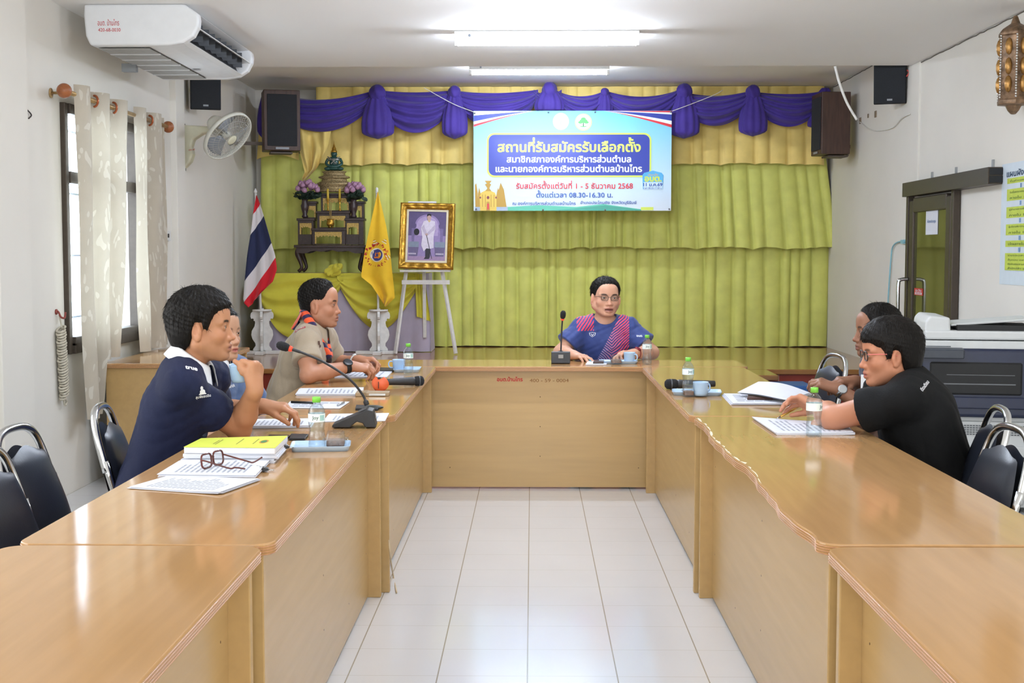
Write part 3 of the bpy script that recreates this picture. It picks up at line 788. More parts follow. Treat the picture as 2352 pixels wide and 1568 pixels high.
def framering(u, v):
    k = u * 4; i = int(k) % 4; t = k - int(k)
    d, h = prof[min(int(round(v * (len(prof) - 1))), len(prof) - 1)]
    cs = [(-FW / 2 + d, d), (FW / 2 - d, d), (FW / 2 - d, FH - d), (-FW / 2 + d, FH - d)]
    a, b = cs[i], cs[(i + 1) % 4]; x = a[0] + (b[0] - a[0]) * t; z = a[1] + (b[1] - a[1]) * t
    e = min(t, 1 - t); orn = 0.003 * math.sin(t * 60 * (FW if i % 2 == 0 else FH)) * (1 if .004 < d < .05 else 0) + (0.006 * math.exp(-(e / .1) ** 2) + .004 * math.exp(-((t - .5) / .08) ** 2)) * (1 if .01 < d < .04 else 0)
    return (x, -h - orn, z)
mb.grid(framering, 160, len(prof), None, True)
mb.build('frame', M_gold, pf)
MB().box((0, 0.008, FH / 2), (FW - .02, 0.012, FH - 0.02)).build('backing', mat('board_brown', '#6e5638', .8), pf)
iw, ih = FW - 0.124, FH - 0.124
mb = MB(); mb.smooth = False
for a in ((-iw / 2, 0.062, iw / 2, 0.080), (-iw / 2, FH - 0.080, iw / 2, FH - 0.062), (-iw / 2, 0.08, -iw / 2 + 0.018, FH - .08), (iw / 2 - 0.018, 0.08, iw / 2, FH - .08)):
    mb.box(((a[0] + a[2]) / 2, -0.006, (a[1] + a[3]) / 2), (a[2] - a[0], 0.006, a[3] - a[1]))
mb.build('mount', mat('cream_mount', '#ddd2b4', .7), pf)
# the photograph itself, a flat print: zoom-3 pixels 1345..1655 x 362..765
mb = MB(); mb.smooth = False; slots = []; lay = [0]
qw, qh = iw - 0.036, ih - 0.036
def qp(X, Y): return (-qw / 2 + (X - 1345) / 310 * qw, 0.08 + (765 - Y) / 403 * qh)
def prm(n, c): return mat('print_' + n, c, 0.3, var=0.06, scale=50)
def pq(pts, m):
    if m not in slots: slots.append(m)
    mb.mi = slots.index(m); lay[0] += 1
    mb.add([(qp(x, y)[0], -0.004 - lay[0] * .0002, qp(x, y)[1]) for x, y in pts], [tuple(range(len(pts)))])
E_ = lambda cx, cy, rx, ry, n=20: ellipse(cx, cy, rx, ry, n)
pv, pd, pl_, pw = prm('violet', '#8d7aa8'), prm('violet_dark', '#564a70'), prm('lilac', '#a794bb'), prm('white_robe', '#cfc6d4')
pq([(1345, 362), (1655, 362), (1655, 765), (1345, 765)], pv)
pq([(1345, 362), (1655, 362), (1655, 560), (1610, 560), (1600, 470)] + [(1500 + 100 * math.cos(a), 470 - 85 * math.sin(a)) for a in [PI * i / 14 for i in range(15)]] + [(1400, 560), (1345, 560)], pd)
pq([(1410, 560), (1410, 480)] + [(1500 - 88 * math.cos(a), 475 - 75 * math.sin(a)) for a in [PI * i / 12 for i in range(13)]] + [(1590, 480), (1590, 560)], pl_)
for x in (1385, 1620): pq(E_(x, 480, 26, 26), pd); pq([(x - 14, 500), (x + 14, 500), (x + 10, 610), (x - 10, 610)], prm('column', '#70628c'))
pq(E_(1414, 530, 23, 28), prm('black', '#1d1b22'))
for x in (1350, 1565): pq([(x, 610), (x + 85, 610), (x + 85, 655), (x, 655)], prm('table_grey', '#7b8596')); pq([(x, 655), (x + 85, 655), (x + 75, 735), (x + 8, 735)], prm('table_shadow', '#62587a'))
pq([(1345, 730), (1655, 730), (1655, 765), (1345, 765)], prm('carpet', '#9a7fa0'))
pq([(1490, 650), (1535, 650), (1530, 735), (1522, 752), (1480, 752), (1492, 735)], prm('trousers', '#26222e'))
pq([(1470, 440), (1500, 432), (1530, 432), (1562, 442), (1568, 500), (1555, 560), (1558, 660), (1530, 668), (1500, 664), (1478, 690), (1455, 640), (1462, 570), (1448, 500)], pw)
pq([(1452, 495), (1472, 470), (1500, 545), (1488, 560)], prm('robe_fold', '#b4a8bd')); pq([(1562, 470), (1572, 500), (1505, 560), (1495, 545)], prm('robe_fold', '#b4a8bd'))
pq([(1500, 432), (1530, 432), (1516, 452)], prm('gold_collar', '#c9b07a')); pq(E_(1497, 550, 12, 9), prm('skin', '#b99a92'))
pq(E_(1513, 408, 18, 24), prm('skin', '#b99a92')); pq([(1495, 402), (1497, 384), (1513, 377), (1530, 384), (1532, 402), (1513, 392)], prm('black', '#1d1b22'))
pq([(1494, 555), (1499, 555), (1549, 750), (1544, 750)], prm('trousers', '#26222e'))
for x0 in (1352, 1578):
    for i in range(6): pq([(x0 + i * 11, 704), (x0 + i * 11 + 7, 704), (x0 + i * 11 + 7, 716), (x0 + i * 11, 716)], pw)
mb.build('photograph', slots, pf)

# ================================================================ altar
M_lilac = fabric('lilac_skirt', '#b3aabb', 0.04, .1)
M_swagy = fabric('yellow_drape', '#d2c843', 0.06, .1, 0.6)
YA = 12.22
zt = at(800, 627, y=YA).z
xa0, xa1 = at(596, 627, y=YA).x, at(984, 627, y=YA).x
al = thing('draped_table', 'low table skirted in lilac cloth with yellow swags and a bow', 'table', ((xa0 + xa1) / 2, YA + .2, 0.5))
inpar(MB().box(((xa0 + xa1) / 2, YA + 0.25, zt - 0.015), (xa1 - xa0 - .03, 0.44, 0.028)).build('tabletop', M_panel, al), al)
def skirt(u, v):
    x = xa0 + (xa1 - xa0) * u; z = zt + (0.505 - zt) * v
    return (x + .04 * (u - .5) * v, YA + 0.03 - 0.014 * math.sin(u * 60 + 2 * math.sin(u * 9)) * v - .03 * v, z)
inpar(MB().grid(skirt, 150, 12).build('skirt', M_lilac, al), al)
def sskirt(u, v):
    z = zt + (0.505 - zt) * v
    return (xa1 + .02 * v + .008 * math.sin(u * 30) * v, YA + 0.03 - .03 * v * (1 - u) + 0.42 * u, z)
inpar(MB().grid(sskirt, 30, 12).build('side_skirt', M_lilac, al), al)
def yswag(x0, x1, yt, yb0, yb1, skew, ph):
    A = at(x0, yt, y=YA); Bq = at(x1, yt, y=YA); k = YA / FOC
    def fn(u, v):
        x = A.x + (Bq.x - A.x) * u
        c = math.sin(PI * min(1, max(0, u ** skew)))
        zb = A.z - ((yb0 - yt) * (1 - u) + (yb1 - yt) * u + (0 if False else 0)) * k - c * 0.42
        zz = A.z + (zb - A.z) * v
        return (x, YA - 0.01 - 0.05 * math.sin(PI * v * .9) - 0.014 * math.sin(v * 22 + 6 * c + ph) * (0.3 + c), zz)
    return inpar(MB().grid(fn, 50, 40).build('swag', M_swagy, al), al)
yswag(598, 790, 627, 690, 650, 0.85, 0); yswag(776, 960, 627, 650, 660, 1.0, 2)
def bow(u, v):
    a = 2 * PI * u; c = at(768, 620, y=YA - .05)
    q = 1 + .34 * math.sin(a * 3 + v * 9) * math.sin(PI * v) + .12 * math.sin(a * 7 - v * 6); b = PI * (v - .5) * .99
    return (c.x + 0.065 * q * math.cos(b) * math.cos(a) + .03 * math.sin(b), c.y + .035 * q * math.cos(b) * math.sin(a), c.z + 0.055 * q * math.sin(b))
inpar(MB().grid(bow, 60, 30, None, True).build('bow', M_swagy, al), al)
def tailc(u, v):
    c = at(952, 628, y=YA - .04)
    return (c.x + (.09 + .04 * v) * u + .02 * v, c.y - .02 * math.sin(u * 12 + v), c.z - (.40 + .05 * u) * v)
inpar(MB().grid(tailc, 24, 16).build('drape_tail', M_swagy, al), al)

M_carved = mat('dark_carved_wood', '#36241f', 0.4, var=0.18, scale=40, bump=0.4, bscale=90)
YT = 12.33; kk = YT / FOC
def W3(X, Y): return at(*Z3(X, Y), y=YT)
ct = thing('altar_stand', 'dark carved cabriole-legged stand on the yellow draped table', 'table', ((W3(462, 0).x + W3(1024, 0).x) / 2, YT + .14, zt))
x0, x1 = W3(462, 622).x, W3(1024, 622).x; ztt = W3(0, 622).z; zap = W3(0, 690).z
inpar(MB().box(((x0 + x1) / 2, YT + .15, ztt - .013), (x1 - x0, 0.34, 0.026)).build('tabletop', M_carved, ct, bevel=.004), ct)
mb = MB(); n = 24
pts = [(x0 + .02, ztt - .026), (x1 - .02, ztt - .026)] + [(x1 - .02 - (x1 - x0 - .04) * i / n, zap + 0.028 * math.sin(PI * i / n) + .008 * math.cos(i * PI / 3)) for i in range(n + 1)]
for yy in (YT, YT + .28): mb.prism(pts, 0.018, Matrix.Translation((0, yy + .01, 0)) @ Matrix.Rotation(PI / 2, 4, 'X'))
inpar(mb.build('apron', M_carved, ct), ct)
for sx in (0, 1):
    for sy in (0, 1):
        bx = x0 + .045 if sx == 0 else x1 - .045; d = -1 if sx == 0 else 1; yy = YT + .03 + sy * .25
        P = smooth_path([(bx, yy, ztt - .03), (bx + d * .018, yy, zap), (bx - d * .006, yy, (zap + zt) / 2 + .02), (bx - d * .02, yy, zt + .05), (bx + d * .012, yy, zt + .012)], 5)
        m_ = len(P)
        inpar(MB().tube(P, [0.032 - 0.016 * min(1, i / (m_ * .6)) for i in range(m_)], 10).build('leg', M_carved, ct), ct)
# tiered altar tables
M_gilt = mat('gilt_fretwork', '#b99b58', 0.4, 0.6, var=0.3, scale=120, bump=0.6, bscale=160)
at_set = thing('altar_tiers', 'tiered dark wooden altar tables with gilt fretwork openings under the green statue', 'altar', (W3(740, 0).x, YT + .1, ztt))
def tier(X0, X1, Y0, Y1, ox0, ox1, oy0, oy1, ydep, dep):
    a, b = W3(X0, Y1), W3(X1, Y0); o0, o1 = W3(ox0, oy1), W3(ox1, oy0)
    mb = MB()
    tk = 0.02
    mb.box(((a.x + b.x) / 2, ydep + dep / 2, b.z - .011), (b.x - a.x + .02, dep + .02, 0.022))
    for xl, xr in ((a.x, o0.x), (o1.x, b.x)): mb.box(((xl + xr) / 2, ydep + tk / 2, (a.z + b.z - .022) / 2), (xr - xl, tk, b.z - a.z - .022))
    mb.box(((o0.x + o1.x) / 2, ydep + tk / 2, (o1.z + b.z - .022) / 2), (o1.x - o0.x, tk, max(.004, b.z - .022 - o1.z)))
    mb.box(((o0.x + o1.x) / 2, ydep + tk / 2, (a.z + o0.z) / 2), (o1.x - o0.x, tk, max(.004, o0.z - a.z)))
    for xx in (a.x + .01, b.x - .01): mb.box((xx, ydep + tk + dep / 2 - .01, (a.z + b.z - .022) / 2), (.02, dep - tk, b.z - a.z - .022))
    o = inpar(mb.build('tier', M_carved, at_set, bevel=.002), at_set)
    mb = MB(); w = o1.x - o0.x; h = o1.z - o0.z; n = max(4, int(w / .035))
    pts = [(o0.x, o0.z), (o0.x, o1.z), (o1.x, o1.z), (o1.x, o0.z), (o1.x - .014, o0.z), (o1.x - .016, o1.z - h * .4)]
    for i in range(n * 4 + 1):
        u = i / (n * 4); pts.append((o1.x - .018 - (w - .036) * u, o1.z - h * .26 - h * .13 * abs(math.sin(u * n * PI)) - h * .12 * abs(2 * u - 1) ** 3))
    pts += [(o0.x + .016, o1.z - h * .4), (o0.x + .014, o0.z)]
    mb.prism(pts, 0.006, Matrix.Translation((0, ydep + .002, 0)) @ Matrix.Rotation(PI / 2, 4, 'X'))
    g = mb.build('fretwork', M_gilt, o); g.matrix_parent_inverse = o.matrix_parent_inverse.copy(); g.matrix_parent_inverse = Matrix.Translation(at_set.location).inverted() @ Matrix()
    g.matrix_parent_inverse = Matrix()
    return o
tier(605, 862, 490, 620, 625, 835, 520, 612, YT, 0.10)
tier(485, 606, 412, 620, 500, 592, 450, 538, YT + .05, 0.12); tier(861, 1000, 412, 620, 870, 962, 450, 538, YT + .05, 0.12)
tier(630, 882, 355, 492, 650, 852, 392, 482, YT + .09, 0.10)
tier(510, 612, 275, 413, 524, 614 - 4, 312, 402, YT + .15, 0.08); tier(880, 992, 275, 413, 888, 976, 312, 402, YT + .15, 0.08)
tier(650, 890, 210, 357, 666, 870, 250, 346, YT + .17, 0.12)
# statue on a gilt throne
YBU = YT + .20
def W2(X, Y): return at(560 + X / 3.267, 180 + Y / 3.267, y=YBU)
bz = W2(670, 852).z; bx = W2(672, 0).x; k2 = YBU / FOC / 3.267
bu = thing('seated_statue', 'small green seated statue with golden spire on a gilt stepped throne', 'statue', (bx, YBU, bz))
sq = lambda r, z: [(r, z)]
prof = [(128, 0), (128, 8), (112, 20), (108, 40), (128, 52), (128, 66), (96, 80), (92, 96), (118, 104), (118, 112), (84, 122), (80, 140), (92, 146), (92, 152), (70, 156)]
MB().lathe([(r * k2, z * k2) for r, z in prof], 40, Matrix.Scale(0.55, 4, (0, 1, 0))).build('throne', mat('worn_gilt', '#a9946a', .45, .5, var=.35, scale=90, bump=.7, bscale=120), bu)
M_jade = mat('jade_green', '#2c4f48', 0.25, var=.15, scale=30)
mb = MB(); z0 = 156
def S(x, z, rx, rz, ry=None, y=0): mb.sphere((x * k2, y * k2, (z0 + z) * k2), (rx * k2, (ry or rx * .6) * k2, rz * k2), 16)
S(0, 18, 70, 16, 34, -6); S(-44, 16, 30, 15, 26, -14); S(44, 16, 30, 15, 26, -14)
S(0, 60, 36, 40, 24); S(0, 86, 46, 22, 24); S(0, 124, 22, 27, 21); S(0, 105, 13, 16, 12)
for s in (-1, 1): mb.tube(smooth_path([(s * 44 * k2, 0, (z0 + 92) * k2), (s * 58 * k2, -6 * k2, (z0 + 55) * k2), (s * 26 * k2, -32 * k2, (z0 + 32) * k2), (0, -36 * k2, (z0 + 30) * k2)], 5), 11 * k2, 8); S(s * 20, 126, 4, 12, 4)
mb.build('figure', M_jade, bu)
MB().lathe([(25 * k2, 0), (23 * k2, 8 * k2), (17 * k2, 18 * k2), (16 * k2, 30 * k2), (9 * k2, 40 * k2), (7 * k2, 52 * k2), (3 * k2, 60 * k2), (0.2 * k2, 92 * k2)], 16, Matrix.Translation((0, 0, (z0 + 138) * k2))).build('crown', M_gold, bu)
mb = MB()
for s in (-1, 1): mb.tube(smooth_path([(s * 46 * k2, -14 * k2, (z0 + 104) * k2), (s * 10 * k2, -27 * k2, (z0 + 80) * k2), (-s * 20 * k2, -30 * k2, (z0 + 50) * k2)], 5), 5 * k2, 6)
mb.lathe([(47 * k2, 0), (48 * k2, 6 * k2), (40 * k2, 14 * k2)], 24, Matrix.Translation((0, 0, (z0 + 78) * k2)) @ Matrix.Scale(.62, 4, (0, 1, 0)), cap=False)
mb.build('robe_trim', mat('faded_gold_trim', '#8f8f86', .4, .4, var=.3, scale=80), bu)

M_vase = mat('dark_vase', '#3a2b2c', 0.35, var=.15); M_leafd = mat('dark_leaf', '#33463a', 0.5, var=.25, scale=30); M_lotus = mat('lotus_pink', '#b68aa6', 0.6, var=.16, scale=60)
def lotus_vase(X, xs0, xs1, yt, yb, ytab, label, seed):
    r = random.Random(seed); b = W3(X, ytab); y = YT + .12
    t = thing('lotus_vase', label, 'flowers', (b.x, y, b.z), group='vases of artificial lotus on the altar')
    h = W3(0, 262).z - b.z
    MB().lathe([(.028, 0), (.032, .01), (.020, .03), (.034, h * .45), (.040, h * .65), (.024, h * .88), (.032, h), (.026, h)], 20).build('vase', M_vase, t)
    z0_ = b.z; hx = (W3(xs1, 0).x - W3(xs0, 0).x) / 2; cx = (W3(xs1, 0).x + W3(xs0, 0).x) / 2 - b.x
    zt_ = W3(0, yt).z - z0_; zb_ = W3(0, yb).z - z0_
    mb = MB()
    for k in range(46):
        a = r.uniform(0, 2 * PI); d = r.uniform(.15, 1); p = Vector((cx + hx * d * math.cos(a) * .92, .07 * d * math.sin(a), r.uniform(zb_ - .075, zb_ - .01)))
        q = Euler((r.uniform(-.9, .9), r.uniform(-.9, .9), r.uniform(0, 6))).to_matrix().to_4x4()
        rr_ = r.uniform(.022, .036)
        mb.grid(lambda u, v: (rr_ * v * math.cos(2 * PI * u), rr_ * v * math.sin(2 * PI * u), .3 * rr_ * v * v + .1 * rr_ * v * math.sin(6 * PI * u)), 12, 4, Matrix.Translation(p) @ q, True)
    for k in range(12):
        a = r.uniform(0, 2 * PI); mb.tube([(0, 0, h * .9), (cx * .6 + hx * .5 * math.cos(a), .04 * math.sin(a), (h + zb_) / 2), (cx + hx * .8 * math.cos(a), .06 * math.sin(a), zb_)], .003, 5)
    mb.build('leaves', M_leafd, t)
    fl = 0
    for k in range(17):
        a = 2.4 * k; d = math.sqrt((k + .5) / 17)
        p = Vector((cx + hx * .88 * d * math.cos(a), .07 * d * math.sin(a) - .02, zb_ + (zt_ - zb_) * (.95 - .75 * d * d) + r.uniform(-.012, .012) - .012))
        mb = MB(); tilt = Euler((r.uniform(-.4, .4) - .25, math.cos(a) * d * .6, 0)).to_matrix().to_4x4()
        R0 = r.uniform(.021, .027)
        def bud(u, v):
            aa = 2 * PI * u; pet = 1 + .13 * abs(math.sin(aa * 2.5)) * (v * (1 - v) * 4)
            rad = R0 * (math.sin(PI * (v ** .75) * .96) ** .8 + .02) * pet
            return (rad * math.cos(aa), rad * math.sin(aa), (v - .4) * R0 * 2.5)
        mb.grid(bud, 20, 10, Matrix.Translation(p) @ tilt, True)
        mb.build('lotus_bud', M_lotus, t)
lotus_vase(530, 442, 655, 118, 200, 404, 'left vase of mauve lotus buds with dark leaves on the altar', 1)
lotus_vase(915, 838, 1012, 128, 205, 404, 'right vase of mauve lotus buds with dark leaves on the altar', 2)
M_candle = mat('yellow_candle', '#cfae3c', 0.5, var=.05)
for X, lab in ((712, 'left yellow candle in a brass candlestick on the altar'), (806, 'right yellow candle in a brass candlestick on the altar')):
    b = W3(X, 352); t = thing('candlestick', lab, 'candlestick', (b.x, YT + .12, b.z), group='candlesticks on the altar')
    hh = W3(X, 262).z - b.z
    MB().lathe([(.016, 0), (.016, .006), (.006, .014), (.009, hh * .35), (.005, hh * .5), (.010, hh * .7), (.005, hh * .82), (.014, hh * .94), (.014, hh)], 16).build('holder', M_gold, t)
    MB().lathe([(.011, hh), (.0115, hh + .03), (.011, W3(X, 182).z - b.z), (.002, W3(X, 176).z - b.z)], 14).build('candle', M_candle, t)
b = W3(741, 488); t = thing('incense_pot', 'golden incense bowl with three sticks in the middle of the altar', 'incense pot', (b.x, YT + .05, b.z))
h = W3(0, 418).z - b.z
MB().lathe([(.018, .012), (.030, .02), (.038, h * .45), (.034, h * .72), (.028, h * .8), (.036, h), (.030, h * .92)], 24).build('bowl', M_gold, t)
for k in range(3): MB().cyl((.022 * math.cos(k * 2.1 + .5), .022 * math.sin(k * 2.1 + .5), 0), (.02 * math.cos(k * 2.1 + .5), .02 * math.sin(k * 2.1 + .5), .022), .006, 8, .008).build('foot', M_gold, t)
mb = MB()
for x in (-.011, 0.0, .011): MB().cyl((x * .5, 0, h * .7), (x * 1.1, .01, W3(0, 272).z - b.z), .0022, 6).build('incense_stick', mat('incense_stick', '#a98d57', .7), t)
# ================================================================ ceiling air conditioner
ac = thing('air_conditioner', 'white ceiling suspended air conditioner with red handwriting, above the window', 'air conditioner', (-2.26, 7.62, ZC))
M_acw = mat('air_conditioner_shell', '#e2e3e4', 0.35, var=0.015)
AL = 1.52
# outline seen from the near end: x to the room, z down from the ceiling
prof = [(-0.33, 0), (0.25, 0), (0.33, -0.055), (0.335, -0.09), (0.33, -0.13), (0.30, -0.185), (0.24, -0.222), (0.15, -0.236), (-0.30, -0.236), (-0.325, -0.18), (-0.335, -0.06)]
inner = [(-0.33, 0), (0.25, 0), (0.312, -0.045), (0.19, -0.06), (0.19, -0.13), (0.232, -0.222), (0.15, -0.232), (-0.30, -0.232), (-0.325, -0.18), (-0.335, -0.06)]
Mx = Matrix.Rotation(PI / 2, 4, 'X') @ Matrix.Rotation(0, 4, 'Z')
def acs(pts, y0, ln): return MB().prism(pts, ln, Matrix.Translation((0, y0 + ln, 0)) @ Matrix.Rotation(PI / 2, 4, 'X'))
acs(inner, 0.07, AL - .14).build('body', M_acw, ac, bevel=.003)
acs(prof, 0, 0.075).build('end_cap', M_acw, ac, bevel=0.014, seg=4)
acs(prof, AL - .075, 0.075).build('end_cap', M_acw, ac, bevel=0.014, seg=4)
acs([(0.232, -.222), (0.262, -0.210), (0.258, -.204), (0.232, -.214)], 0.07, AL - .14).build('outlet_lip', M_acw, ac)
acs([(0.185, -0.055), (0.20, -0.055), (0.205, -.13), (0.240, -0.205), (0.225, -0.21), (.19, -.13)], 0.075, AL - .15).build('outlet_cavity', M_dark, ac)
MB().box((0.292, AL / 2, -0.115), (0.07, AL - .17, 0.006), (0, 0.5, 0)).build('louver', M_acw, ac, bevel=.002)
for i in range(9): MB().box((0.235, 0.15 + i * .152, -.12), (0.09, 0.004, 0.10), (0, 0, .35)).build('vane', mat('dark_grey_vane', '#3b3f45', .5), ac)
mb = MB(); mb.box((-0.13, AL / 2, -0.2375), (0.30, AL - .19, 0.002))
mb.mi = 1
for i in range(46): mb.box((-0.13, 0.11 + i * (AL - .22) / 45, -0.240), (0.295, 0.012, 0.004))
mb.mi = 2
for i in range(1, 6): mb.box((-0.13, .09 + i * (AL - .18) / 6, -0.241), (0.30, 0.022, 0.006))
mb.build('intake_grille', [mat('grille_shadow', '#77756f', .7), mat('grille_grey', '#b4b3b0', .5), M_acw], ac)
MB().box((0.06, 1.0, -.238), (0.05, 0.03, 0.003)).build('badge', mat('badge_silver', '#9b9ba0', .35, .5), ac)
mb = MB()
put_text(mb, 'อบต. บ้านไทร', frame(Vector((-0.19, -0.0012, -0.105)), (1, 0, 0), (0, 0, 1)), width=0.125, height=.036)
put_text(mb, '420-68-0030', frame(Vector((-0.185, -0.0012, -0.148)), (1, 0, 0), (0, 0, 1)), width=0.13, height=.02)
mb.build('handwriting', M_red_ink, ac)
MB().box((-.30, .75, -.26), (.09, .05, .05)).build('drain_box', mat('grey_duct', '#8c8f91', .5), ac)

# ================================================================ loudspeakers
M_grille = mat('black_grille_cloth', '#23262b', 0.8, var=.12, scale=300, bump=.4, bscale=500)
M_spk = mat('dark_brown_cabinet', '#4a342b', 0.5, var=.16, scale=6, stretch=(8, 8, 1))
def small_speaker(c, rz, label, w=0.24, h=0.29, tilt=0.12):
    t = thing('wall_speaker', label, 'speaker', c, group='small black wall loudspeakers', rot=(tilt, 0, rz))
    MB().prism([(-w / 2, -.07), (w / 2, -.07), (w / 2 - .02, .09), (-w / 2 + .02, .09)], h, Matrix.Translation((0, 0, -h / 2))).build('cabinet', M_dark, t, bevel=.008)
    MB().box((0, -0.078, 0), (w - .008, 0.02, h - .01)).build('grille', M_grille, t, bevel=.012, seg=3)
    MB().box((0, -0.0895, -h / 2 + .035), (.04, .003, .014)).build('badge', mat('badge_grey', '#8b9095', .4), t)
    MB().box((0, .13, 0), (.03, .09, .03)).build('bracket', M_dark, t)
    return t
a = at(471, 205, y=10.45); small_speaker((a.x, 10.45, a.z), 0.30, 'small black loudspeaker partly hidden behind the air conditioner', h=.32)
a = at(2046, 193, y=10.42); t_ = small_speaker((a.x, 10.42, a.z), -0.35, 'small black loudspeaker high on the right wall near the ceiling', h=.31, w=.25)
def tall_speaker(c, rz, label, arm=False):
    t = thing('cabinet_speaker', label, 'speaker', c, rz, group='tall brown cabinet loudspeakers')
    mb = MB().box((0, 0, 0), (.33, .26, .55)); mb.build('cabinet', M_spk, t, bevel=.006)
    MB().box((0, -.133, .0), (.27, .012, .47)).build('grille', M_grille, t, bevel=.004)
    MB().box((0, -.137, -.255), (.12, .004, .018)).build('badge', mat('badge_grey', '#8b9095', .4), t)
    MB().box((0, .04, -.29), (.20, .18, .015)).box((0.08, .13, -.24), (.02, .02, .1)).box((-.28 if arm else 0, .08 if arm else .153, -.2), (.27 if arm else .05, .03 if arm else .048, .03)).build('bracket', mat('rusty_steel', '#5f564f', .6, .5), t)
    return t
a = at(645, 279, y=12.15); tall_speaker((a.x, 12.15, a.z), 0.28, 'tall brown loudspeaker with dark front under the left end of the purple valance', True)
a = at(1917, 286, y=11.95); tall_speaker((a.x - .035, 11.95, a.z), -1.5, 'tall brown loudspeaker turned sideways at the right end of the curtain')

# ================================================================ wall fan
M_fanw = mat('aged_white_plastic', '#d6d5c9', 0.45, var=.04); M_fanc = mat('cream_plastic', '#d9d6bc', 0.4, var=.04)
fy = 10.28
fan = thing('wall_fan', 'white oscillating wall fan on a cream bracket beside the window', 'fan', (XL, fy, 2.28))
prof = [(0.0, -.19), (0.03, -.185), (0.075, -.14), (.095, -.08), (.085, -.02), (.10, .03), (.17, .075), (.26, .09), (.26, .13), (.10, .14), (0, .145)]
MB().prism(prof, .10, Matrix.Translation((0, 0.05, 0)) @ Matrix.Rotation(PI / 2, 4, 'X')).build('bracket', M_fanc, fan, bevel=.02, seg=4)
MB().box((.004, 0, -.02), (.008, .17, .37)).build('wall_plate', mat('plate_edge', '#8a877c', .6), fan, bevel=.003)
hc = at(523, 312, y=10.05); hd = hc - Vector((XL, fy, 2.28))
nrm = Vector((0.68, -0.36, -0.62)).normalized()
Mh = Matrix.Translation(hd) @ nrm.to_track_quat('Z', 'Y').to_matrix().to_4x4()
MB().lathe([(.0, -.20), (.05, -.195), (.07, -.16), (.072, -.10), (.05, -.07), (.0, -.07)], 24, Mh, cap=False).build('motor', M_fanw, fan)
MB().cyl((.24, 0, .11), hd - nrm * .13, .022, 12).build('neck', M_fanw, fan)
mb = MB(); RF = .205
for k in range(44):
    a = 2 * PI * k / 44; u = Vector((math.cos(a), math.sin(a), 0)); w = Vector((-math.sin(a), math.cos(a), 0))
    pts = [u * (.045 + (RF - .045) * t) + w * (.05 * math.sin(t * PI / 2)) * .6 + Vector((0, 0, .05 * math.cos(t * PI / 2) ** .8 + .01)) for t in [i / 7 for i in range(8)]]
    mb.tube([Mh @ p for p in pts], .0014, 4, cap=False)
    pts = [u * (.06 + (RF - .06) * t) + Vector((0, 0, -.07 * math.cos(t * PI / 2) ** .8 - .005)) for t in [i / 5 for i in range(6)]]
    mb.tube([Mh @ p for p in pts], .0014, 4, cap=False)
for r_, z in ((RF, 0), (.12, .045), (.16, .033)): mb.tube([Mh @ Vector((r_ * math.cos(2 * PI * i / 40), r_ * math.sin(2 * PI * i / 40), z)) for i in range(40)], .0018, 4, closed=True)
mb.build('wire_guard', mat('guard_grey', '#b9b7b0', .45), fan)
mb = MB(); mb.lathe([(RF - .004, -.018), (RF + .008, -.018), (RF + .008, .016), (RF - .004, .016), (RF - .004, -.018)], 48, Mh, cap=False); mb.build('guard_rim', M_fanw, fan)
MB().lathe([(0, .062), (.03, .062), (.045, .055), (.045, .048), (0, .046)], 24, Mh, cap=False).build('guard_badge', M_fanc, fan)
for k in range(3):
    a0 = 2 * PI * k / 3
    def bl(u, v):
        r_ = .035 + .14 * u; a = a0 + (v - .5) * (.9 + .5 * u)
        return tuple(Mh @ Vector((r_ * math.cos(a), r_ * math.sin(a), -.012 + .05 * (v - .5))))
    MB().grid(bl, 10, 10).build('blade', mat('smoky_blade', '#8f949a', .3, var=.04), fan, solid=.003)
mb = MB().lathe([(0, .012), (.03, .008), (.036, -.03), (0, -.03)], 20, Mh, cap=False); mb.build('hub', M_fanw, fan)
mb = MB(); put_text(mb, '430-47', frame(Vector((.09, -.0535, -.05)), (1, 0, .1), (0, 0, 1)), width=.05); mb.build('handwriting', M_red_ink, fan)

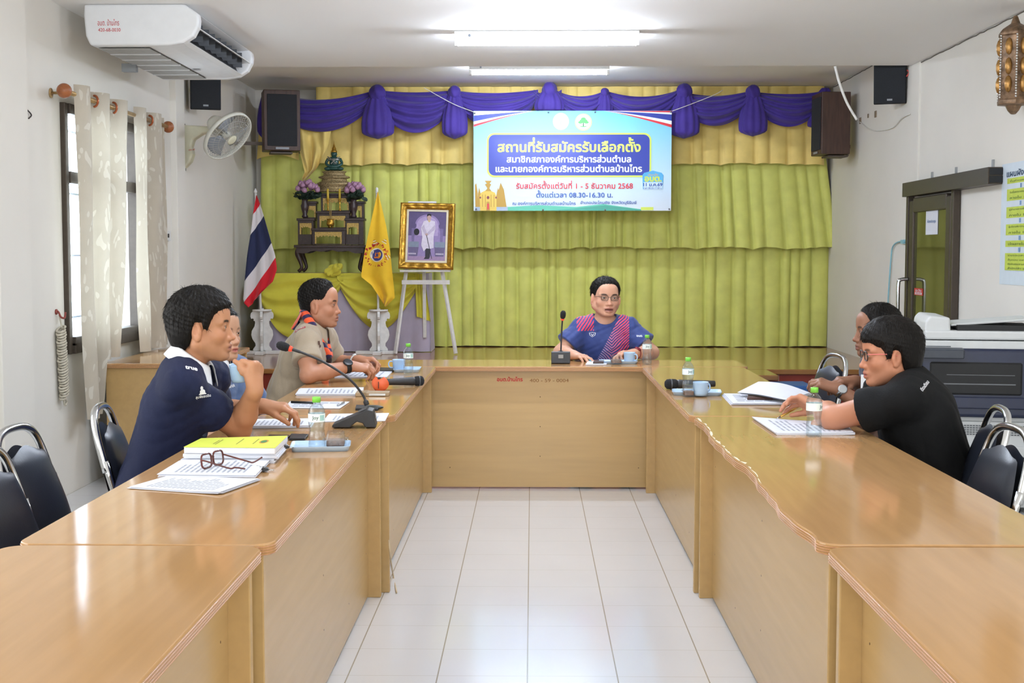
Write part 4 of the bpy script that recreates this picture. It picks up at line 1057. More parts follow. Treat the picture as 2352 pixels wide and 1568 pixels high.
# ================================================================ window curtains
RX = -2.63; RZ = 2.335
rod = thing('curtain_rod', 'wooden curtain rod with round ball finials above the window', 'curtain rod', (XL, 8.42, RZ))
M_rodw = mat('reddish_wood', '#a5633a', 0.4, var=.15, scale=8, stretch=(6, .8, 6)); M_rodb = mat('brass_rod', '#b99a6a', .35, .5, var=.1)
MB().cyl((RX - XL, -1.0, 0), (RX - XL, 1.02, 0), .014, 14).build('rod', M_rodb, rod)
for y in (-1.04, 1.06):
    MB().sphere((RX - XL, y, 0), .042, 18).build('finial', M_rodw, rod)
for y in (-.94, .98): MB().cyl((0, y, 0), (RX - XL, y, 0), .008, 8).cyl((0, y, 0), (.006, y, 0), .028, 14).build('bracket', M_rodb, rod)
def dam_mat():
    m = fabric('damask_curtain', '#bdb3a2', 0.05, .12, .7)
    N, L, b = nodes_of(m)
    tc = N.new('ShaderNodeTexCoord'); mp = N.new('ShaderNodeMapping'); mp.inputs['Scale'].default_value = (1, 1.2, .5); L.new(tc.outputs['Object'], mp.inputs[0])
    nz = N.new('ShaderNodeTexNoise'); nz.inputs['Scale'].default_value = 5.0; L.new(mp.outputs[0], nz.inputs[0])
    vm = N.new('ShaderNodeVectorMath'); vm.operation = 'MULTIPLY_ADD'; vm.inputs[1].default_value = (.42, .42, .42); L.new(nz.outputs['Color'], vm.inputs[0]); L.new(mp.outputs[0], vm.inputs[2])
    vo = N.new('ShaderNodeTexVoronoi'); vo.inputs['Scale'].default_value = 15; L.new(vm.outputs[0], vo.inputs[0])
    cr = N.new('ShaderNodeValToRGB'); cr.color_ramp.elements[0].position = .28; cr.color_ramp.elements[1].position = .31
    cr.color_ramp.elements[0].color = (1, 1, 1, 1); cr.color_ramp.elements[1].color = (0, 0, 0, 1); L.new(vo.outputs['Distance'], cr.inputs[0])
    src = b.inputs['Base Color'].links[0].from_socket
    mx = N.new('ShaderNodeMix'); mx.data_type = 'RGBA'; L.new(cr.outputs[0], mx.inputs[0]); L.new(src, mx.inputs[6]); mx.inputs[7].default_value = (*lin('#cdc7ba'), 1)
    L.new(mx.outputs[2], b.inputs['Base Color'])
    # thin cloth lets some daylight through
    tr = N.new('ShaderNodeBsdfTranslucent'); tr.inputs[0].default_value = (*lin('#d8cdb4'), 1)
    ad = N.new('ShaderNodeMixShader'); ad.inputs[0].default_value = .12
    out = [n for n in N if n.type == 'OUTPUT_MATERIAL'][0]
    L.new(b.outputs[0], ad.inputs[1]); L.new(tr.outputs[0], ad.inputs[2]); L.new(ad.outputs[0], out.inputs[0])
    return m
M_dam = dam_mat()
def eyelet_curtain(label, y0, y1, nw, amp, zb_fn, bot_shift, seed):
    t = thing('window_curtain', label, 'curtain', (RX, (y0 + y1) / 2, RZ), group='patterned eyelet curtains at the window')
    r = random.Random(seed); ph = 0.0
    def fn(u, v):
        yy = y0 + (y1 - y0) * u
        zt = RZ + .055; zb = zb_fn(u)
        w = math.sin(u * nw * 2 * PI + ph)
        sq_ = math.copysign(abs(w) ** .7, w)
        a = amp * (1 - .25 * v)
        y = yy + bot_shift(u) * v + .012 * math.sin(v * 5 + u * 7) * v
        return (a * sq_ + .012 * math.sin(v * 7 + u * 11) * v, y - (y0 + y1) / 2, zt + (zb - zt) * v - RZ)
    MB().grid(fn, int(nw * 26) + 1, 40).build('cloth', M_dam, t)
    # ring at every crossing of the rod
    k = 0
    for i in range(int(nw * 2) + 1):
        u = i / (nw * 2)
        if u <= 0.01 or u >= .995: continue
        yy = y0 + (y1 - y0) * u - (y0 + y1) / 2
        d = Vector((1, .18 * (1 if i % 2 else -1), 0)).normalized() if False else Vector((.55, .83 * (1 if i % 2 else 1), 0)).normalized()
        a1 = d.cross(Vector((0, 0, 1))); a2 = Vector((0, 0, 1))
        MB().tube([Vector((0, yy, 0)) + (a1 * math.cos(2 * PI * j / 20) + a2 * math.sin(2 * PI * j / 20)) * .033 for j in range(20)], .007, 8, closed=True).build('eyelet', mat('copper_eyelet', '#b4633c', .3, .4, var=.08), t)
    return t
def zb1(u): return 0.445 if u < 0.42 else (0.445 + (0.775 - 0.445) * min(1, (u - .42) / .04))
eyelet_curtain('patterned beige curtain nearest the camera, its long corner hanging below the table edge', 7.53, 8.42, 2.5, .062, zb1, lambda u: (.10 - .28 * u) , 1)
eyelet_curtain('patterned beige curtain over the far side of the window, touching the side table', 8.66, 9.38, 2.0, .055, lambda u: .765, lambda u: .03, 2)

# coiled cord hanging on a red hook
hk = at(128, 716, x=XL)
t = thing('coiled_cord', 'pale coiled rope hanging from a red hook on the left wall', 'rope', hk)
mb = MB()
zb = at(138, 912, x=XL).z - hk.z; zt = at(135, 752, x=XL).z - hk.z
pts = []
for i in range(26 * 12):
    a = 2 * PI * i / 12; v = i / (26 * 12); pts.append((.028 + .020 * math.cos(a), .03 * v + .05 * math.sin(a) * (.8 + .2 * math.sin(i * .37)), zt + (zb - zt) * v + .012 * math.sin(a)))
mb.tube(pts, .0065, 6)
mb.tube(smooth_path([(.02, .0, -.02), (.022, .01, zt * .5), (.03, .01, zt)]), .005, 6); mb.tube(smooth_path([(.03, .03, zb), (.03, .06, zb - .03), (.03, .03, zb - .045), (.03, .01, zb)]), .0065, 6)
mb.build('coil', mat('pale_rope', '#c9c1ae', .8, var=.12, scale=40, bump=.4), t)
mb = MB(); mb.tube(smooth_path([(0, 0, .0), (.015, 0, .0), (.03, .0, -.03), (.04, .03, -.035), (.04, .045, -.005)]), .006, 8); mb.cyl((0, 0, .0), (.008, 0, 0), .016, 12)
mb.build('hook', mat('dull_red_hook', '#8d3f35', .5), t)
# loose wire stubs on the wall
mb = MB(); mb.tube(smooth_path([at(*p, x=XL + .012) for p in ((22, 222), (45, 238), (62, 252), (72, 264), (66, 272))]), .004, 6)
tag(mb.build('wire_stub', mat('dark_wire', '#3b3634', .6)), 'dark loose wire end sticking out of the left pilaster', 'wire')
mb = MB(); mb.box(at(386, 541, x=XL + .012), (.02, .09, .075)); mb.mi = 1; mb.box(at(386, 541, x=XL + .02), (.012, .03, .03))
tag(mb.build('wall_socket', [M_white, M_dark], bevel=.003), 'small electrical socket on the left wall beside the far curtain', 'socket')
mb = MB(); mb.tube(smooth_path([at(*p, y=10.12) for p in ((1918, 152), (1928, 190), (1945, 235), (1968, 275))]), .010, 8)
mb.tube(smooth_path([at(*p, x=XR - .012) for p in ((1975, 280), (1995, 296), (2020, 300), (2050, 293), (2070, 272), (2090, 262))]), .004, 6)
tag(mb.build('white_cable', mat('white_cable_sheath', '#e3e1da', .5)), 'white cable dropping from the ceiling edge past the right loudspeaker', 'cable')
mb = MB(); mb.tube(smooth_path([at(*p, x=XR - .014) for p in ((2078, 555), (2062, 556), (2050, 568), (2046, 600), (2043, 640), (2040, 690), (2038, 760))]), .006, 6)
mb.box(at(2074, 555, x=XR - .014), (.02, .07, .03))
tag(mb.build('blue_cable', mat('pale_blue_cable', '#8fc3d0', .5)), 'pale blue network cable drooping beside the sliding door', 'cable')
for i, (x, y) in enumerate(((1976, 277), (1994, 266), (2011, 262))):
    tag(MB().box(at(x, y, x=XR - .004), (.008, .03 + .02 * (i != 1), .035 + .02 * (i != 1))).build('cable_clip', mat('clip_brown', '#8b7a66', .7), bevel=.002), ('lowest', 'middle', 'highest')[i] + ' of three small brown clips on the right wall under the loudspeaker', 'clip')
mb = MB(); mb.tube(smooth_path([at(2083, 168, y=10.36), at(2078, 160, y=10.33), at(2088, 165, y=10.3), at(2082, 176, y=10.3)]), .006, 6)
tag(mb.build('red_tie', mat('red_string', '#d2574f', .7)), 'red string tied beside the right wall loudspeaker', 'string')

# ================================================================ sliding door, notices
D0, D1, DZ = 10.06, 8.98, 1.86
dr = MB().box((XR - .03, D0 - .02, DZ / 2), (.07, .05, DZ)).box((XR - .03, D1 + .02, DZ / 2), (.05, .05, DZ)).build('door_1', M_bronze, bevel=.004); dr['kind'] = 'structure'
mb = MB().box((XR - .045, (D0 + 8.2) / 2, 1.905), (.10, D0 - 8.2 + .02, .105)); mb.mi = 1; mb.box((XR - .045, 8.187, 1.93), (.085, .004, .042)).box((XR - .045, 8.187, 1.882), (.085, .004, .042))
mb.build('door_track', [M_bronze, M_dark], dr, bevel=.003)
mb = MB()
y0, y1 = D0 - .05, D1 + .05
mb.box((XR - .035, y0 - .05, DZ / 2 - .02), (.045, .10, DZ - .04)).box((XR - .035, y1 + .05, DZ / 2 - .02), (.045, .10, DZ - .04)).box((XR - .035, (y0 + y1) / 2, DZ - .075), (.045, y0 - y1 - .2, .11)).box((XR - .035, (y0 + y1) / 2, .10), (.045, y0 - y1 - .2, .16))
mb.build('door_leaf', M_bronze, dr, bevel=.008)
M_dglass = mat('tinted_door_glass', '#4a4a26', 0.06, var=.02, spec=.6)
MB().box((XR - .032, (y0 + y1) / 2, DZ / 2), (.012, y0 - y1 - .16, DZ - .2)).build('door_glass', M_dglass, dr)
mb = MB(); hy = y0 - .03
mb.tube(smooth_path([(XR - .06, hy, 1.23), (XR - .115, hy - .0, 1.225), (XR - .135, hy, 1.19), (XR - .135, hy, .95), (XR - .135, hy, .76), (XR - .115, hy, .725), (XR - .06, hy, .72)], 8), .014, 12)
mb.build('door_handle', M_chrome, dr)
for i, y in enumerate((9.62, 9.08, 8.36)):
    tag(MB().box((XR - .006, y, 1.985), (.012, .022, .06)).build('track_bracket', mat('galvanised', '#a9abad', .5, .6)), ('far', 'middle', 'near')[i] + ' galvanised bracket above the sliding door track', 'bracket', 'brackets above the door track')
def wall_sheet(name, label, cat, p0, p1, m, fn=None, off=.004, th=.002):
    """p0 upper-left pixel, p1 lower-right pixel on the right-hand wall"""
    xw = XR - off; a = at(*p0, x=xw); b_ = at(*p1, x=xw)
    t = thing(name, label, cat, (xw, a.y, b_.z))
    w = a.y - b_.y; h = a.z - b_.z
    mb = MB(); slots = [m]
    mb.box((th / 2, -w / 2, h / 2), (th, w, h))
    lay = [0]
    def rect(x0, z0, x1, z1, mm):
        if mm not in slots: slots.append(mm)
        mb.mi = slots.index(mm); lay[0] += 1; d = -.00008 * lay[0] - .0003; mb.smooth = False
        mb.add([(d, -x0, z0), (d, -x1, z0), (d, -x1, z1), (d, -x0, z1)], [(0, 1, 2, 3)])
    def txt(s, cx, cz, w_, h_, mm, bold=.02):
        if mm not in slots: slots.append(mm)
        mb.mi = slots.index(mm); lay[0] += 1
        put_text(mb, s, frame(Vector((-.00008 * lay[0] - .0006, -cx, cz)), (0, -1, 0), (0, 0, 1)), width=w_, height=h_, bold=bold)
    if fn: fn(rect, txt, w, h)
    mb.build('sheet', slots, t)
    return t
tag(wall_sheet('notice', 'white paper notice with blue writing taped to the sliding door glass', 'notice', (2127, 482), (2153, 538), M_paper,
    lambda rect, txt, w, h: (txt('ห้องประชุม', w / 2, h * .52, w * .7, h * .17, mat('blue_ink', '#4d74a8', .7))), off=.042), None)
wall_sheet('warning_sticker', 'small red and white warning sticker on the sliding door', 'sticker', (2100, 661), (2119, 679), mat('sticker_red', '#c4322e', .5),
    lambda rect, txt, w, h: (rect(w * .1, h * .1, w * .9, h * .42, M_paper), txt('ระวัง', w / 2, h * .7, w * .7, h * .4, M_paper), txt('กระจก', w / 2, h * .26, w * .6, h * .22, M_red_ink)), off=.0425)
def post(rect, txt, w, h):
    pl = mat('poster_lime', '#c3d355', .6); pb = mat('poster_arrow', '#7d9fc8', .6); dk = mat('poster_ink', '#39506b', .7); gi = mat('poster_green_ink', '#4d6b2a', .7)
    s = h / 290.0
    txt('แผนผังขั้นตอนการให้บริการ', w * .5, h - 22 * s, w * .86, 22 * s, dk, .03)
    rows = [(54, 68, ['ยื่นคำขอหนังสือ']), (82, 112, ['รับเรื่องตรวจสอบเอกสาร', 'ภายใน 1 วัน']), (128, 156, ['ผู้อำนวยการพิจารณา', 'ภายใน 1 วัน']), (172, 200, ['ผู้บริหารพิจารณาอนุมัติ', 'ภายใน 1 วัน']), (214, 230, ['แจ้งผลภายใน 1 วัน']), (246, 290, ['รวมระยะเวลา 5 วัน', 'ขั้นตอน เวลา วัน', 'ติดต่อสอบถามภายใน', 'สำนักปลัด อบต.'])]
    yy = 44
    for i, (a, b_, ls) in enumerate(rows):
        a = 36 + (a - 54) * .93; b_ = 36 + (b_ - 54) * .93
        for x0, x1 in ((.08, .46), (.56, .94)):
            rect(w * x0, h - b_ * s, w * x1, h - a * s, pl)
            for j, l in enumerate(ls): txt(l, w * (x0 + x1) / 2, h - (a + (b_ - a) * (j + .5) / len(ls)) * s, w * .30, (b_ - a) * s * .5 / len(ls), gi, .015)
            if i < 5: rect(w * ((x0 + x1) / 2 - .012), h - (b_ + 13 * .93) * s, w * ((x0 + x1) / 2 + .012), h - (b_ + 2) * s, pb)
wall_sheet('poster', 'pale blue service flow chart poster with lime boxes on the right wall', 'poster', (2302, 378), (2480, 664), mat('poster_pale_blue', '#d5e1ea', .5, var=.02), post)

# hanging gilt lantern ornament at the top right
lc = at(2330, 150, x=XR - .10)
M_orn = mat('aged_copper_gilt', '#93765c', .4, .45, var=.35, scale=26, bump=.5, bscale=60)
t = thing('wall_ornament', 'tall aged copper wall lantern with jewelled edge at the top right', 'ornament', lc)
zt, zb = at(2330, 36, x=XR - .1).z - lc.z, at(2325, 262, x=XR - .1).z - lc.z
H_ = zt - zb; hw = .10
pr = [(0.012, .5), (.016, .485), (.03, .42), (.085, .36), (.10, .33), (.10, .30), (.092, .29), (.092, -.34), (.10, -.36), (.098, -.40), (.05, -.41), (.035, -.46), (.016, -.495), (0.0, -.5)]
MB().lathe([(r * 1.0, z * H_) for r, z in pr], 6, Matrix.Rotation(.3, 4, 'Z')).build('body', M_orn, t, bevel=.003)
for k in range(6):
    a = .3 + 2 * PI * k / 6; mb = MB()
    for i in range(24): mb.sphere((.094 * math.cos(a), .094 * math.sin(a), (-.33 + .62 * i / 23) * H_), .0075, 6)
    mb.build('bead_edge', mat('mirror_bead', '#d9d6d2', .12, .8), t)
mb = MB()
for k in range(6):
    a = .3 + 2 * PI * (k + .5) / 6; c_ = Vector((math.cos(a), math.sin(a), 0))
    for z in (.18, -.02, -.2): mb.sphere(c_ * .082 + Vector((0, 0, z * H_)), (.022, .022, .05), 8)
mb.build('relief', mat('gilt_relief', '#b88a4e', .35, .7, var=.2, scale=60), t)
MB().cyl((.0, 0, .1), (.1, 0, .1), .012, 10).build('wall_arm', M_orn, t)

# ================================================================ photocopier
cx0, cx1, cy, cdp = 2.13, 2.735, 7.16, .62
cp = thing('photocopier', 'white and navy office photocopier standing against the right wall', 'photocopier', ((cx0 + cx1) / 2, cy, 0), -0.17)
cw = cx1 - cx0
M_cpw = mat('copier_white', '#d9dbdb', .45, var=.02); M_cpn = mat('copier_navy', '#232a44', .35, var=.06); M_cpb = mat('copier_black', '#121316', .5, var=.1)
def CB(n, x0, x1, y0, y1, z0, z1, m, bv=.006, **k): return MB().box(((x0 + x1) / 2, (y0 + y1) / 2, (z0 + z1) / 2), (x1 - x0, y1 - y0, z1 - z0)).build(n, m, cp, bevel=bv, **k)
h2 = cw / 2
CB('base_cabinet', -h2, h2 + .03, .02, cdp, .03, .50, M_cpw); CB('body', -h2, h2 + .03, .03, cdp, .50, .905, M_cpw)
CB('upper_body', -h2 + .02, h2 + .03, .0, cdp, .90, .945, M_cpw)
CB('paper_tray', -h2 + .01, h2 + .02, .0, .03, .26, .37, M_cpw, .008); CB('paper_tray', -h2 + .01, h2 + .02, .0, .03, .10, .25, M_cpw, .008)
CB('front_panel', -h2, h2 - .02, -.012, .03, .525, .905, M_cpn, .02, seg=4)
CB('output_recess', -h2 + .05, h2 - .06, -.016, .02, .645, .835, M_cpb, .015)
mb = MB(); mb.box((0, -.018, .71), (cw - .2, .006, .006)).box((0.02, -.018, .76), (cw - .25, .004, .003)); mb.build('output_edge', mat('edge_grey', '#77797d', .4), cp)
CB('front_cover', -h2 + .03, h2 - .04, -.022, -.01, .575, .64, M_cpn, .012)
mb = MB(); mb.prism([(-.06, .85), (-.06, .90), (.14, .925), (.14, .87)], .27, Matrix.Translation((-h2 - .04, 0, 0)) @ Matrix.Rotation(PI / 2, 4, 'Z') @ Matrix.Rotation(PI / 2, 4, 'X'))
mb.v = [(y_ * 0 + v[0], v[1], v[2]) for v in mb.v for y_ in (0,)]
mb.build('control_panel', mat('copier_dark_grey', '#3d424c', .4, var=.06), cp, bevel=.006)
mb = MB(); mb.box((-h2 + .10, .03, .918), (.13, .07, .004), (.12, 0, 0)); mb.build('display', mat('dim_display', '#59636b', .15), cp)
prof = [(-h2 + .02, .945), (h2 + .06, .945), (h2 + .06, 1.045), (h2 - .02, 1.055), (-h2 + .18, 1.07), (-h2 + .06, 1.075), (-h2 + .02, 1.03)]
CB('document_feeder', -h2 + .03, h2 + .06, .02, cdp - .02, .95, 1.0, M_cpw, .012)
mb = MB().prism([(-h2 + .03, .99), (-h2 + .17, .99), (-h2 + .165, 1.07), (-h2 + .06, 1.078), (-h2 + .035, 1.05)], cdp - .08, Matrix.Translation((0, cdp - .04, 0)) @ Matrix.Rotation(PI / 2, 4, 'X'))
mb.build('feeder_head', M_cpw, cp, bevel=.012, seg=3)
MB().box((.09, .26, 1.045), (.44, .38, .012), (0, -.08, 0)).build('feeder_tray', M_cpw, cp, bevel=.005)
MB().box((.10, .20, 1.015), (.40, .34, .03)).build('feeder_gap', M_cpb, cp)
mb = MB().box((.08, .07, 1.005), (.36, .02, .04)); mb.build('feeder_lip', M_cpw, cp, bevel=.006)
mb = MB()
for i in range(5):
    for j in range(22): mb.box((-.05 + j * .0155, .0185, .43 + i * .012), (.011, .006, .006))
mb.build('vent', mat('vent_grey', '#6f7377', .6), cp)
for sx in (-1, 1): MB().cyl((sx * (h2 - .06), .08, .0), (sx * (h2 - .06), .08, .035), .02, 12).build('foot', M_dark, cp)

# pale board with a blue edge leaning at the stage front
wb0 = at(1745, 862, y=9.9); wb1 = at(1857, 893, y=9.75)
t = thing('blue_edged_box', 'pale storage box with a blue rim standing before the stage on the right', 'box', ((wb0.x + wb1.x) / 2 - .1, 9.8, 0))
w = wb1.x - wb0.x + .2
MB().box((0, 0, .20), (w, .34, .40)).build('body', mat('pale_box', '#cfcdc4', .6), t, bevel=.01)
mb = MB().box((0, 0, .425), (w + .03, .37, .05)); mb.build('rim', mat('blue_rim', '#2d5b98', .5), t, bevel=.012)
mb = MB().box((w / 2 - .02, -.17, .375), (.06, .03, .06)); mb.build('corner_clip', MATS['blue_rim'], t, bevel=.006)

# ================================================================ chairs
M_vinyl = mat('navy_vinyl', '#20242e', 0.33, var=.08, scale=6, bump=.08, bscale=200)
def chair():
    t = thing('banquet_chair', '', 'chair', (0, 0, 0), group='chrome framed chairs with dark vinyl pads')
    # faces +x; back at -x. frame of flat chrome tube
    def lean(z): return -.20 - .13 * max(0, (z - .42)) / .48
    for s in (-1, 1):
        MB().tube(smooth_path([(-.33, s * .20, .0), (-.24, s * .20, .25), (lean(.45), s * .195, .45), (lean(.7), s * .185, .72)], 5), .013, 8).build('leg', M_chrome, t)
        MB().tube(smooth_path([(.21, s * .20, .0), (.19, s * .20, .25), (.17, s * .19, .43)], 5), .013, 8).build('leg', M_chrome, t)
    # upper back frame with arched handle
    P = smooth_path([(lean(.68), -.187, .68), (lean(.80), -.170, .80), (lean(.86), -.140, .865), (lean(.89), -.085, .895), (lean(.90), 0, .902), (lean(.89), .085, .895), (lean(.86), .140, .865), (lean(.80), .170, .80), (lean(.68), .187, .68)], 6)
    MB().tube(P, .014, 10).build('back_frame', M_chrome, t)
    mb = MB()
    for z in (.395,): mb.tube([(-.18, -.19, z), (.17, -.19, z), (.17, .19, z), (-.18, .19, z)], .011, 8, closed=True)
    mb.build('seat_frame', M_chrome, t)
    def bk(u, v):
        z = .46 + .37 * v; hw = (.195 - .055 * max(0, v - .35) ** 1.4 / .5) * (1 - .10 * max(0, (v - .93)) / .07)
        zt = z + (.014 * math.cos((u - .5) * 2 * PI * 1.0) if v > .95 else 0)
        bul = .030 * (math.sin(PI * u) * math.sin(PI * min(1, max(0, v)))) ** .4
        return hw, zt, bul
    vs = []
    def front(u, v): hw, z, b_ = bk(u, v); return (lean(z) + .022 + b_, (u - .5) * 2 * hw, z)
    def rear(u, v): hw, z, b_ = bk(1 - u, v); return (lean(z) - .012 - b_ * .35, (.5 - u) * 2 * hw, z)
    MB().grid(front, 18, 18).grid(rear, 18, 18).build('backrest', M_vinyl, t)
    def seat(u, v):
        a = 2 * PI * u; c, s_ = math.cos(a), math.sin(a); rx = .22 * math.copysign(abs(c) ** .45, c); ry = .21 * math.copysign(abs(s_) ** .45, s_)
        p_ = [(0, .41), (.97, .41), (1.0, .43), (.98, .46), (.88, .475), (0, .485)][min(5, int(round(v * 5)))]
        return (rx * p_[0], ry * p_[0], p_[1])
    MB().grid(seat, 36, 6, None, True).build('seat', M_vinyl, t)
    return t
CH = chair(); _first = [True]
def put_chair(x, y, rz, label):
    global CH
    if _first[0]: o = CH; _first[0] = False
    else: o = copy_tree(CH)
    o.location = (x, y, 0); o.rotation_euler = (0, 0, rz); o.scale = (0.96, 0.96, 0.96); o['label'] = label
    return o
put_chair(-1.26, 4.74, 0.12, 'dark vinyl chair with chrome frame behind the man drinking in the navy polo')
put_chair(-1.34, 4.10, -0.05, 'dark vinyl chair at the left edge, the one farther from the camera')
put_chair(-1.27, 3.62, -0.12, 'dark vinyl chair at the left edge, the one nearest the camera')
put_chair(-1.30, 5.70, 0.0, 'dark vinyl chair under the person in the blue polo with white collar')
put_chair(-1.30, 6.95, 0.05, 'dark vinyl chair with a black loop back beside the man in the scout shirt')
put_chair(1.37, 4.72, PI - .12, 'dark vinyl chair behind the man in the black shirt, farther of the right pair')
put_chair(1.225, 4.155, PI + .05, 'empty dark vinyl chair at the right edge, nearest the camera')
put_chair(1.50, 6.02, PI + .0, 'dark vinyl chair under the man with the silver watch')
put_chair(1.36, 7.10, PI + .2, 'empty dark vinyl chair on the right in front of the red stage riser')
put_chair(.47, 8.66, -PI / 2, 'dark vinyl chair of the man speaking at the head table')
# ================================================================ bodies as smooth implicit surfaces
F32 = np.float32
class Field:
    def __init__(s, lo, hi, h):
        s.lo = np.array(lo, F32); s.h = h
        s.n = np.ceil((np.array(hi) - np.array(lo)) / h).astype(int) + 1
        s.D = np.full(s.n, 1.0, F32)
        s.ax = [s.lo[i] + h * np.arange(s.n[i], dtype=F32) for i in range(3)]
    def put(s, prim, k=0.01, op='u', grow=0.0, extra=0.0):
        f, lo, hi = prim
        m = k + 3 * s.h + abs(grow) + 0.004 + extra
        sl = []
        for i in range(3):
            a = int(max(0, math.floor((lo[i] - m - s.lo[i]) / s.h))); b = int(min(s.n[i], math.ceil((hi[i] + m - s.lo[i]) / s.h) + 1))
            if b <= a: return s
            sl.append(slice(a, b))
        P = (s.ax[0][sl[0]][:, None, None], s.ax[1][sl[1]][None, :, None], s.ax[2][sl[2]][None, None, :])
        d = f(P) - grow; o = s.D[tuple(sl)]
        if op == 'u':
            hh = np.clip(0.5 + 0.5 * (o - d) / k, 0, 1); s.D[tuple(sl)] = o * (1 - hh) + d * hh - k * hh * (1 - hh)
        elif op == 's':
            d = -d; hh = np.clip(0.5 - 0.5 * (o - d) / k, 0, 1); s.D[tuple(sl)] = o * (1 - hh) + d * hh + k * hh * (1 - hh)
        return s
    def clip(s, fn, k=0.006):
        """keep only where fn(X,Y,Z) < 0"""
        d = fn(s.ax[0][:, None, None], s.ax[1][None, :, None], s.ax[2][None, None, :]); o = s.D
        hh = np.clip(0.5 - 0.5 * (o - d) / k, 0, 1); s.D = o * (1 - hh) + d * hh + k * hh * (1 - hh)
        return s
    def wrinkle(s, fn):
        s.D = s.D + fn(s.ax[0][:, None, None], s.ax[1][None, :, None], s.ax[2][None, None, :]).astype(F32)
        return s
    def mesh(s, smooth=2):
        D = s.D; S = D < 0
        D[0] = D[-1] = 1; D[:, 0] = D[:, -1] = 1; D[:, :, 0] = D[:, :, -1] = 1
        S = D < 0
        c = np.zeros(tuple(s.n - 1), np.int8)
        offs = [(i, j, k) for i in (0, 1) for j in (0, 1) for k in (0, 1)]
        nx, ny, nz = s.n - 1
        for i, j, k in offs: c += S[i:i + nx, j:j + ny, k:k + nz]
        I = np.argwhere((c > 0) & (c < 8))
        idx = np.full(tuple(s.n - 1), -1, np.int64); idx[I[:, 0], I[:, 1], I[:, 2]] = np.arange(len(I))
        V = np.stack([D[I[:, 0] + i, I[:, 1] + j, I[:, 2] + k] for i, j, k in offs], 1)
        acc = np.zeros((len(I), 3), F32); cnt = np.zeros(len(I), F32)
        O = np.array(offs, F32)
        for a in range(8):
            for b in range(a + 1, 8):
                if np.abs(O[a] - O[b]).sum() != 1: continue
                m = (V[:, a] < 0) != (V[:, b] < 0)
                t = V[m, a] / (V[m, a] - V[m, b])
                acc[m] += O[a] + (O[b] - O[a]) * t[:, None]; cnt[m] += 1
        P = s.lo + s.h * (I + acc / cnt[:, None])
        quads = []
        for ax in range(3):
            A = np.moveaxis(S, ax, 0); m = A[:-1] != A[1:]
            B = np.moveaxis(idx, ax, 0)
            e = np.argwhere(m[:, 1:-1, 1:-1]); e[:, 1:] += 1
            sgn = A[e[:, 0], e[:, 1], e[:, 2]]
            q = np.stack([B[e[:, 0], e[:, 1] - 1, e[:, 2] - 1], B[e[:, 0], e[:, 1], e[:, 2] - 1], B[e[:, 0], e[:, 1], e[:, 2]], B[e[:, 0], e[:, 1] - 1, e[:, 2]]], 1)
            fl = sgn if ax != 1 else ~sgn
            q[~fl] = q[~fl][:, ::-1]
            quads.append(q)
        Q = np.concatenate(quads); Q = Q[(Q >= 0).all(1)]
        for _ in range(smooth):
            E = np.concatenate([Q[:, [0, 1]], Q[:, [1, 2]], Q[:, [2, 3]], Q[:, [3, 0]]])
            a2 = np.zeros_like(P); n2 = np.zeros(len(P), F32)
            for x in (0, 1):
                for ch in range(3): a2[:, ch] += np.bincount(E[:, x], P[E[:, 1 - x], ch], len(P)).astype(F32)
                n2 += np.bincount(E[:, x], minlength=len(P))
            P = 0.5 * P + 0.5 * a2 / np.maximum(n2, 1)[:, None]
        return P.astype(F32), Q

def np_object(name, P, Q, m, parent=None, col=None, origin=None):
    if origin is not None: P = P - np.array(origin, F32)
    me = bpy.data.meshes.new(name)
    me.vertices.add(len(P)); me.vertices.foreach_set('co', np.ascontiguousarray(P, F32).ravel())
    me.loops.add(len(Q) * 4); me.loops.foreach_set('vertex_index', Q.ravel().astype(np.int32))
    me.polygons.add(len(Q)); me.polygons.foreach_set('loop_start', np.arange(len(Q), dtype=np.int32) * 4)
    me.polygons.foreach_set('use_smooth', np.ones(len(Q), bool))
    me.update(calc_edges=True); me.validate()
    if col is not None:
        a = me.color_attributes.new('Col', 'FLOAT_COLOR', 'POINT'); a.data.foreach_set('color', np.concatenate([col, np.ones((len(P), 1))], 1).astype(F32).ravel())
    me.materials.append(m)
    o = bpy.data.objects.new(name, me); COL.objects.link(o)
    if parent: o.parent = parent
    return o

def A3(v): return np.array(v, F32)
def cone(a, b, ra, rb):
    a, b = A3(a), A3(b); ba = b - a; L2 = float((ba * ba).sum()) + 1e-9
    def f(P):
        px, py, pz = P[0] - a[0], P[1] - a[1], P[2] - a[2]
        h = np.clip((px * ba[0] + py * ba[1] + pz * ba[2]) / L2, 0, 1)
        return np.sqrt((px - h * ba[0]) ** 2 + (py - h * ba[1]) ** 2 + (pz - h * ba[2]) ** 2) - (ra + (rb - ra) * h)
    r = max(ra, rb); return f, np.minimum(a, b) - r, np.maximum(a, b) + r
def ell(c, r, R=None):
    c = A3(c); r = A3(r); R = np.eye(3, dtype=F32) if R is None else np.array(R, F32)
    def f(P):
        p = (P[0] - c[0], P[1] - c[1], P[2] - c[2])
        q = [p[0] * R[0, i] + p[1] * R[1, i] + p[2] * R[2, i] for i in range(3)]
        k0 = np.sqrt((q[0] / r[0]) ** 2 + (q[1] / r[1]) ** 2 + (q[2] / r[2]) ** 2)
        k1 = np.sqrt((q[0] / r[0] ** 2) ** 2 + (q[1] / r[1] ** 2) ** 2 + (q[2] / r[2] ** 2) ** 2) + 1e-9
        return k0 * (k0 - 1) / k1
    e = np.sqrt(((R * r) ** 2).sum(1)); return f, c - e, c + e
def nrm(v): v = np.array(v, float); return v / np.linalg.norm(v)
def axes(fwd, up):
    """columns: forward, left, up"""
    f = nrm(fwd); u = np.array(up, float); u = nrm(u - f * (u @ f)); return np.stack([f, np.cross(u, f), u], 1)
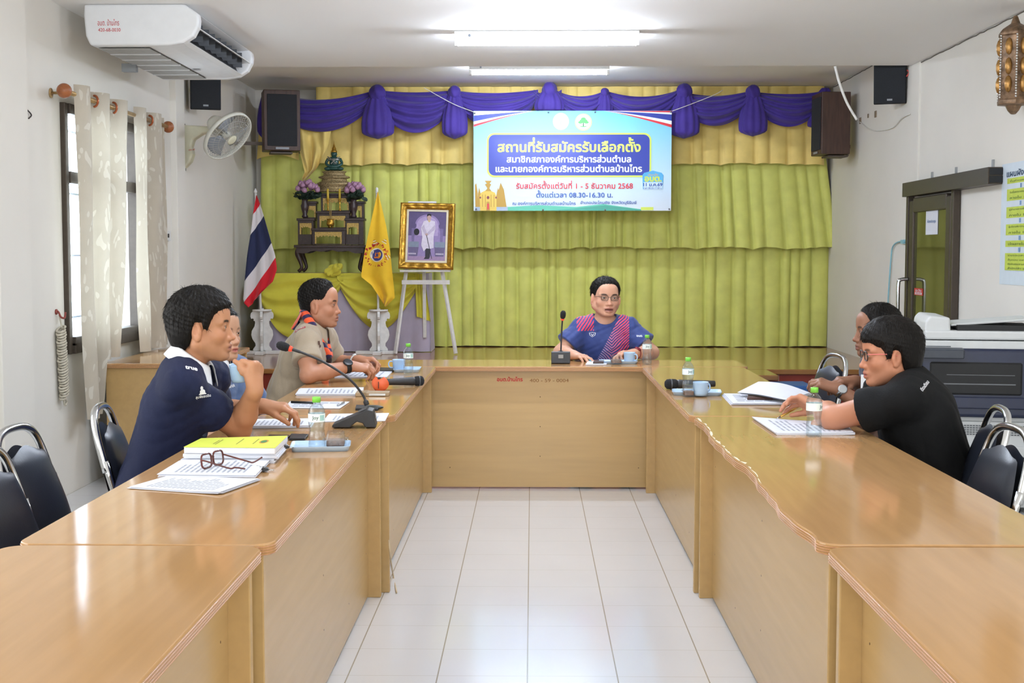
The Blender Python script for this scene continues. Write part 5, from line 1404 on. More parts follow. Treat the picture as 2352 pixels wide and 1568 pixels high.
def rotm(axis, a):
    return np.array(Matrix.Rotation(a, 3, Vector(axis)))

SKIN_LIP = np.array([0.82, 0.55, 0.52]); 
def head_prims(F, c, R, s, p):
    """c: point between the eyes' level and the ears; R columns forward/left/up; s: scale; p: style dict"""
    c = np.array(c, float); w = p.get('wide', 1.0)
    def X(x, y, z): return c + R @ (s * np.array([x, y * w, z]))
    def E(x, y, z, rx, ry, rz, k=.02, op='u', pitch=0.0, yaw=0.0):
        RR = R @ rotm((0, 1, 0), pitch) @ rotm((0, 0, 1), yaw); F.put(ell(X(x, y, z), (rx * s, ry * s * w, rz * s), RR), k * s, op)
    def C(a, b, ra, rb, k=.012, op='u'): F.put(cone(X(*a), X(*b), ra * s, rb * s), k * s, op)
    E(-.014, 0, .036, .098, .077, .084, .01)
    E(.020, 0, -.020, .068, .063, .085, .03)
    E(.034, 0, -.055, .050, .052, .058, .03)
    jw = p.get('jaw', 1.0)
    for y in (-1, 1):
        C((-.004, y * .052 * jw, -.055), (.066, y * .020, -.100), .017, .016, .03)
        C((-.006, y * .054, .0), (-.004, y * .054 * jw, -.055), .018, .018, .03)
        E(.056, y * .041, -.030, .024, .022, .022, .02)
        C((.078, y * .012, .022), (.070, y * .046, .019), .011, .011, .014)
    E(.074, 0, -.103, .018, .022, .014, .018)
    E(.062, 0, .055, .028, .050, .034, .03)
    # eye sockets, lids round the eyeball, almond openings
    for y in (-1, 1):
        E(.090, y * .032, .000, .010, .018, .010, .012, 's')
        E(.0750, y * .0315, .0008, .0146, .0165, .0140, .005)
        E(.0905, y * .0315, .0004, .0080, .0118, .0038 * p.get('open', .80), .003, 's', yaw=y * .18)
    n = p.get('nose', 1.0)
    C((.081, 0, .010), (.100 * 1.0 + .010 * (n - 1), 0, -.034), .0085, .0105, .010)
    E(.103 + .012 * (n - 1), 0, -.038, .0115, .0125, .0095, .008)
    for y in (-1, 1): E(.091, y * .0135, -.042, .0115, .0085, .0085, .007)
    for y in (-1, 1): E(.098, y * .0065, -.0505, .005, .0032, .004, .003, 's')
    E(.080, 0, -.066, .016, .028, .018, .014)
    m = p.get('mouth', 0.0); mw = p.get('mw', 1.0)
    C((.0925, -.017 * mw, -.0655 + 0), (.0955, 0, -.0640), .0055, .0068, .006); C((.0955, 0, -.0640), (.0925, .017 * mw, -.0655), .0068, .0055, .006)
    C((.0905, -.014 * mw, -.079 - m), (.094, 0, -.0795 - m), .0055, .0072, .006); C((.094, 0, -.0795 - m), (.0905, .014 * mw, -.079 - m), .0072, .0055, .006)
    C((.094, -.022 * mw, -.0718 - m * .5), (.097, 0, -.0718 - m * .5), .0007 + m * .40, .0011 + m * .6, .003, 's'); C((.097, 0, -.0718 - m * .5), (.094, .022 * mw, -.0718 - m * .5), .0011 + m * .6, .0007 + m * .40, .003, 's')
    # ears
    e = p.get('ear', 1.0)
    for y in (-1, 1):
        RR = R @ rotm((0, 0, 1), y * .42) @ rotm((0, 1, 0), -.18)
        ec = X(-.008, y * .078, -.012)
        F.put(ell(ec, (.0215 * s * e, .0100 * s, .034 * s * e), RR), .006 * s)
        F.put(ell(ec + RR @ np.array([.003, y * .0120, .004]) * s, (.0125 * s, .0085 * s, .021 * s), RR), .003 * s, 's')
        F.put(ell(ec + RR @ np.array([.003, y * .002, -.028]) * s, (.009 * s, .006 * s, .009 * s), RR), .006 * s)
        F.put(ell(ec + RR @ np.array([.013, y * .002, -.004]) * s, (.005 * s, .005 * s, .008 * s), RR), .005 * s)

def head_local(P, c, R, s): return ((P - np.array(c)) @ R) / s

def skin_colors(P, c, R, s, base, p):
    """surface colours: lips, brows, shaved beard, darker mouth slit and eye surrounds"""
    q = head_local(P, c, R, s); x, y, z = q[:, 0], q[:, 1] / p.get('wide', 1.0), q[:, 2]
    col = np.tile(np.array(lin(base)), (len(P), 1))
    m = p.get('mouth', 0.0)
    lip = np.exp(-((z + .0715 + m * .4) / (.0095 + m * .6)) ** 4 - (y / (.021 * p.get('mw', 1.0))) ** 4) * (x > .082)
    col = col * (1 - lip[:, None]) + np.array(lin(p.get('lip', '#a5665c'))) * lip[:, None]
    by = np.abs(y); bz = .0205 + .0035 * (1 - ((by - .034) / .018) ** 2)
    brow = np.exp(-((z - bz) / .0046) ** 4) * np.exp(-((by - .032) / .0175) ** 6) * (x > .055) * min(1.0, p.get('brow', .85) * 1.15)
    col = col * (1 - brow[:, None]) + np.array(lin('#1c1512')) * brow[:, None]
    slit = np.exp(-((z + .0718 + .5 * m) / (.0012 + m * .45)) ** 2) * (np.abs(y) < .020 * p.get('mw', 1.0)) * (x > .08) * (.9 if m else .55)
    col = col * (1 - slit[:, None]) + np.array(lin('#45211e')) * slit[:, None]
    red = .55 * np.exp(-((x - .1) / .03) ** 2 - (y / .018) ** 2 - ((z + .040) / .018) ** 2) + .40 * np.exp(-((by - .045) / .02) ** 2 - ((z + .030) / .022) ** 2) * (x > .03) + .45 * np.exp(-((by - .082) / .012) ** 2 - ((z + .012) / .035) ** 2)
    near = np.linalg.norm(q, axis=1) < .16
    red = np.clip(red, 0, 1) * near
    col = col * (1 - red[:, None] * np.array([0.02, .20, .22]))
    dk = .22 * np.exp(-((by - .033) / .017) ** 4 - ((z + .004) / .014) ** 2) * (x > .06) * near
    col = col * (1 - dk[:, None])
    st = p.get('stubble', 0.0)
    if st:
        b_ = st * np.exp(-((z + .085) / .035) ** 4) * (x > .01) * (1 - lip) * (np.linalg.norm(q, axis=1) < .16)
        col = col * (1 - b_[:, None]) + np.array(lin('#4c403b')) * b_[:, None]
    lash = (np.exp(-((z - .0062) / .0022) ** 2 - ((by - .032) / .014) ** 6) * (x > .07)) * .75
    col = col * (1 - lash[:, None]) + np.array(lin('#2a1f1b')) * lash[:, None]
    return col

def make_eyes(par, c, R, s, look=(1, 0, 0), w=1.0):
    M_eye = [mat('eye_white', '#d9d2cb', .2, var=.02), mat('iris_brown', '#2e1c14', .15, var=.1), mat('pupil', '#0b0908', .1)]
    for y in (-1, 1):
        cc = np.array(c) + R @ (s * np.array([.0755, y * .0315 * w, .0008])); d = Vector(R @ np.array(look)).normalized()
        M = Matrix.Translation(cc) @ d.to_track_quat('Z', 'Y').to_matrix().to_4x4(); mb = MB(); r = .0124 * s; n = 20
        angs = [0.0001, .22, .23, .50, .51, .8, 1.2, 1.6, 2.4, 3.14]
        for i in range(len(angs) - 1):
            mb.mi = 2 if angs[i] < .22 else (1 if angs[i] < .50 else 0)
            a, b = angs[i], angs[i + 1]
            vs = [(r * math.sin(t) * math.cos(2 * PI * k / n), r * math.sin(t) * math.sin(2 * PI * k / n), r * math.cos(t)) for t in (a, b) for k in range(n)]
            mb.add(vs, [(k, n + k, n + (k + 1) % n, (k + 1) % n) for k in range(n)], M)
        o = mb.build('eye', M_eye, par); o.location = -Vector(par.location)

def hair_object(par, c, R, s, p, m, h, origin):
    c = np.array(c, float); w = p.get('wide', 1.0)
    ctr = c + R @ (s * np.array([-.014, 0, .036]))
    F = Field(ctr - .155 * s, ctr + .155 * s, h)
    th = p.get('hair', dict(top=.016, side=.008, back=.012))
    rr = np.random.RandomState(p.get('seed', 1)); ph = rr.rand(8) * 6.28
    line = p['hairline']            # list of (x, z): lower limit of the hair along the head
    lx, lz = [a for a, b in line], [b for a, b in line]
    F.put(ell(ctr, (.098 * s, .077 * s * w, .084 * s), R), .001, extra=.05)
    Xs = [F.ax[0][:, None, None] - c[0], F.ax[1][:, None, None].reshape(1, -1, 1) - c[1], F.ax[2].reshape(1, 1, -1) - c[2]]
    q = [(Xs[0] * R[0, i] + Xs[1] * R[1, i] + Xs[2] * R[2, i]) / s for i in range(3)]
    x, y, z = q; y = y / w
    rad = np.sqrt((x + .014) ** 2 + y ** 2 + (z - .036) ** 2) + 1e-6
    uz = (z - .036) / rad; ux = (x + .014) / rad; uy = y / rad
    top = np.clip(uz, 0, 1) ** .8; back = np.clip(-ux, 0, 1); front = np.clip(ux, 0, 1)
    t = th['side'] + (th['top'] - th['side']) * top + (th['back'] - th['side']) * back * (1 - top) + th.get('front', 0) * front * top
    az = np.arctan2(uy, ux); f = p.get('strand', 34)
    n1 = np.sin(az * f + ph[0] + 3 * uz) * np.sin(uz * 9 + ph[1] + 2 * az) + .6 * np.sin(az * f * 1.9 + ph[2] - 7 * uz) + .5 * np.sin(uz * 40 + az * 13 + ph[3])
    t = t + p.get('rough', .0016) * n1
    if 'part' in p: t = t - .006 * np.exp(-((y - p['part']) / .008) ** 2) * top
    hz0 = np.interp(np.broadcast_to(x, np.broadcast_shapes(x.shape, y.shape, z.shape)), lx, lz)
    t = t * np.clip(.25 + .75 * (z - hz0) / p.get('fade', .03), .2, 1)
    D = F.D - t * s
    # pull the back of the hair down to the nape
    F.D = D.astype(F32)
    nape = p.get('nape', -.07)
    F.put(ell(c + R @ (s * np.array([-.052, 0, -.018])), (.052 * s, .060 * s * w, .066 * s), R), .02 * s, 'u', grow=(th['back'] - .004) * s)
    hz = np.interp(np.broadcast_to(x, np.broadcast_shapes(x.shape, y.shape, z.shape)), lx, lz)
    wob = .0035 * np.sin(az * 23 + ph[4]) + .003 * np.sin(az * 51 + ph[5]); wob = wob * p.get('ragged', .45)
    d = (hz + wob + p.get('arch', 0.0) * (np.abs(y) / .06) ** 2 * (x > .03) - z) * s * .8
    o = F.D; k = .005; hh = np.clip(0.5 - 0.5 * (o - d) / k, 0, 1); F.D = (o * (1 - hh) + d * hh + k * hh * (1 - hh)).astype(F32)
    P, Q = F.mesh(1)
    # loose strands laid over the mass, flowing from the crown
    ns = p.get('strands', 3600); ln = p.get('strand_len', .021) * s
    fn_ = np.cross(P[Q[:, 2]] - P[Q[:, 0]], P[Q[:, 3]] - P[Q[:, 1]]); fn_ /= np.linalg.norm(fn_, axis=1)[:, None] + 1e-9
    fc_ = P[Q].mean(1); loc = (fc_ - c) @ R / s
    out = ((fc_ - ctr) * fn_).sum(1) > .02 * s
    cand = np.where(out & (loc[:, 2] > np.interp(loc[:, 0], lx, lz) + .004))[0]
    pick = rr.choice(cand, min(ns, len(cand)), replace=False)
    whorl = ctr + R @ (s * np.array(p.get('whorl', (-.055, .01, .085))))
    VV = []; FF = []
    up = R[:, 2]
    for f_ in pick:
        n0 = fn_[f_]; p0 = fc_[f_]; d0 = p0 - whorl; d0 = d0 / (np.linalg.norm(d0) + 1e-6) - up * p.get('fall', .55) + rr.randn(3) * .17
        d0 -= n0 * (d0 @ n0); d0 /= np.linalg.norm(d0) + 1e-9; sd = np.cross(n0, d0)
        L_ = ln * rr.uniform(.5, 1.25); w_ = .0008 * s * rr.uniform(.6, 1.3); lift = p.get('lift', .05) * rr.uniform(.3, 1.4); o_ = len(VV)
        for k_ in range(4):
            q_ = k_ / 3; pp = p0 + d0 * L_ * q_ - n0 * (.0012 * s + L_ * L_ * q_ * q_ * 3.2 - lift * L_ * q_); ww = w_ * (1 - .8 * q_)
            VV += [pp - sd * ww, pp + sd * ww + n0 * ww]
        FF += [(o_ + 2 * k_, o_ + 2 * k_ + 1, o_ + 2 * k_ + 3, o_ + 2 * k_ + 2) for k_ in range(3)]
    P = np.concatenate([P, np.array(VV, F32)]); Q = np.concatenate([Q, np.array(FF, np.int64) + len(P) - len(VV)])
    return np_object('hair', P, Q, m, par, origin=origin)


def hair_mat(name, col):
    m = mat(name, col, .52, var=.25, scale=14, bump=.8, bscale=70, stretch=(1, 1, .25), spec=.18)
    return m

def hand_prims(F, wrist, d, n, t, curl, thumb=(.5, .3), spread=0.0, size=1.0, k=.006):
    """d to the knuckles, n the palm side, t the thumb side; curl: per finger a list of three joint angles"""
    wrist = np.array(wrist, float); d = nrm(d); n = nrm(np.array(n) - d * (np.array(n) @ d)); t0 = nrm(np.array(t) - d * (np.array(t) @ d) - n * (np.array(t) @ n))
    S = size; tips = []
    L = [.086, .090, .085, .077]; off = [.030, .010, -.010, -.029]
    ph = [(.043, .026, .021), (.047, .030, .022), (.043, .028, .021), (.034, .021, .018)]; r0 = [.0094, .0097, .0092, .0082]
    F.put(cone(wrist - d * .01, wrist + d * .03 * S, .024 * S, .024 * S), .02)
    for i in range(4):
        kn = wrist + d * L[i] * S + t0 * off[i] * S - n * (.003 if i in (1, 2) else 0)
        F.put(cone(wrist + d * .012 * S + t0 * off[i] * .55 * S, kn, .0150 * S, .0118 * S), .014)
        F.put(cone(wrist + d * .03 * S + t0 * off[i] * .7 * S + n * .008, kn - d * .012 + n * .006, .011 * S, .010 * S), .012)
        a = 0; p = kn; rad = r0[i] * S
        for j in range(3):
            a += curl[i][j]; dd = nrm(d * math.cos(a) + n * math.sin(a) + t0 * spread * (1.5 - i))
            q = p + dd * ph[i][j] * S; r1 = rad * (.93 if j < 2 else .86)
            F.put(cone(p, q, rad, r1), k if j else .008); p = q; rad = r1
        tips.append(p)
    b = wrist + d * .022 * S + t0 * .020 * S + n * .008
    d1 = nrm(d * .68 + t0 * thumb[0] * 1.5 + n * .30)
    q = b + d1 * .044 * S; F.put(cone(b, q, .0155 * S, .0125 * S), .012)
    d2 = nrm(d1 * .8 + d * .45 + n * thumb[1] - t0 * .15); q2 = q + d2 * .034 * S; F.put(cone(q, q2, .0122 * S, .0105 * S), .006)
    d3 = nrm(d2 + n * thumb[1] * .8 - t0 * .2); q3 = q2 + d3 * .026 * S; F.put(cone(q2, q3, .0105 * S, .0088 * S), .005)
    tips.append(q3); return tips

def fabric_wrinkles(seed, amp):
    r = np.random.RandomState(seed); ks = r.randn(6, 3); ks[:, 2] *= 1.4; ks /= np.linalg.norm(ks, axis=1)[:, None]; ph = r.rand(6) * 6.28
    def f(x, y, z):
        o = 0
        for i in range(6):
            fr = 38 + 13 * i
            a = (ks[i, 0] * x + ks[i, 1] * y + ks[i, 2] * z) * fr
            msk = .5 + .5 * np.sin(8 * x * ks[i, 1] + 9 * y * ks[i, 2] + 10 * z * ks[i, 0] + ph[i] * 2)
            o = o + (np.abs(np.sin(a + ph[i] + 1.1 * np.sin(11 * z + 9 * x - 8 * y + ph[i]))) ** .7 - .6) * msk / (1 + .3 * i)
        return -o * amp
    return f

def person(label, J, style, shirt_mat, skin='#b98a6a', shirt='tee', hname='hair', fine=.003, pants='#2a2c33', name='person'):
    """J: joints as world points. Builds ONE continuous body mesh with hair, clothing and worn things as children"""
    V = {k: np.array(v, float) for k, v in J.items() if k not in ('hands', 'headR', 'fwd')}
    R = J['headR']; hc = V['head']; s = style.get('size', 1.0)
    fwd = nrm(J['fwd']); spine = nrm(V['neck'] - V['pelvis']); T = axes(fwd - spine * (fwd @ spine), spine)
    root_loc = (V['pelvis'][0], V['pelvis'][1], 0.0)
    t = thing(name, label, 'person', root_loc)
    org = root_loc
    L = np.linalg.norm(V['neck'] - V['pelvis'])
    g = style.get('girth', 1.0)
    def tp(a, f=0.0): return V['pelvis'] + (V['neck'] - V['pelvis']) * a + T[:, 0] * f
    def torso(F, gr, k=.05):
        F.put(ell(tp(.02), (.120 * g, .165 * g, .13), T), .02, grow=gr)
        F.put(ell(tp(.32, .012), (.118 * g, .158 * g, .16), T), k, grow=gr)
        F.put(ell(tp(.66, .008), (.112 * g, .165 * g, .165), T), k, grow=gr)
        for sd in ('l', 'r'):
            sg = 1 if sd == 'l' else -1
            F.put(cone(tp(.93) + T[:, 1] * sg * .045, V['sh_' + sd], .052, .050), .05, grow=gr)
            F.put(cone(tp(1.0) + T[:, 1] * sg * .02, V['sh_' + sd] + spine * .02, .035, .03), .06, grow=gr)
            F.put(ell(tp(.74, .055) + T[:, 1] * sg * .075, (.05, .075, .07), T), .04, grow=gr)
    # ---- body
    pts = [V[k] for k in V if k in ('head', 'neck', 'sh_l', 'sh_r', 'el_l', 'el_r', 'wr_l', 'wr_r')]
    lo = np.min(pts, 0) - .24; hi = np.max(pts, 0) + .24
    lo[2] = max(lo[2], V['pelvis'][2] + .1)
    F = Field(lo, hi, fine)
    torso(F, -.012)
    nb = hc + R @ (s * np.array([-.022, 0, -.075]))
    F.put(cone(V['neck'] - spine * .02, nb, .060 * style.get('neckw', 1.0), .052 * style.get('neckw', 1.0)), .03)
    head_prims(F, hc, R, s, style)
    ar = style.get('arm', 1.0)
    tips = {}
    for sd in ('l', 'r'):
        S_, E_, W_ = V['sh_' + sd], V['el_' + sd], V['wr_' + sd]
        F.put(cone(S_, E_, .050 * ar, .041 * ar), .03); F.put(ell(S_ * .55 + E_ * .45, (.05 * ar,) * 3), .03)
        F.put(cone(E_, E_ * .62 + W_ * .38, .041 * ar, .042 * ar), .02); F.put(cone(E_ * .62 + W_ * .38, W_, .042 * ar, .0275 * ar), .02)
        hd = J['hands'].get(sd)
        if hd:
            dd, nn = np.array(hd['d'], float), np.array(hd['n'], float)
            tips[sd] = hand_prims(F, W_, t=(np.cross(dd, nn) if sd == 'r' else np.cross(nn, dd)), **hd)
    P, Q = F.mesh(1)
    col = skin_colors(P, hc, R, s, skin, style)
    M_skin = mat('skin', '#ffffff', .48, var=.04, scale=60, bump=.06, bscale=500, attr='Col', sss=.06, spec=.4)
    body = np_object('body', P, Q, M_skin, t, col, org)
    make_eyes(t, hc, R, s, style.get('look', (1, 0, 0)), style.get('wide', 1.0))
    hair_object(t, hc, R, s, style, hair_mat(hname, style.get('haircol', '#171412')), fine, org)
    # ---- shirt
    pts = [V[k] for k in ('neck', 'pelvis', 'sh_l', 'sh_r')] + [V['sh_' + k] * .2 + V['el_' + k] * .8 for k in 'lr']
    F = Field(np.min(pts, 0) - .24, np.max(pts, 0) + .22, .0045)
    cut = style.get('sleeve', .66)
    for sd in ('l', 'r'):
        S_, E_ = V['sh_' + sd], V['el_' + sd]
        F.put(cone(S_ + (V['neck'] - S_) * .16 - spine * .012, S_ + (E_ - S_) * cut, .054 * ar, .071 * ar * style.get('cuff', 1.0)), .06)
        F.put(ell(S_ * .55 + E_ * .45, (.062 * ar,) * 3), .03)
    torso(F, .010)
    F.wrinkle(fabric_wrinkles(style.get('seed', 1), style.get('wr', .0045)))
    for sd in ('l', 'r'):
        S_, E_ = V['sh_' + sd], V['el_' + sd]; u = nrm(E_ - S_); e = S_ + (E_ - S_) * cut
        b0 = e + u * .004
        # flat, open cuff
        def capf(P, b0=b0, u=u): return -(((P[0] - b0[0]) * u[0] + (P[1] - b0[1]) * u[1] + (P[2] - b0[2]) * u[2]))
        ln = .13
        lo_, hi_ = np.minimum(b0, b0 + u * ln) - .10, np.maximum(b0, b0 + u * ln) + .10
        def cyl_(P, a=b0, u=u):
            px, py, pz = P[0] - a[0], P[1] - a[1], P[2] - a[2]; h = px * u[0] + py * u[1] + pz * u[2]
            rr_ = np.sqrt(np.maximum(0, (px - h * u[0]) ** 2 + (py - h * u[1]) ** 2 + (pz - h * u[2]) ** 2))
            return np.maximum(np.maximum(rr_ - .092, -h), h - ln)
        F.put((cyl_, lo_, hi_), .004, 's')
        F.put(cone(e - u * .05, e + u * .05, .047 * ar, .052 * ar), .004, 's')
    nk = style.get('neckline', .066)
    F.put(ell(V['neck'] + spine * .045 + T[:, 0] * .022, (nk + .012, nk, .062), T), .008, 's')
    F.put(cone(V['neck'] + spine * .06 + T[:, 0] * .02, V['neck'] + spine * .22 + T[:, 0] * .05, nk + .004, nk + .03), .01, 's')
    hem = V['pelvis'] - spine * .10
    F.clip(lambda x, y, z: -((x - hem[0]) * spine[0] + (y - hem[1]) * spine[1] + (z - hem[2]) * spine[2]))
    P, Q = F.mesh(3)
    so = np_object('shirt', P, Q, shirt_mat, t, origin=org)
    bvh = BVHTree.FromPolygons(P.tolist(), Q.tolist())
    # ---- trousers and shoes
    pts = [V['pelvis'], V['kn_l'], V['kn_r'], V['an_l'], V['an_r']]
    F = Field(np.min(pts, 0) - .2, np.max(pts, 0) + .2, .008)
    F.put(ell(V['pelvis'] - spine * .01, (.125 * g, .172 * g, .125), T), .02)
    for sd, sg in (('l', 1), ('r', -1)):
        hp = V['pelvis'] + T[:, 1] * sg * .09 - np.array([0, 0, .02])
        F.put(cone(hp, V['kn_' + sd], .088, .066), .04); F.put(cone(V['kn_' + sd], V['an_' + sd], .066, .055), .02)
    P, Q = F.mesh(1)
    np_object('trousers', P, Q, fabric('trousers_' + pants.strip('#'), pants, .08, .2), t, origin=org)
    for sd in ('l', 'r'):
        F = Field(V['an_' + sd] - .24, V['an_' + sd] + .24, .008); a = V['an_' + sd]; f2 = nrm([fwd[0], fwd[1], 0])
        F.put(cone(a + [0, 0, .0], a - [0, 0, a[2] - .05], .05, .045), .02); F.put(cone(np.array([a[0], a[1], .042]) - f2 * .04, np.array([a[0], a[1], .036]) + f2 * .16, .040, .034), .02)
        F.clip(lambda x, y, z: -(z - .003) + 0 * x + 0 * y)
        P, Q = F.mesh(1); np_object('shoe', P, Q, mat('black_shoe', '#1b1a1a', .4, var=.1), t, origin=org)
    return dict(t=t, V=V, R=R, T=T, hc=hc, s=s, bvh=bvh, org=np.array(org), tips=tips, spine=spine)

def child(mb, name, m, pr, **k):
    """world-coordinate mesh builder -> child of a person"""
    o = pr['org']; mb.v = [(v[0] - o[0], v[1] - o[1], v[2] - o[2]) for v in mb.v]
    return mb.build(name, m, pr['t'], **k)

def decal(pr, name, m, V, Fc, origin, u, v, parent=None, off=.0015):
    """lay flat 2-D lettering onto the shirt by shooting along -(u x v)"""
    Mf = frame(Vector(origin), u, v); w = Mf.to_3x3().col[2]
    out = []
    for p in V:
        q = Mf @ Vector((p[0], p[1], 0)); h = pr['bvh'].ray_cast(q + w * .12, -w, .3)
        hit = h[0] if h[0] is not None else q
        out.append(tuple(hit + w * (off + p[2])))
    mb = MB(); mb.smooth = False; mb.add(out, Fc); return child(mb, name, m, pr)

def rect_decal(pr, name, m, w, h, origin, u, v, off=.0015, nx=10, ny=4):
    V = [((i / nx - .5) * w, (j / ny - .5) * h, 0) for j in range(ny + 1) for i in range(nx + 1)]
    F = [(j * (nx + 1) + i, j * (nx + 1) + i + 1, (j + 1) * (nx + 1) + i + 1, (j + 1) * (nx + 1) + i) for j in range(ny) for i in range(nx)]
    return decal(pr, name, m, V, F, origin, u, v, off=off)

def headw(pr, x, y, z): return Vector(pr['hc'] + pr['R'] @ (pr['s'] * np.array([x, y, z])))
# ================================================================ the six people
M_navy = fabric('navy_polo', '#131a38', .08, .2, sheen=.02, rough=.8); M_bluep = fabric('blue_polo', '#4d6690', .08, .2); M_khaki = fabric('khaki_shirt', '#a3947f', .05, .2)
M_black = fabric('black_tee', '#0d0e10', .10, .2, sheen=.0, rough=.85); M_dnavy = fabric('dark_navy_shirt', '#1b233d', .08, .2)
M_collar = fabric('white_collar', '#dfe1e6', .03, .15); M_logo = mat('white_print', '#e4e6ea', .7, var=.01)
M_strap = mat('black_watch_strap', '#191a1c', .5, var=.1); M_wface = mat('watch_face', '#2c2e32', .15, .3); M_steel = mat('steel', '#b9bcbf', .25, 1.0, var=.04)

def collar(pr, m, r0=.064, drop=.045, h=.034, wide=.034, gap=.35, name='collar', point=.03):
    V, T, sp = pr['V'], pr['T'], pr['spine']; c = V['neck'] + sp * .035 + T[:, 0] * .012
    def pt(u, v):
        a = (u - .5) * 2 * (PI - gap); rad = -T[:, 0] * math.cos(a) + T[:, 1] * math.sin(a); fr = (1 - math.cos(a)) / 2
        hh = -drop * fr ** 1.5
        if v < .4: q = v / .4; r_ = r0 - .004 * q; z = h * q
        else: q = (v - .4) / .6; r_ = r0 - .002 + (wide + point * .4 * fr ** 6) * q ** .8; z = h + .006 * math.sin(PI * min(1, q * 2)) - (h + .012 + point * fr ** 6) * q ** 1.3
        return tuple(c + rad * r_ * (1 + .08 * fr) + sp * (hh + z))
    return child(MB().grid(pt, 48, 14), name, m, pr, solid=.003)

def watch(pr, side, m_band, m_face, name='wristwatch', back=.035, r=.031, face_dir=None, fr=.019, bw=.011):
    V = pr['V']; W, E = V['wr_' + side], V['el_' + side]; u = Vector(nrm(E - W)); c = Vector(W) + u * back
    up = Vector(face_dir) if face_dir is not None else Vector((0, 0, 1)); up = (up - u * up.dot(u)).normalized(); sd = u.cross(up)
    mb = MB(); n = 30
    prof = [(-bw, 0), (-bw, .003), (bw, .003), (bw, 0)]
    vs = []; fs = []
    for i in range(n):
        a = 2 * PI * i / n; d = up * math.cos(a) + sd * math.sin(a)
        for x, h in prof: vs.append(c + u * x + d * (r + h))
    for i in range(n):
        for k in range(4): fs.append((i * 4 + k, i * 4 + (k + 1) % 4, ((i + 1) % n) * 4 + (k + 1) % 4, ((i + 1) % n) * 4 + k))
    mb.add(vs, fs); o = child(mb, name, m_band, pr)
    mb = MB(); mb.lathe([(0, 0), (fr + .002, 0), (fr + .003, .004), (fr, .008), (fr - .003, .0085), (0, .0085)], 24, Matrix.Translation(c + up * (r + .001)) @ up.to_track_quat('Z', 'Y').to_matrix().to_4x4(), cap=False)
    f = child(mb, 'watch_case', m_face, pr); f.parent = o
    return o

# ---------------------------------------------------------------- man drinking, navy polo
hl_fringe = [(-.13, -.085), (-.06, -.088), (-.030, -.055), (-.014, .010), (.010, .016), (.016, -.022), (.030, -.026), (.040, .020), (.052, .045), (.09, .052), (.12, .052)]
st = dict(seed=3, hair=dict(top=.027, side=.014, back=.024, front=.010), hairline=hl_fringe, rough=.0022, nose=1.05, sleeve=.62, arm=1.0, girth=1.0, stubble=.12, brow=.9, look=(1, -.05, -.1), lip='#8e5a50', neckline=.064)
J = dict(pelvis=(-1.365, 4.62, .56), neck=(-1.232, 4.62, 1.022), head=at(466, 750, y=4.62), headR=axes((1, .06, -.02), (0.03, 0, 1)), fwd=(1, 0, 0),
         sh_r=(-1.205, 4.462, .955), sh_l=(-1.185, 4.785, .960), el_r=(-1.055, 4.66, .790), el_l=(-1.235, 5.01, .80), wr_r=(-.972, 4.545, .945), wr_l=(-1.026, 4.93, .842),
         kn_l=(-.90, 4.74, .52), kn_r=(-.90, 4.50, .52), an_l=(-.93, 4.76, .10), an_r=(-.93, 4.48, .10),
         hands=dict(r=dict(d=(.05, .22, 1), n=(-.95, .30, 0), curl=[(1.35, 1.5, .8), (1.4, 1.5, .8), (1.45, 1.5, .8), (1.5, 1.5, .8)], thumb=(.1, .9)),
                    l=dict(d=(1, -.05, -.02), n=(0, .1, -1), curl=[(.45, .55, .3), (.55, .7, .4), (.65, .75, .4), (.75, .8, .4)], thumb=(.2, .3))))
p1_ = person('man in a navy polo with white collar raising a pale blue cup', J, st, M_navy, '#b27f5f', fine=.0027, hname='black_hair')
collar(p1_, M_collar, r0=.064)
watch(p1_, 'l', M_strap, M_wface, face_dir=(0, -.5, 1), back=.03)
V, Fc = letters('true', height=.016, bold=.05); decal(p1_, 'lettering', M_logo, V, Fc, at(437, 850, y=4.50), (1, .35, -.12), (0, .3, 1))
V, Fc = letters('ลุมพิยอดดิน', width=.060, bold=.02)
decal(p1_, 'lettering', M_logo, V, Fc, at(466, 911, y=4.47), (1, .45, .10), (0, .1, 1))
E_pts = []; Fp = []
def blob(pts): Fp.append(tuple(range(len(E_pts), len(E_pts) + len(pts)))); E_pts.extend((x, y, 0) for x, y in pts)
blob(ellipse(0, 0, .011, .008)); blob(ellipse(-.002, .012, .006, .007)); blob([(-.016, -.010), (.016, -.010), (.010, -.003), (-.010, -.003)])
decal(p1_, 'emblem', M_logo, E_pts, Fp, at(463, 899, y=4.47), (1, .45, .10), (0, .1, 1))
# the cup he holds
M_cup = mat('pale_blue_melamine', '#a9c6e3', .28, var=.02, coat=.3)
def cup(loc, rz, label, tilt=(0, 0)):
    t = thing('cup', label, 'cup', loc, group='pale blue cups', rot=(tilt[0], tilt[1], rz))
    MB().lathe([(0, .002), (.026, .002), (.027, 0), (.030, .001), (.0335, .012), (.0360, .060), (.0372, .064), (.0360, .0645), (.0335, .060), (.031, .012), (0, .008)], 32, cap=False).build('bowl', M_cup, t)
    MB().tube(smooth_path([(.0345, 0, .052), (.050, 0, .053), (.058, 0, .038), (.052, 0, .020), (.0325, 0, .016)], 6), .0042, 8).build('handle', M_cup, t)
    return t
cp_ = at(553, 876, y=4.60)
cup(cp_, .9, 'pale blue cup held up in the hand of the man in navy', (0, -.1))

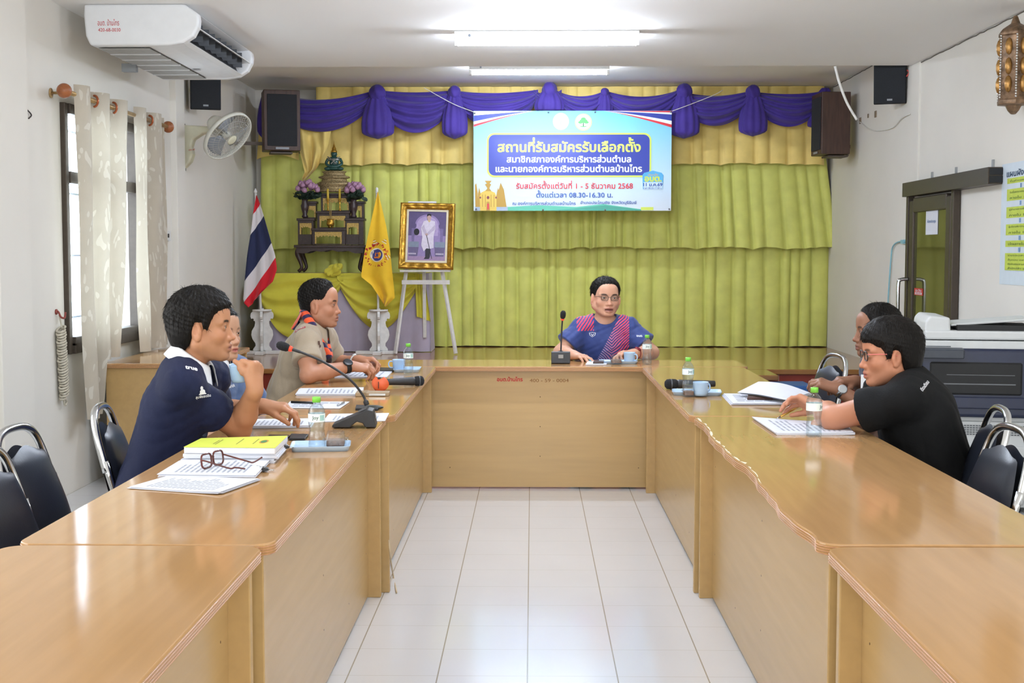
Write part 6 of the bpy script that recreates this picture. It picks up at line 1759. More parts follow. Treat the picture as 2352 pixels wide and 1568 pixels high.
# ---------------------------------------------------------------- person in the blue polo
st = dict(seed=5, size=.96, wide=.97, hair=dict(top=.018, side=.012, back=.016), hairline=[(-.13, -.06), (-.06, -.07), (-.030, -.03), (-.014, .02), (.010, .02), (.025, .022), (.045, .040), (.07, .056), (.1, .060)], sleeve=.62, arm=.86, girth=.88, neckw=.86, stubble=0, brow=.55, lip='#a4544f', jaw=.92, look=(1, .05, 0), nose=.95)
J = dict(pelvis=(-1.42, 5.62, .53), neck=(-1.375, 5.60, .955), head=at(503, 765, y=5.6), headR=axes((.88, -.47, .0), (0.02, 0, 1)), fwd=(.96, -.28, 0),
         sh_r=(-1.385, 5.43, .895), sh_l=(-1.315, 5.755, .900), el_r=(-1.32, 5.38, .66), el_l=(-1.20, 5.86, .68), wr_r=(-1.12, 5.47, .66), wr_l=(-1.04, 5.72, .66),
         kn_l=(-1.02, 5.66, .52), kn_r=(-1.02, 5.44, .52), an_l=(-1.04, 5.68, .10), an_r=(-1.04, 5.42, .10),
         hands=dict(r=dict(d=(1, .3, -.2), n=(0, 0, -1), curl=[(.3, .4, .2)] * 4, thumb=(.3, .2)), l=dict(d=(1, -.3, -.2), n=(0, 0, -1), curl=[(.3, .4, .2)] * 4, thumb=(.3, .2))))
p2_ = person('person in a blue polo with white collar seated beyond the man drinking', J, st, M_bluep, '#bb9176', hname='dark_brown_hair')
collar(p2_, M_collar, r0=.058, wide=.036, point=.04)
V, Fc = letters('true', height=.017, bold=.05); decal(p2_, 'lettering', M_logo, V, Fc, at(487, 872, y=5.40), (1, .35, .10), (0, 0, 1))
V, Fc = letters('YAMAHA', height=.014, bold=.03); decal(p2_, 'lettering', M_logo, V, Fc, at(543, 893, y=5.42), (1, .6, .05), (0, 0, 1))
E_pts = []; Fp = []; blob(ellipse(0, .006, .008, .011)); blob([(-.006, -.018), (.006, -.018), (.003, -.004), (-.003, -.004)])
decal(p2_, 'emblem', M_logo, E_pts, Fp, at(534, 879, y=5.42), (1, .6, 0), (0, 0, 1))

# ---------------------------------------------------------------- man in the scout shirt
st = dict(seed=7, hair=dict(top=.020, side=.004, back=.007, front=.008), hairline=[(-.13, -.06), (-.06, -.06), (-.030, -.02), (-.014, .015), (.010, .018), (.020, .012), (.036, .030), (.046, .052), (.066, .082), (.1, .086)], rough=.0022, fade=.06, nose=1.05, sleeve=.60, cuff=1.12, arm=1.0, girth=1.05, stubble=.15, brow=1.0, lip='#97625a', look=(1, -.05, -.15), ear=1.08)
J = dict(pelvis=(-1.355, 7.02, .53), neck=(-1.185, 7.0, 1.018), head=at(735, 699, y=7.0), headR=axes((1, -.10, -.03), (0.03, 0, 1)), fwd=(1, -.05, 0),
         sh_r=(-1.185, 6.83, .955), sh_l=(-1.145, 7.165, .955), el_r=(-1.155, 6.70, .795), el_l=(-1.11, 7.27, .80), wr_r=(-.955, 6.86, .828), wr_l=(-.94, 7.06, .842),
         kn_l=(-.86, 7.12, .52), kn_r=(-.86, 6.90, .52), an_l=(-.88, 7.14, .10), an_r=(-.88, 6.88, .10),
         hands=dict(r=dict(d=(1, .28, -.08), n=(0.1, .35, -1), curl=[(.55, .8, .5), (.65, .9, .5), (.75, .9, .5), (.85, .9, .5)], thumb=(.2, .4)),
                    l=dict(d=(1, -.25, -.02), n=(0, -.6, -1), curl=[(.6, .8, .5), (.7, .9, .5), (.8, .9, .5), (.9, .9, .5)], thumb=(.2, .4))))
p3_ = person('man in a khaki scout shirt with an orange and navy striped neckerchief', J, st, M_khaki, '#b07d62', pants='#5d564a', hname='short_black_hair')
collar(p3_, M_khaki, r0=.062, wide=.030)
m_sc = fabric('striped_neckerchief', '#e8552f', .04, .15)
N, L, b = nodes_of(m_sc)
tc = N.new('ShaderNodeTexCoord'); wv = N.new('ShaderNodeTexWave'); wv.bands_direction = 'DIAGONAL'; wv.inputs['Scale'].default_value = 7.5; wv.inputs['Distortion'].default_value = .6; wv.inputs['Detail'].default_value = 0
mp = N.new('ShaderNodeMapping'); mp.inputs['Rotation'].default_value = (0, 1.25, .2); L.new(tc.outputs['Object'], mp.inputs[0]); L.new(mp.outputs[0], wv.inputs[0])
cr = N.new('ShaderNodeValToRGB'); cr.color_ramp.interpolation = 'CONSTANT'; cr.color_ramp.elements[0].color = (*lin('#ea5a30'), 1); cr.color_ramp.elements[1].position = .58; cr.color_ramp.elements[1].color = (*lin('#2c2348'), 1)
L.new(wv.outputs['Fac'], cr.inputs[0]); L.new(cr.outputs[0], b.inputs['Base Color'])
c0 = Vector(J['neck']); T_ = p3_['T']; sp_ = Vector(p3_['spine']); f_ = Vector(T_[:, 0]); l_ = Vector(T_[:, 1])
mb = MB()
kn = c0 + f_ * .135 - sp_ * .125
for sg in (-1, 1):
    P = smooth_path([c0 - f_ * .075 + sp_ * .075 + l_ * sg * .005, c0 - f_ * .035 + sp_ * .062 + l_ * sg * .068, c0 + f_ * .02 + sp_ * .020 + l_ * sg * .084, c0 + f_ * .085 - sp_ * .055 + l_ * sg * .052, kn + l_ * sg * .006 + sp_ * .012], 7)
    n_ = len(P); mb.tube(P, [.025 if i > 3 else .020 + .001 * i for i in range(n_)], 10)
def flap(u, v):
    w = (1 - v) * .095 + .014
    return tuple(c0 - f_ * (.082 + .026 * v - .10 * abs(u - .5) ** 2) + sp_ * (.078 - .115 * v) + l_ * (u - .5) * 2 * w)
mb.grid(flap, 12, 8)
child(mb, 'neckerchief', m_sc, p3_)
mb = MB()
for sg in (-1, 1):
    P = smooth_path([kn, kn + f_ * .012 - sp_ * .05 + l_ * sg * .012, kn + f_ * .016 - sp_ * .12 + l_ * sg * .016, kn + f_ * .012 - sp_ * .19 + l_ * sg * .014], 6); n_ = len(P)
    mb.tube(P, [.014 + .008 * i / n_ for i in range(n_)], 10)
child(mb, 'neckerchief_tail', m_sc, p3_)
mb = MB(); mb.sphere(kn - sp_ * .006, (.024, .026, .026), 14); child(mb, 'woggle', mat('dark_leather', '#2b1a1c', .5, var=.15), p3_)
watch(p3_, 'r', M_strap, M_wface, face_dir=(0, -.75, .7), back=.028, fr=.024, bw=.013); watch(p3_, 'l', mat('white_strap', '#dfe6e6', .5), MATS['white_strap'], face_dir=(0, -.3, 1), back=.032, fr=.008, bw=.008)
rect_decal(p3_, 'name_patch', mat('patch_red', '#b3474a', .7), .060, .014, at(688, 750, y=6.80), (1, .2, .22), (0, .4, 1), off=.0025)
V, Fc = letters('ลูกเสือ', width=.046, height=.008, bold=.02); decal(p3_, 'patch_lettering', M_logo, V, Fc, at(688, 750, y=6.80), (1, .2, .22), (0, .4, 1), off=.0040)
V = []; Fc = []
for (x, y, w, h) in ((-.004, .020, .008, .010), (.002, .002, .010, .007), (.006, -.010, .011, .002), (.006, -.017, .011, .002)):
    o_ = len(V); V += [(x - w, y - h, 0), (x + w, y - h, 0), (x + w, y + h, 0), (x - w, y + h, 0)]; Fc.append((o_, o_ + 1, o_ + 2, o_ + 3))
decal(p3_, 'chest_badge', mat('badge_brown', '#54392e', .7), V, Fc, at(729, 795, y=6.82), (.8, .6, 0), (.05, 0, 1))
V = [(-.004, -.07, 0), (.004, -.07, 0), (.004, .07, 0), (-.004, .07, 0)]

# ---------------------------------------------------------------- man at the head table
m_jer = fabric('patterned_sports_shirt', '#2f3f78', .05, .15, .6)
N, L, b = nodes_of(m_jer)
tc = N.new('ShaderNodeTexCoord'); sx = N.new('ShaderNodeSeparateXYZ'); L.new(tc.outputs['Object'], sx.inputs[0])
def mth(op, a, bb=None, c=None):
    n_ = N.new('ShaderNodeMath'); n_.operation = op
    for i, v in enumerate((a, bb, c)):
        if v is None: continue
        if isinstance(v, (int, float)): n_.inputs[i].default_value = v
        else: L.new(v, n_.inputs[i])
    return n_.outputs[0]
ox, oz = sx.outputs[0], sx.outputs[2]
xx = mth('SUBTRACT', ox, .02)
# chevron stripes climbing to his left shoulder, bending at a kink line
ph = mth('ADD', mth('MULTIPLY', mth('ABSOLUTE', mth('SUBTRACT', xx, .02)), -.95), oz)
nz = N.new('ShaderNodeTexNoise'); nz.inputs['Scale'].default_value = 7; L.new(tc.outputs['Object'], nz.inputs[0])
ph = mth('ADD', ph, mth('MULTIPLY', nz.outputs[0], .06))
stripe = mth('GREATER_THAN', mth('SINE', mth('MULTIPLY', ph, 330)), .05)
band = mth('SUBTRACT', mth('ADD', mth('MULTIPLY', ox, .95), .77), oz)       # diagonal band from lower centre to left shoulder
inband = mth('MULTIPLY', mth('GREATER_THAN', mth('SUBTRACT', ox, mth('MULTIPLY', mth('SUBTRACT', oz, .742), .516)), -.05), mth('LESS_THAN', ox, .152))
ph2 = mth('ADD', mth('MULTIPLY', ox, 1.0), mth('MULTIPLY', mth('POWER', mth('SUBTRACT', 1.06, oz), 1.0), .7))
st2 = mth('GREATER_THAN', mth('SINE', mth('MULTIPLY', mth('ADD', ph2, mth('MULTIPLY', nz.outputs[0], .05)), 300)), .0)
r2 = mth('MULTIPLY', mth('LESS_THAN', ox, -.075), mth('GREATER_THAN', ox, -.185)); r2 = mth('MULTIPLY', r2, mth('GREATER_THAN', oz, .925))
msk = mth('MINIMUM', mth('ADD', mth('MULTIPLY', stripe, inband), mth('MULTIPLY', st2, r2)), 1.0)
cm = N.new('ShaderNodeMix'); cm.data_type = 'RGBA'
mrr = N.new('ShaderNodeMapRange'); mrr.inputs['From Min'].default_value = -.02; mrr.inputs['From Max'].default_value = .12; L.new(ox, mrr.inputs[0])
sh_f = mth('MAXIMUM', mrr.outputs[0], r2)
L.new(sh_f, cm.inputs[0]); cm.inputs[6].default_value = (*lin('#9a86b0'), 1); cm.inputs[7].default_value = (*lin('#e0405a'), 1)
c2m = N.new('ShaderNodeMix'); c2m.data_type = 'RGBA'; L.new(msk, c2m.inputs[0]); L.new(b.inputs['Base Color'].links[0].from_socket, c2m.inputs[6]); L.new(cm.outputs[2], c2m.inputs[7])
L.new(c2m.outputs[2], b.inputs['Base Color'])
st = dict(seed=11, wide=1.12, jaw=1.1, hair=dict(top=.018, side=.008, back=.012, front=.004), hairline=[(-.13, -.07), (-.06, -.07), (-.030, -.03), (-.014, .012), (.010, .018), (.020, -.010), (.034, .010), (.044, .045), (.066, .070), (.1, .076)], arch=.004, rough=.0018, fade=.04, nose=1.0, mouth=.007, mw=1.2, sleeve=.66, cuff=1.1, arm=1.08, girth=1.12, stubble=.05, brow=.9, lip='#9a5f58', look=(1, .05, 0), ear=1.05, neckw=1.08, neckline=.072)
J = dict(pelvis=(.475, 8.64, .50), neck=(.475, 8.53, .985), head=at(1391, 683, y=8.5), headR=axes((.22, -.97, -.02), (.03, 0, 1)), fwd=(0, -1, 0),
         sh_r=(.325, 8.50, .935), sh_l=(.632, 8.50, .935), el_r=(.185, 8.44, .785), el_l=(.775, 8.43, .785), wr_r=(.262, 8.205, .785), wr_l=(.640, 8.215, .793),
         kn_l=(.62, 8.30, .52), kn_r=(.34, 8.30, .52), an_l=(.62, 8.36, .10), an_r=(.34, 8.36, .10),
         hands=dict(r=dict(d=(.62, -.75, -.05), n=(.05, -.15, -1), curl=[(.25, .35, .25), (.22, .35, .25), (.25, .4, .25), (.3, .4, .25)], thumb=(.35, .2), spread=.06),
                    l=dict(d=(-.92, -.30, .02), n=(-.1, -.5, -1), curl=[(.5, .8, .5), (.6, .9, .5), (.7, .9, .5), (.8, .9, .5)], thumb=(.2, .4))))
p4_ = person('man in a navy sports shirt with red stripes speaking at the head table', J, st, m_jer, '#cb9a80', hname='dark_grey_hair', fine=.0027)
def spectacles(pr, m_rim, m_temple, rw=.0235, rh=.0165, rx=.098, rim=.0013, lens=True, tilt=-.05):
    M_lens = MATS.get('spectacle_lens') or clear_mat('spectacle_lens', '#eef2f2', .25, .03)
    mb = MB(); tr = MB(); ln = MB(); w = pr.get('wide', 1.0)
    for y in (-1, 1):
        P = [headw(pr, rx - .006 * (abs(a_ * y + .032) / .03) ** 2 * 0 - .004 * abs(px_) / rw, y * .0325 + px_, .001 + pz_ + 0 * a_) for a_, (px_, pz_) in [(0, q) for q in rrect(-rw, -rh, rw, rh, rh * .7, 5)]]
        mb.tube(P, rim, 6, closed=True)
        ln.add([tuple(p) for p in P], [tuple(range(len(P)))])
        tr.tube([headw(pr, rx - .005, y * (.0325 + rw), .008), headw(pr, rx - .018, y * .074, .009), headw(pr, .010, y * .0825, .004), headw(pr, -.010, y * .083, -.004)], [rim * 1.15] * 3 + [rim], 6)
    mb.tube([headw(pr, rx, -.0325 + rw, .004), headw(pr, rx + .004, 0, .006), headw(pr, rx, .0325 - rw, .004)], rim, 6)
    o = child(mb, 'spectacles', m_rim, pr)
    a = child(tr, 'temple', m_temple, pr); a.parent = o
    l_ = child(ln, 'lens', M_lens, pr); l_.parent = o
spectacles(p4_, M_strap, M_strap)
watch(p4_, 'l', mat('red_strap', '#a8242c', .45, var=.12), mat('red_watch_face', '#7e1b24', .3), face_dir=(.1, -.6, .8), back=.03, bw=.014)
E_pts = []; Fp = []
def ringpoly(pts, k=.8, dy=.0):
    n_ = len(pts); o_ = len(E_pts); E_pts.extend((x, y, 0) for x, y in pts); E_pts.extend((x * k, y * k + dy, 0) for x, y in pts)
    Fp.extend((o_ + i, o_ + (i + 1) % n_, o_ + n_ + (i + 1) % n_, o_ + n_ + i) for i in range(n_))
ringpoly([(-.022, .012), (0, .015), (.022, .012), (.018, -.004), (0, -.016), (-.018, -.004)], .82); blob([(-.012, .005), (-.006, .005), (0, -.003), (.006, .005), (.012, .005), (0, -.009)])
decal(p4_, 'emblem', M_logo, E_pts, Fp, at(1362, 770, y=8.35), (1, 0, 0), (0, 0, 1))
V, Fc = letters('อบต', height=.011, bold=.03); decal(p4_, 'lettering', M_logo, V, Fc, at(1474, 772, y=8.36), (1, .4, 0), (0, 0, 1))

# ---------------------------------------------------------------- man in black, right side
st = dict(seed=13, hair=dict(top=.024, side=.016, back=.024, front=.010), hairline=[(-.13, -.082), (-.06, -.088), (-.035, -.060), (-.022, .002), (.004, .010), (.010, -.035), (.026, -.040), (.034, .010), (.046, .030), (.09, .034), (.13, .036)], rough=.0013, strand=60, nose=1.1, sleeve=.56, cuff=1.05, arm=1.12, girth=1.22, stubble=.12, brow=.7, lip='#a1605a', look=(1, 0, -.1), jaw=1.0, neckw=1.05)
J = dict(pelvis=(1.545, 4.96, .545), neck=(1.428, 4.95, .945), head=at(2042, 811, y=4.95), headR=axes((-1, .02, -.10), (-.12, 0, 1)), fwd=(-1, 0, 0),
         sh_l=(1.365, 4.772, .885), sh_r=(1.375, 5.125, .885), el_l=(1.140, 4.930, .800), el_r=(1.40, 5.28, .70), wr_l=(1.128, 5.135, .818), wr_r=(1.22, 5.10, .785),
         kn_l=(1.12, 4.84, .53), kn_r=(1.12, 5.08, .53), an_l=(1.14, 4.82, .10), an_r=(1.14, 5.10, .10),
         hands=dict(l=dict(d=(-.60, .62, .22), n=(-.55, -.30, -.65), curl=[(.5, .55, .3), (.5, .7, .4), (.6, .8, .4), (.7, .8, .4)], thumb=(.25, .3), spread=.10),
                    r=dict(d=(-1, -.3, -.05), n=(0, 0, -1), curl=[(.4, .6, .4)] * 4, thumb=(.2, .3))))
p5_ = person('man in a black shirt and pink framed glasses leaning on the right table', J, st, M_black, '#b98063', hname='thick_black_hair', fine=.0027, pants='#3b4350')
spectacles(p5_, mat('black_rim', '#17171b', .3), mat('pink_temple', '#dc7a72', .4), rim=.0020, rw=.024, rh=.017)
V, Fc = letters('ดีดเดียม', width=.058, bold=.03); decal(p5_, 'lettering', M_logo, V, Fc, at(2123, 886, y=4.78), (.62, .1, .8), (-.55, .25, .6))

# ---------------------------------------------------------------- man with the silver watch
st = dict(seed=17, hair=dict(top=.016, side=.007, back=.010, front=.004), hairline=[(-.13, -.06), (-.06, -.07), (-.030, -.03), (-.014, .010), (.010, .018), (.020, .000), (.034, .012), (.046, .050), (.066, .076), (.1, .080)], rough=.0018, fade=.04, nose=1.08, sleeve=.66, arm=1.05, girth=1.1, stubble=.2, brow=.8, lip='#7d4f48', look=(1, 0, 0), wide=1.04)
J = dict(pelvis=(1.76, 6.24, .53), neck=(1.695, 6.2, .93), head=at(2014, 760, y=6.2), headR=axes((-1, .02, -.04), (-.05, 0, 1)), fwd=(-1, -.05, 0),
         sh_l=(1.665, 6.02, .865), sh_r=(1.670, 6.37, .865), el_l=(1.640, 6.00, .64), el_r=(1.72, 6.44, .66), wr_l=(1.425, 6.08, .792), wr_r=(1.545, 6.235, .812),
         kn_l=(1.34, 6.10, .52), kn_r=(1.34, 6.32, .52), an_l=(1.36, 6.08, .10), an_r=(1.36, 6.34, .10),
         hands=dict(l=dict(d=(-.80, .28, .30), n=(-.3, .4, -.8), curl=[(.5, .9, .6), (.6, 1.0, .6), (.7, 1.0, .6), (.8, 1.0, .6)], thumb=(.2, .4)),
                    r=dict(d=(-.95, -.30, .10), n=(0, .2, -1), curl=[(.4, .8, .5), (.5, .8, .5), (.6, .8, .5), (.7, .8, .5)], thumb=(.5, .1))))
p6_ = person('man with a silver wristwatch sitting behind the man in black', J, st, M_dnavy, '#8f644d', hname='cropped_black_hair')
watch(p6_, 'l', M_steel, mat('pale_dial', '#b9bdc0', .2, .4), face_dir=(0, -1, .4), back=.02, fr=.019)
rect_decal(p6_, 'shirt_stripe', M_logo, .024, .10, at(1983, 885, y=5.98), (-.9, .3, 0), (.35, 0, 1), nx=4, ny=12)
E_pts = []; Fp = []; ringpoly(ellipse(0, 0, .021, .024), .74); decal(p6_, 'emblem', M_logo, E_pts, Fp, at(2013, 877, y=5.98), (1, 0, 0), (0, 0, 1))
V, Fc = letters('C', height=.024, bold=.04); decal(p6_, 'lettering', M_logo, V, Fc, at(2013, 877, y=5.98), (1, 0, 0), (0, 0, 1))
# ================================================================ things on the tables
ZT = 0.7503
M_paper2 = mat('paper_edge', '#d2d4de', .7, var=.02)
M_print = mat('print_grey', '#a2a6b2', .8, var=.05)
def bil(q, u, v): return q[0] * (1 - u) * (1 - v) + q[1] * u * (1 - v) + q[2] * u * v + q[3] * (1 - u) * v
def papers(name, label, cat, px, z0=ZT, th=.004, layers=3, lines=10, seed=1, along='u', top=None, group=None, curl=0.0, jit=.006, plane=None):
    """px: four pixel corners (near-left, near-right, far-right, far-left) of the top sheet as it lies at height z0+th"""
    r = random.Random(seed); zt = z0 + th
    q = [at(*p, z=zt) for p in px]; c = (q[0] + q[1] + q[2] + q[3]) / 4
    t = thing(name, label, cat, (c.x, c.y, z0), group=group)
    mb = MB(); mb.smooth = False; k = 6
    for l in range(layers):
        off = Vector((r.uniform(-jit, jit), r.uniform(-jit, jit), 0)) if l < layers - 1 else Vector((0, 0, 0))
        a, b = th * l / layers, th * (l + .96) / layers
        Q = [p - c + off for p in q]
        def zc(u, v): return curl * (max(0, u - .6) ** 2 * 2 + max(0, .3 - u) ** 2) * (1 if l == layers - 1 else .6)
        vs = []; fs = []
        for zz in (a, b):
            for j in range(k + 1):
                for i in range(k + 1):
                    p = bil(Q, i / k, j / k); vs.append((p.x, p.y, zz + zc(i / k, j / k)))
        n = (k + 1) ** 2
        for j in range(k):
            for i in range(k):
                o = j * (k + 1) + i; fs.append((o, o + k + 1, o + k + 2, o + 1)); fs.append((n + o, n + o + 1, n + o + k + 2, n + o + k + 1))
        edge = [i for i in range(k + 1)] + [(j + 1) * (k + 1) + k for j in range(k)] + [k * (k + 1) + k - 1 - i for i in range(k)] + [(k - 1 - j) * (k + 1) for j in range(k - 1)]
        for i in range(len(edge)): fs.append((edge[i], edge[(i + 1) % len(edge)], n + edge[(i + 1) % len(edge)], n + edge[i]))
        mb.mi = 0 if l == layers - 1 else 1
        mb.add(vs, fs)
    mb.mi = 2
    for i in range(lines):
        w = .12 + .76 * (i + .5) / lines; e = r.uniform(.55, .9); s0 = .1
        def at_(u, v): p = bil([x - c for x in q], u, v); return (p.x, p.y, th + .0004 + curl * (max(0, u - .6) ** 2 * 2 + max(0, .3 - u) ** 2))
        hw = .16 / max(lines, 1)
        for s_ in range(4):
            u0, u1 = s0 + (e - s0) * s_ / 4, s0 + (e - s0) * (s_ + .86) / 4
            if along == 'u': mb.add([at_(u0, w - hw), at_(u1, w - hw), at_(u1, w + hw), at_(u0, w + hw)], [(0, 1, 2, 3)])
            else: mb.add([at_(w - hw, u0), at_(w + hw, u0), at_(w + hw, u1), at_(w - hw, u1)], [(0, 1, 2, 3)])
    mb.build('sheets', [M_paper if top is None else top, M_paper2, M_print], t)
    return t, q
M_water = clear_mat('clear_bottle', '#eef5f8', .45, .05); M_capg = mat('green_cap', '#7fcf4e', .4, var=.03)
M_label = mat('bottle_label', '#e6f0ee', .4, var=.02); M_lab2 = mat('label_green', '#a9d3cc', .4)
def bottle(px, label, z=ZT, H=.178, rz=0.0):
    p = at(*px, z=z); t = thing('water_bottle', label, 'bottle', (p.x, p.y, z), rz, 'water bottles with green caps')
    k = H / .178
    prof = [(.001, .004), (.018, .002), (.0262, .0), (.0285, .006), (.0285, .020), (.0270, .026), (.0285, .033), (.0282, .046), (.0262, .056), (.0250, .066), (.0262, .076), (.0284, .088), (.0288, .094), (.0288, .122), (.0284, .126), (.0270, .134), (.0215, .145), (.0145, .153), (.0125, .156), (.0125, .164), (.001, .164)]
    MB().lathe([(r * k, z_ * k) for r, z_ in prof], 32, cap=False).build('bottle_body', M_water, t)
    MB().lathe([(.0290 * k, .094 * k), (.0291 * k, .122 * k)], 32, cap=False).build('label_band', M_label, t)
    mb = MB(); mb.lathe([(.0001, .178 * k), (.0135 * k, .178 * k), (.0142 * k, .1765 * k), (.0144 * k, .160 * k), (.0001, .160 * k)], 24, cap=False)
    mb.build('cap', M_capg, t)
    # printed mark on the label, wrapped round the front
    V, F = letters('Joy', height=.016 * k, bold=.02); mb = MB(); mb.smooth = False
    r_ = .0294 * k
    mb.add([(r_ * math.sin(v[0] / r_), -r_ * math.cos(v[0] / r_), .108 * k + v[1]) for v in V], F)
    mb.mi = 1
    for i in range(8): a, b = .55 + i * .08, .55 + (i + 1) * .08; mb.add([(r_ * math.sin(x), -r_ * math.cos(x), z_ * k) for x, z_ in ((a, .099), (b, .099), (b, .118), (a, .118))], [(0, 1, 2, 3)])
    mb.build('label_print', [mat('label_ink', '#54706c', .6), M_lab2], t)
    return t
M_tray = mat('pale_blue_tray', '#b3cbe4', .3, var=.02, coat=.2)
def tray(px, label, z=ZT, w=.215, d=.14, rz=0.0):
    p = at(*px, z=z); t = thing('tray', label, 'tray', (p.x, p.y, z), rz, 'pale blue serving trays')
    o = rrect(-w / 2, -d / 2, w / 2, d / 2, .02, 6)
    mb = MB(); mb.smooth = True; n = len(o)
    rings = [(.90, 0.0), (.92, .0), (.985, .016), (1.0, .018), (.985, .018), (.915, .005), (.90, .0045)]
    vs = [(x * s_, y * (1 - (1 - s_) * w / d * .8), z_) for s_, z_ in rings for x, y in o]
    fs = [(j * n + i, j * n + (i + 1) % n, (j + 1) * n + (i + 1) % n, (j + 1) * n + i) for j in range(len(rings) - 1) for i in range(n)]
    fs += [tuple(range(n))[::-1], tuple((len(rings) - 1) * n + i for i in range(n))]
    mb.add(vs, fs).build('tray_body', M_tray, t); return t
M_clear = clear_mat('clear_plastic_box', '#f4f7f8', .35, .05); M_cake = mat('brown_cake', '#7d5f50', .8, var=.25, scale=60, bump=.5)
def cake_box(px, label, z, rz=0.0, s=.068):
    p = at(*px, z=z); t = thing('cake_box', label, 'snack box', (p.x, p.y, z), rz, 'clear clamshell boxes of cake')
    a = s / 2
    MB().box((0, 0, .0125), (s * .86, s * .8, .021)).build('cake', M_cake, t, bevel=.004)
    def lid(u, v):
        an = 2 * PI * u; c_, s_ = math.cos(an), math.sin(an); q = 1 - .22 * max(0, v - .35) / .65
        rx = a * q * math.copysign(abs(c_) ** .4, c_) * (1 + .025 * math.sin(an * 12) * v); ry = a * .95 * q * math.copysign(abs(s_) ** .4, s_) * (1 + .025 * math.sin(an * 12) * v)
        return (rx, ry, .002 + .050 * v)
    mb = MB(); mb.grid(lid, 48, 6, None, True); o_ = 5 * 48; mb.f.append(tuple(range(o_, o_ + 48))); mb.m.append(0); mb.sm.append(False)
    mb.build('lid', M_clear, t)
    mb = MB(); pr = rrect(-a * 1.22, -a * 1.12, a * 1.22, a * 1.12, .008, 4); pi_ = rrect(-a * .98, -a * .94, a * .98, a * .94, .006, 4); n = len(pr)
    mb.add([(x, y, .024) for x, y in pr] + [(x, y, .024) for x, y in pi_], [(i, (i + 1) % n, n + (i + 1) % n, n + i) for i in range(n)])
    mb.build('rim', M_clear, t, solid=.0012); return t
M_micb = mat('microphone_plastic', '#2b2b2d', .5, var=.08, scale=60, bump=.1, bscale=300); M_foam = mat('foam_windshield', '#232326', .95, var=.2, scale=200, bump=.8, bscale=350); M_ring = mat('red_light_ring', '#e2452c', .4, emit=.35)
def gooseneck(base, rz, path, label, L=.155, W=.105, Hh=.072, print_=None):
    """base wedge along local x, high end at +x; path: world points of the neck"""
    t = thing('gooseneck_microphone', label, 'microphone', base, rz, 'gooseneck conference microphones')
    prof = [(-L / 2, .004), (-L / 2, .014), (L / 2 - .02, Hh), (L / 2, Hh - .004), (L / 2 + .012, .004), (L / 2 - .028, .004), (L / 2 - .038, .020), (L / 2 - .06, .026), (L / 2 - .08, .012), (L / 2 - .085, .004)]
    MB().prism(prof, W, Matrix.Translation((0, W / 2, 0)) @ Matrix.Rotation(PI / 2, 4, 'X')).build('base', M_micb, t, bevel=.003)
    mb = MB(); mb.box((L / 2 + .0085, 0, .045), (.002, .03, .022), (0, -.16, 0)); mb.build('rating_plate', mat('plate_grey', '#8d8a85', .5), t)
    mb = MB(); mb.box((L / 2 - .045, 0, Hh - .006), (.03, .03, .004), (0, -.42, 0)); mb.build('button', mat('button_grey', '#5b5d60', .4), t)
    iv = (Matrix.Translation(base) @ Matrix.Rotation(rz, 4, 'Z')).inverted()
    P = [iv @ Vector(p) for p in smooth_path(path, 8)]; n = len(P)
    mb = MB(); mb.tube(P, [.0105 if i < n * .09 else (.0048 if i < n * .84 else .0060) for i in range(n)], 10); mb.build('gooseneck', M_micb, t)
    d = (P[-1] - P[-2]).normalized(); q = d.to_track_quat('Z', 'Y').to_matrix().to_4x4(); Mx = Matrix.Translation(P[-1]) @ q
    MB().lathe([(.009, -.006), (.0115, .0), (.0115, .006), (.009, .008)], 20, Mx).build('light_ring', M_ring, t)
    MB().lathe([(.010, .006), (.0155, .014), (.0175, .03), (.0165, .045), (.011, .055), (.001, .059)], 22, Mx).build('windshield', M_foam, t)
    return t
def hand_mic(a, b, label, z=ZT):
    """a: grip end, b: head end (world xy)"""
    a, b = Vector((a.x, a.y, z)), Vector((b.x, b.y, z)); L = (b - a).length
    t = thing('handheld_microphone', label, 'microphone', a, math.atan2(b.y - a.y, b.x - a.x), 'black handheld microphones')
    Mx = Matrix.Translation((0, 0, .0262)) @ Matrix.Rotation(PI / 2, 4, 'Y')
    MB().lathe([(.001, 0), (.014, 0), (.0155, .004), (.0165, .03), (.0195, L * .45), (.022, L * .70), (.0225, L * .72), (.019, L * .75)], 24, Mx, cap=False).build('grip', M_micb, t)
    MB().lathe([(.019, L * .74), (.0245, L * .78), (.0256, L * .84), (.0256, L * .90), (.024, L * .95), (.014, L * .99), (.001, L)], 24, Mx, cap=False).build('grille', M_foam, t)
    MB().lathe([(.0260, L * .855), (.0264, L * .86), (.0264, L * .875), (.0260, L * .88)], 24, Mx, cap=False).build('grille_band', mat('band_grey', '#55575b', .4, .5), t)
    return t
def slab(name, label, cat, px, th, m, z0=ZT, bevel=.003, group=None, extra=None):
    q = [at(*p, z=z0 + th) for p in px]; c = sum(q, Vector()) / 4
    t = thing(name, label, cat, (c.x, c.y, z0), group=group)
    MB().prism([(p.x - c.x, p.y - c.y) for p in q], th).build('body', m, t, bevel=bevel)
    return t, [p - c for p in q]
def stick(name, label, cat, a, b, r, m, group=None, parts=True):
    t = thing(name, label, cat, a, group=group); a, b = Vector(a), Vector(b); d = b - a
    MB().cyl((0, 0, 0), d * .86, r, 10).build('barrel', m, t)
    MB().cyl(d * .86, d, r, 10, r * .25).build('tip', M_steel, t); return t

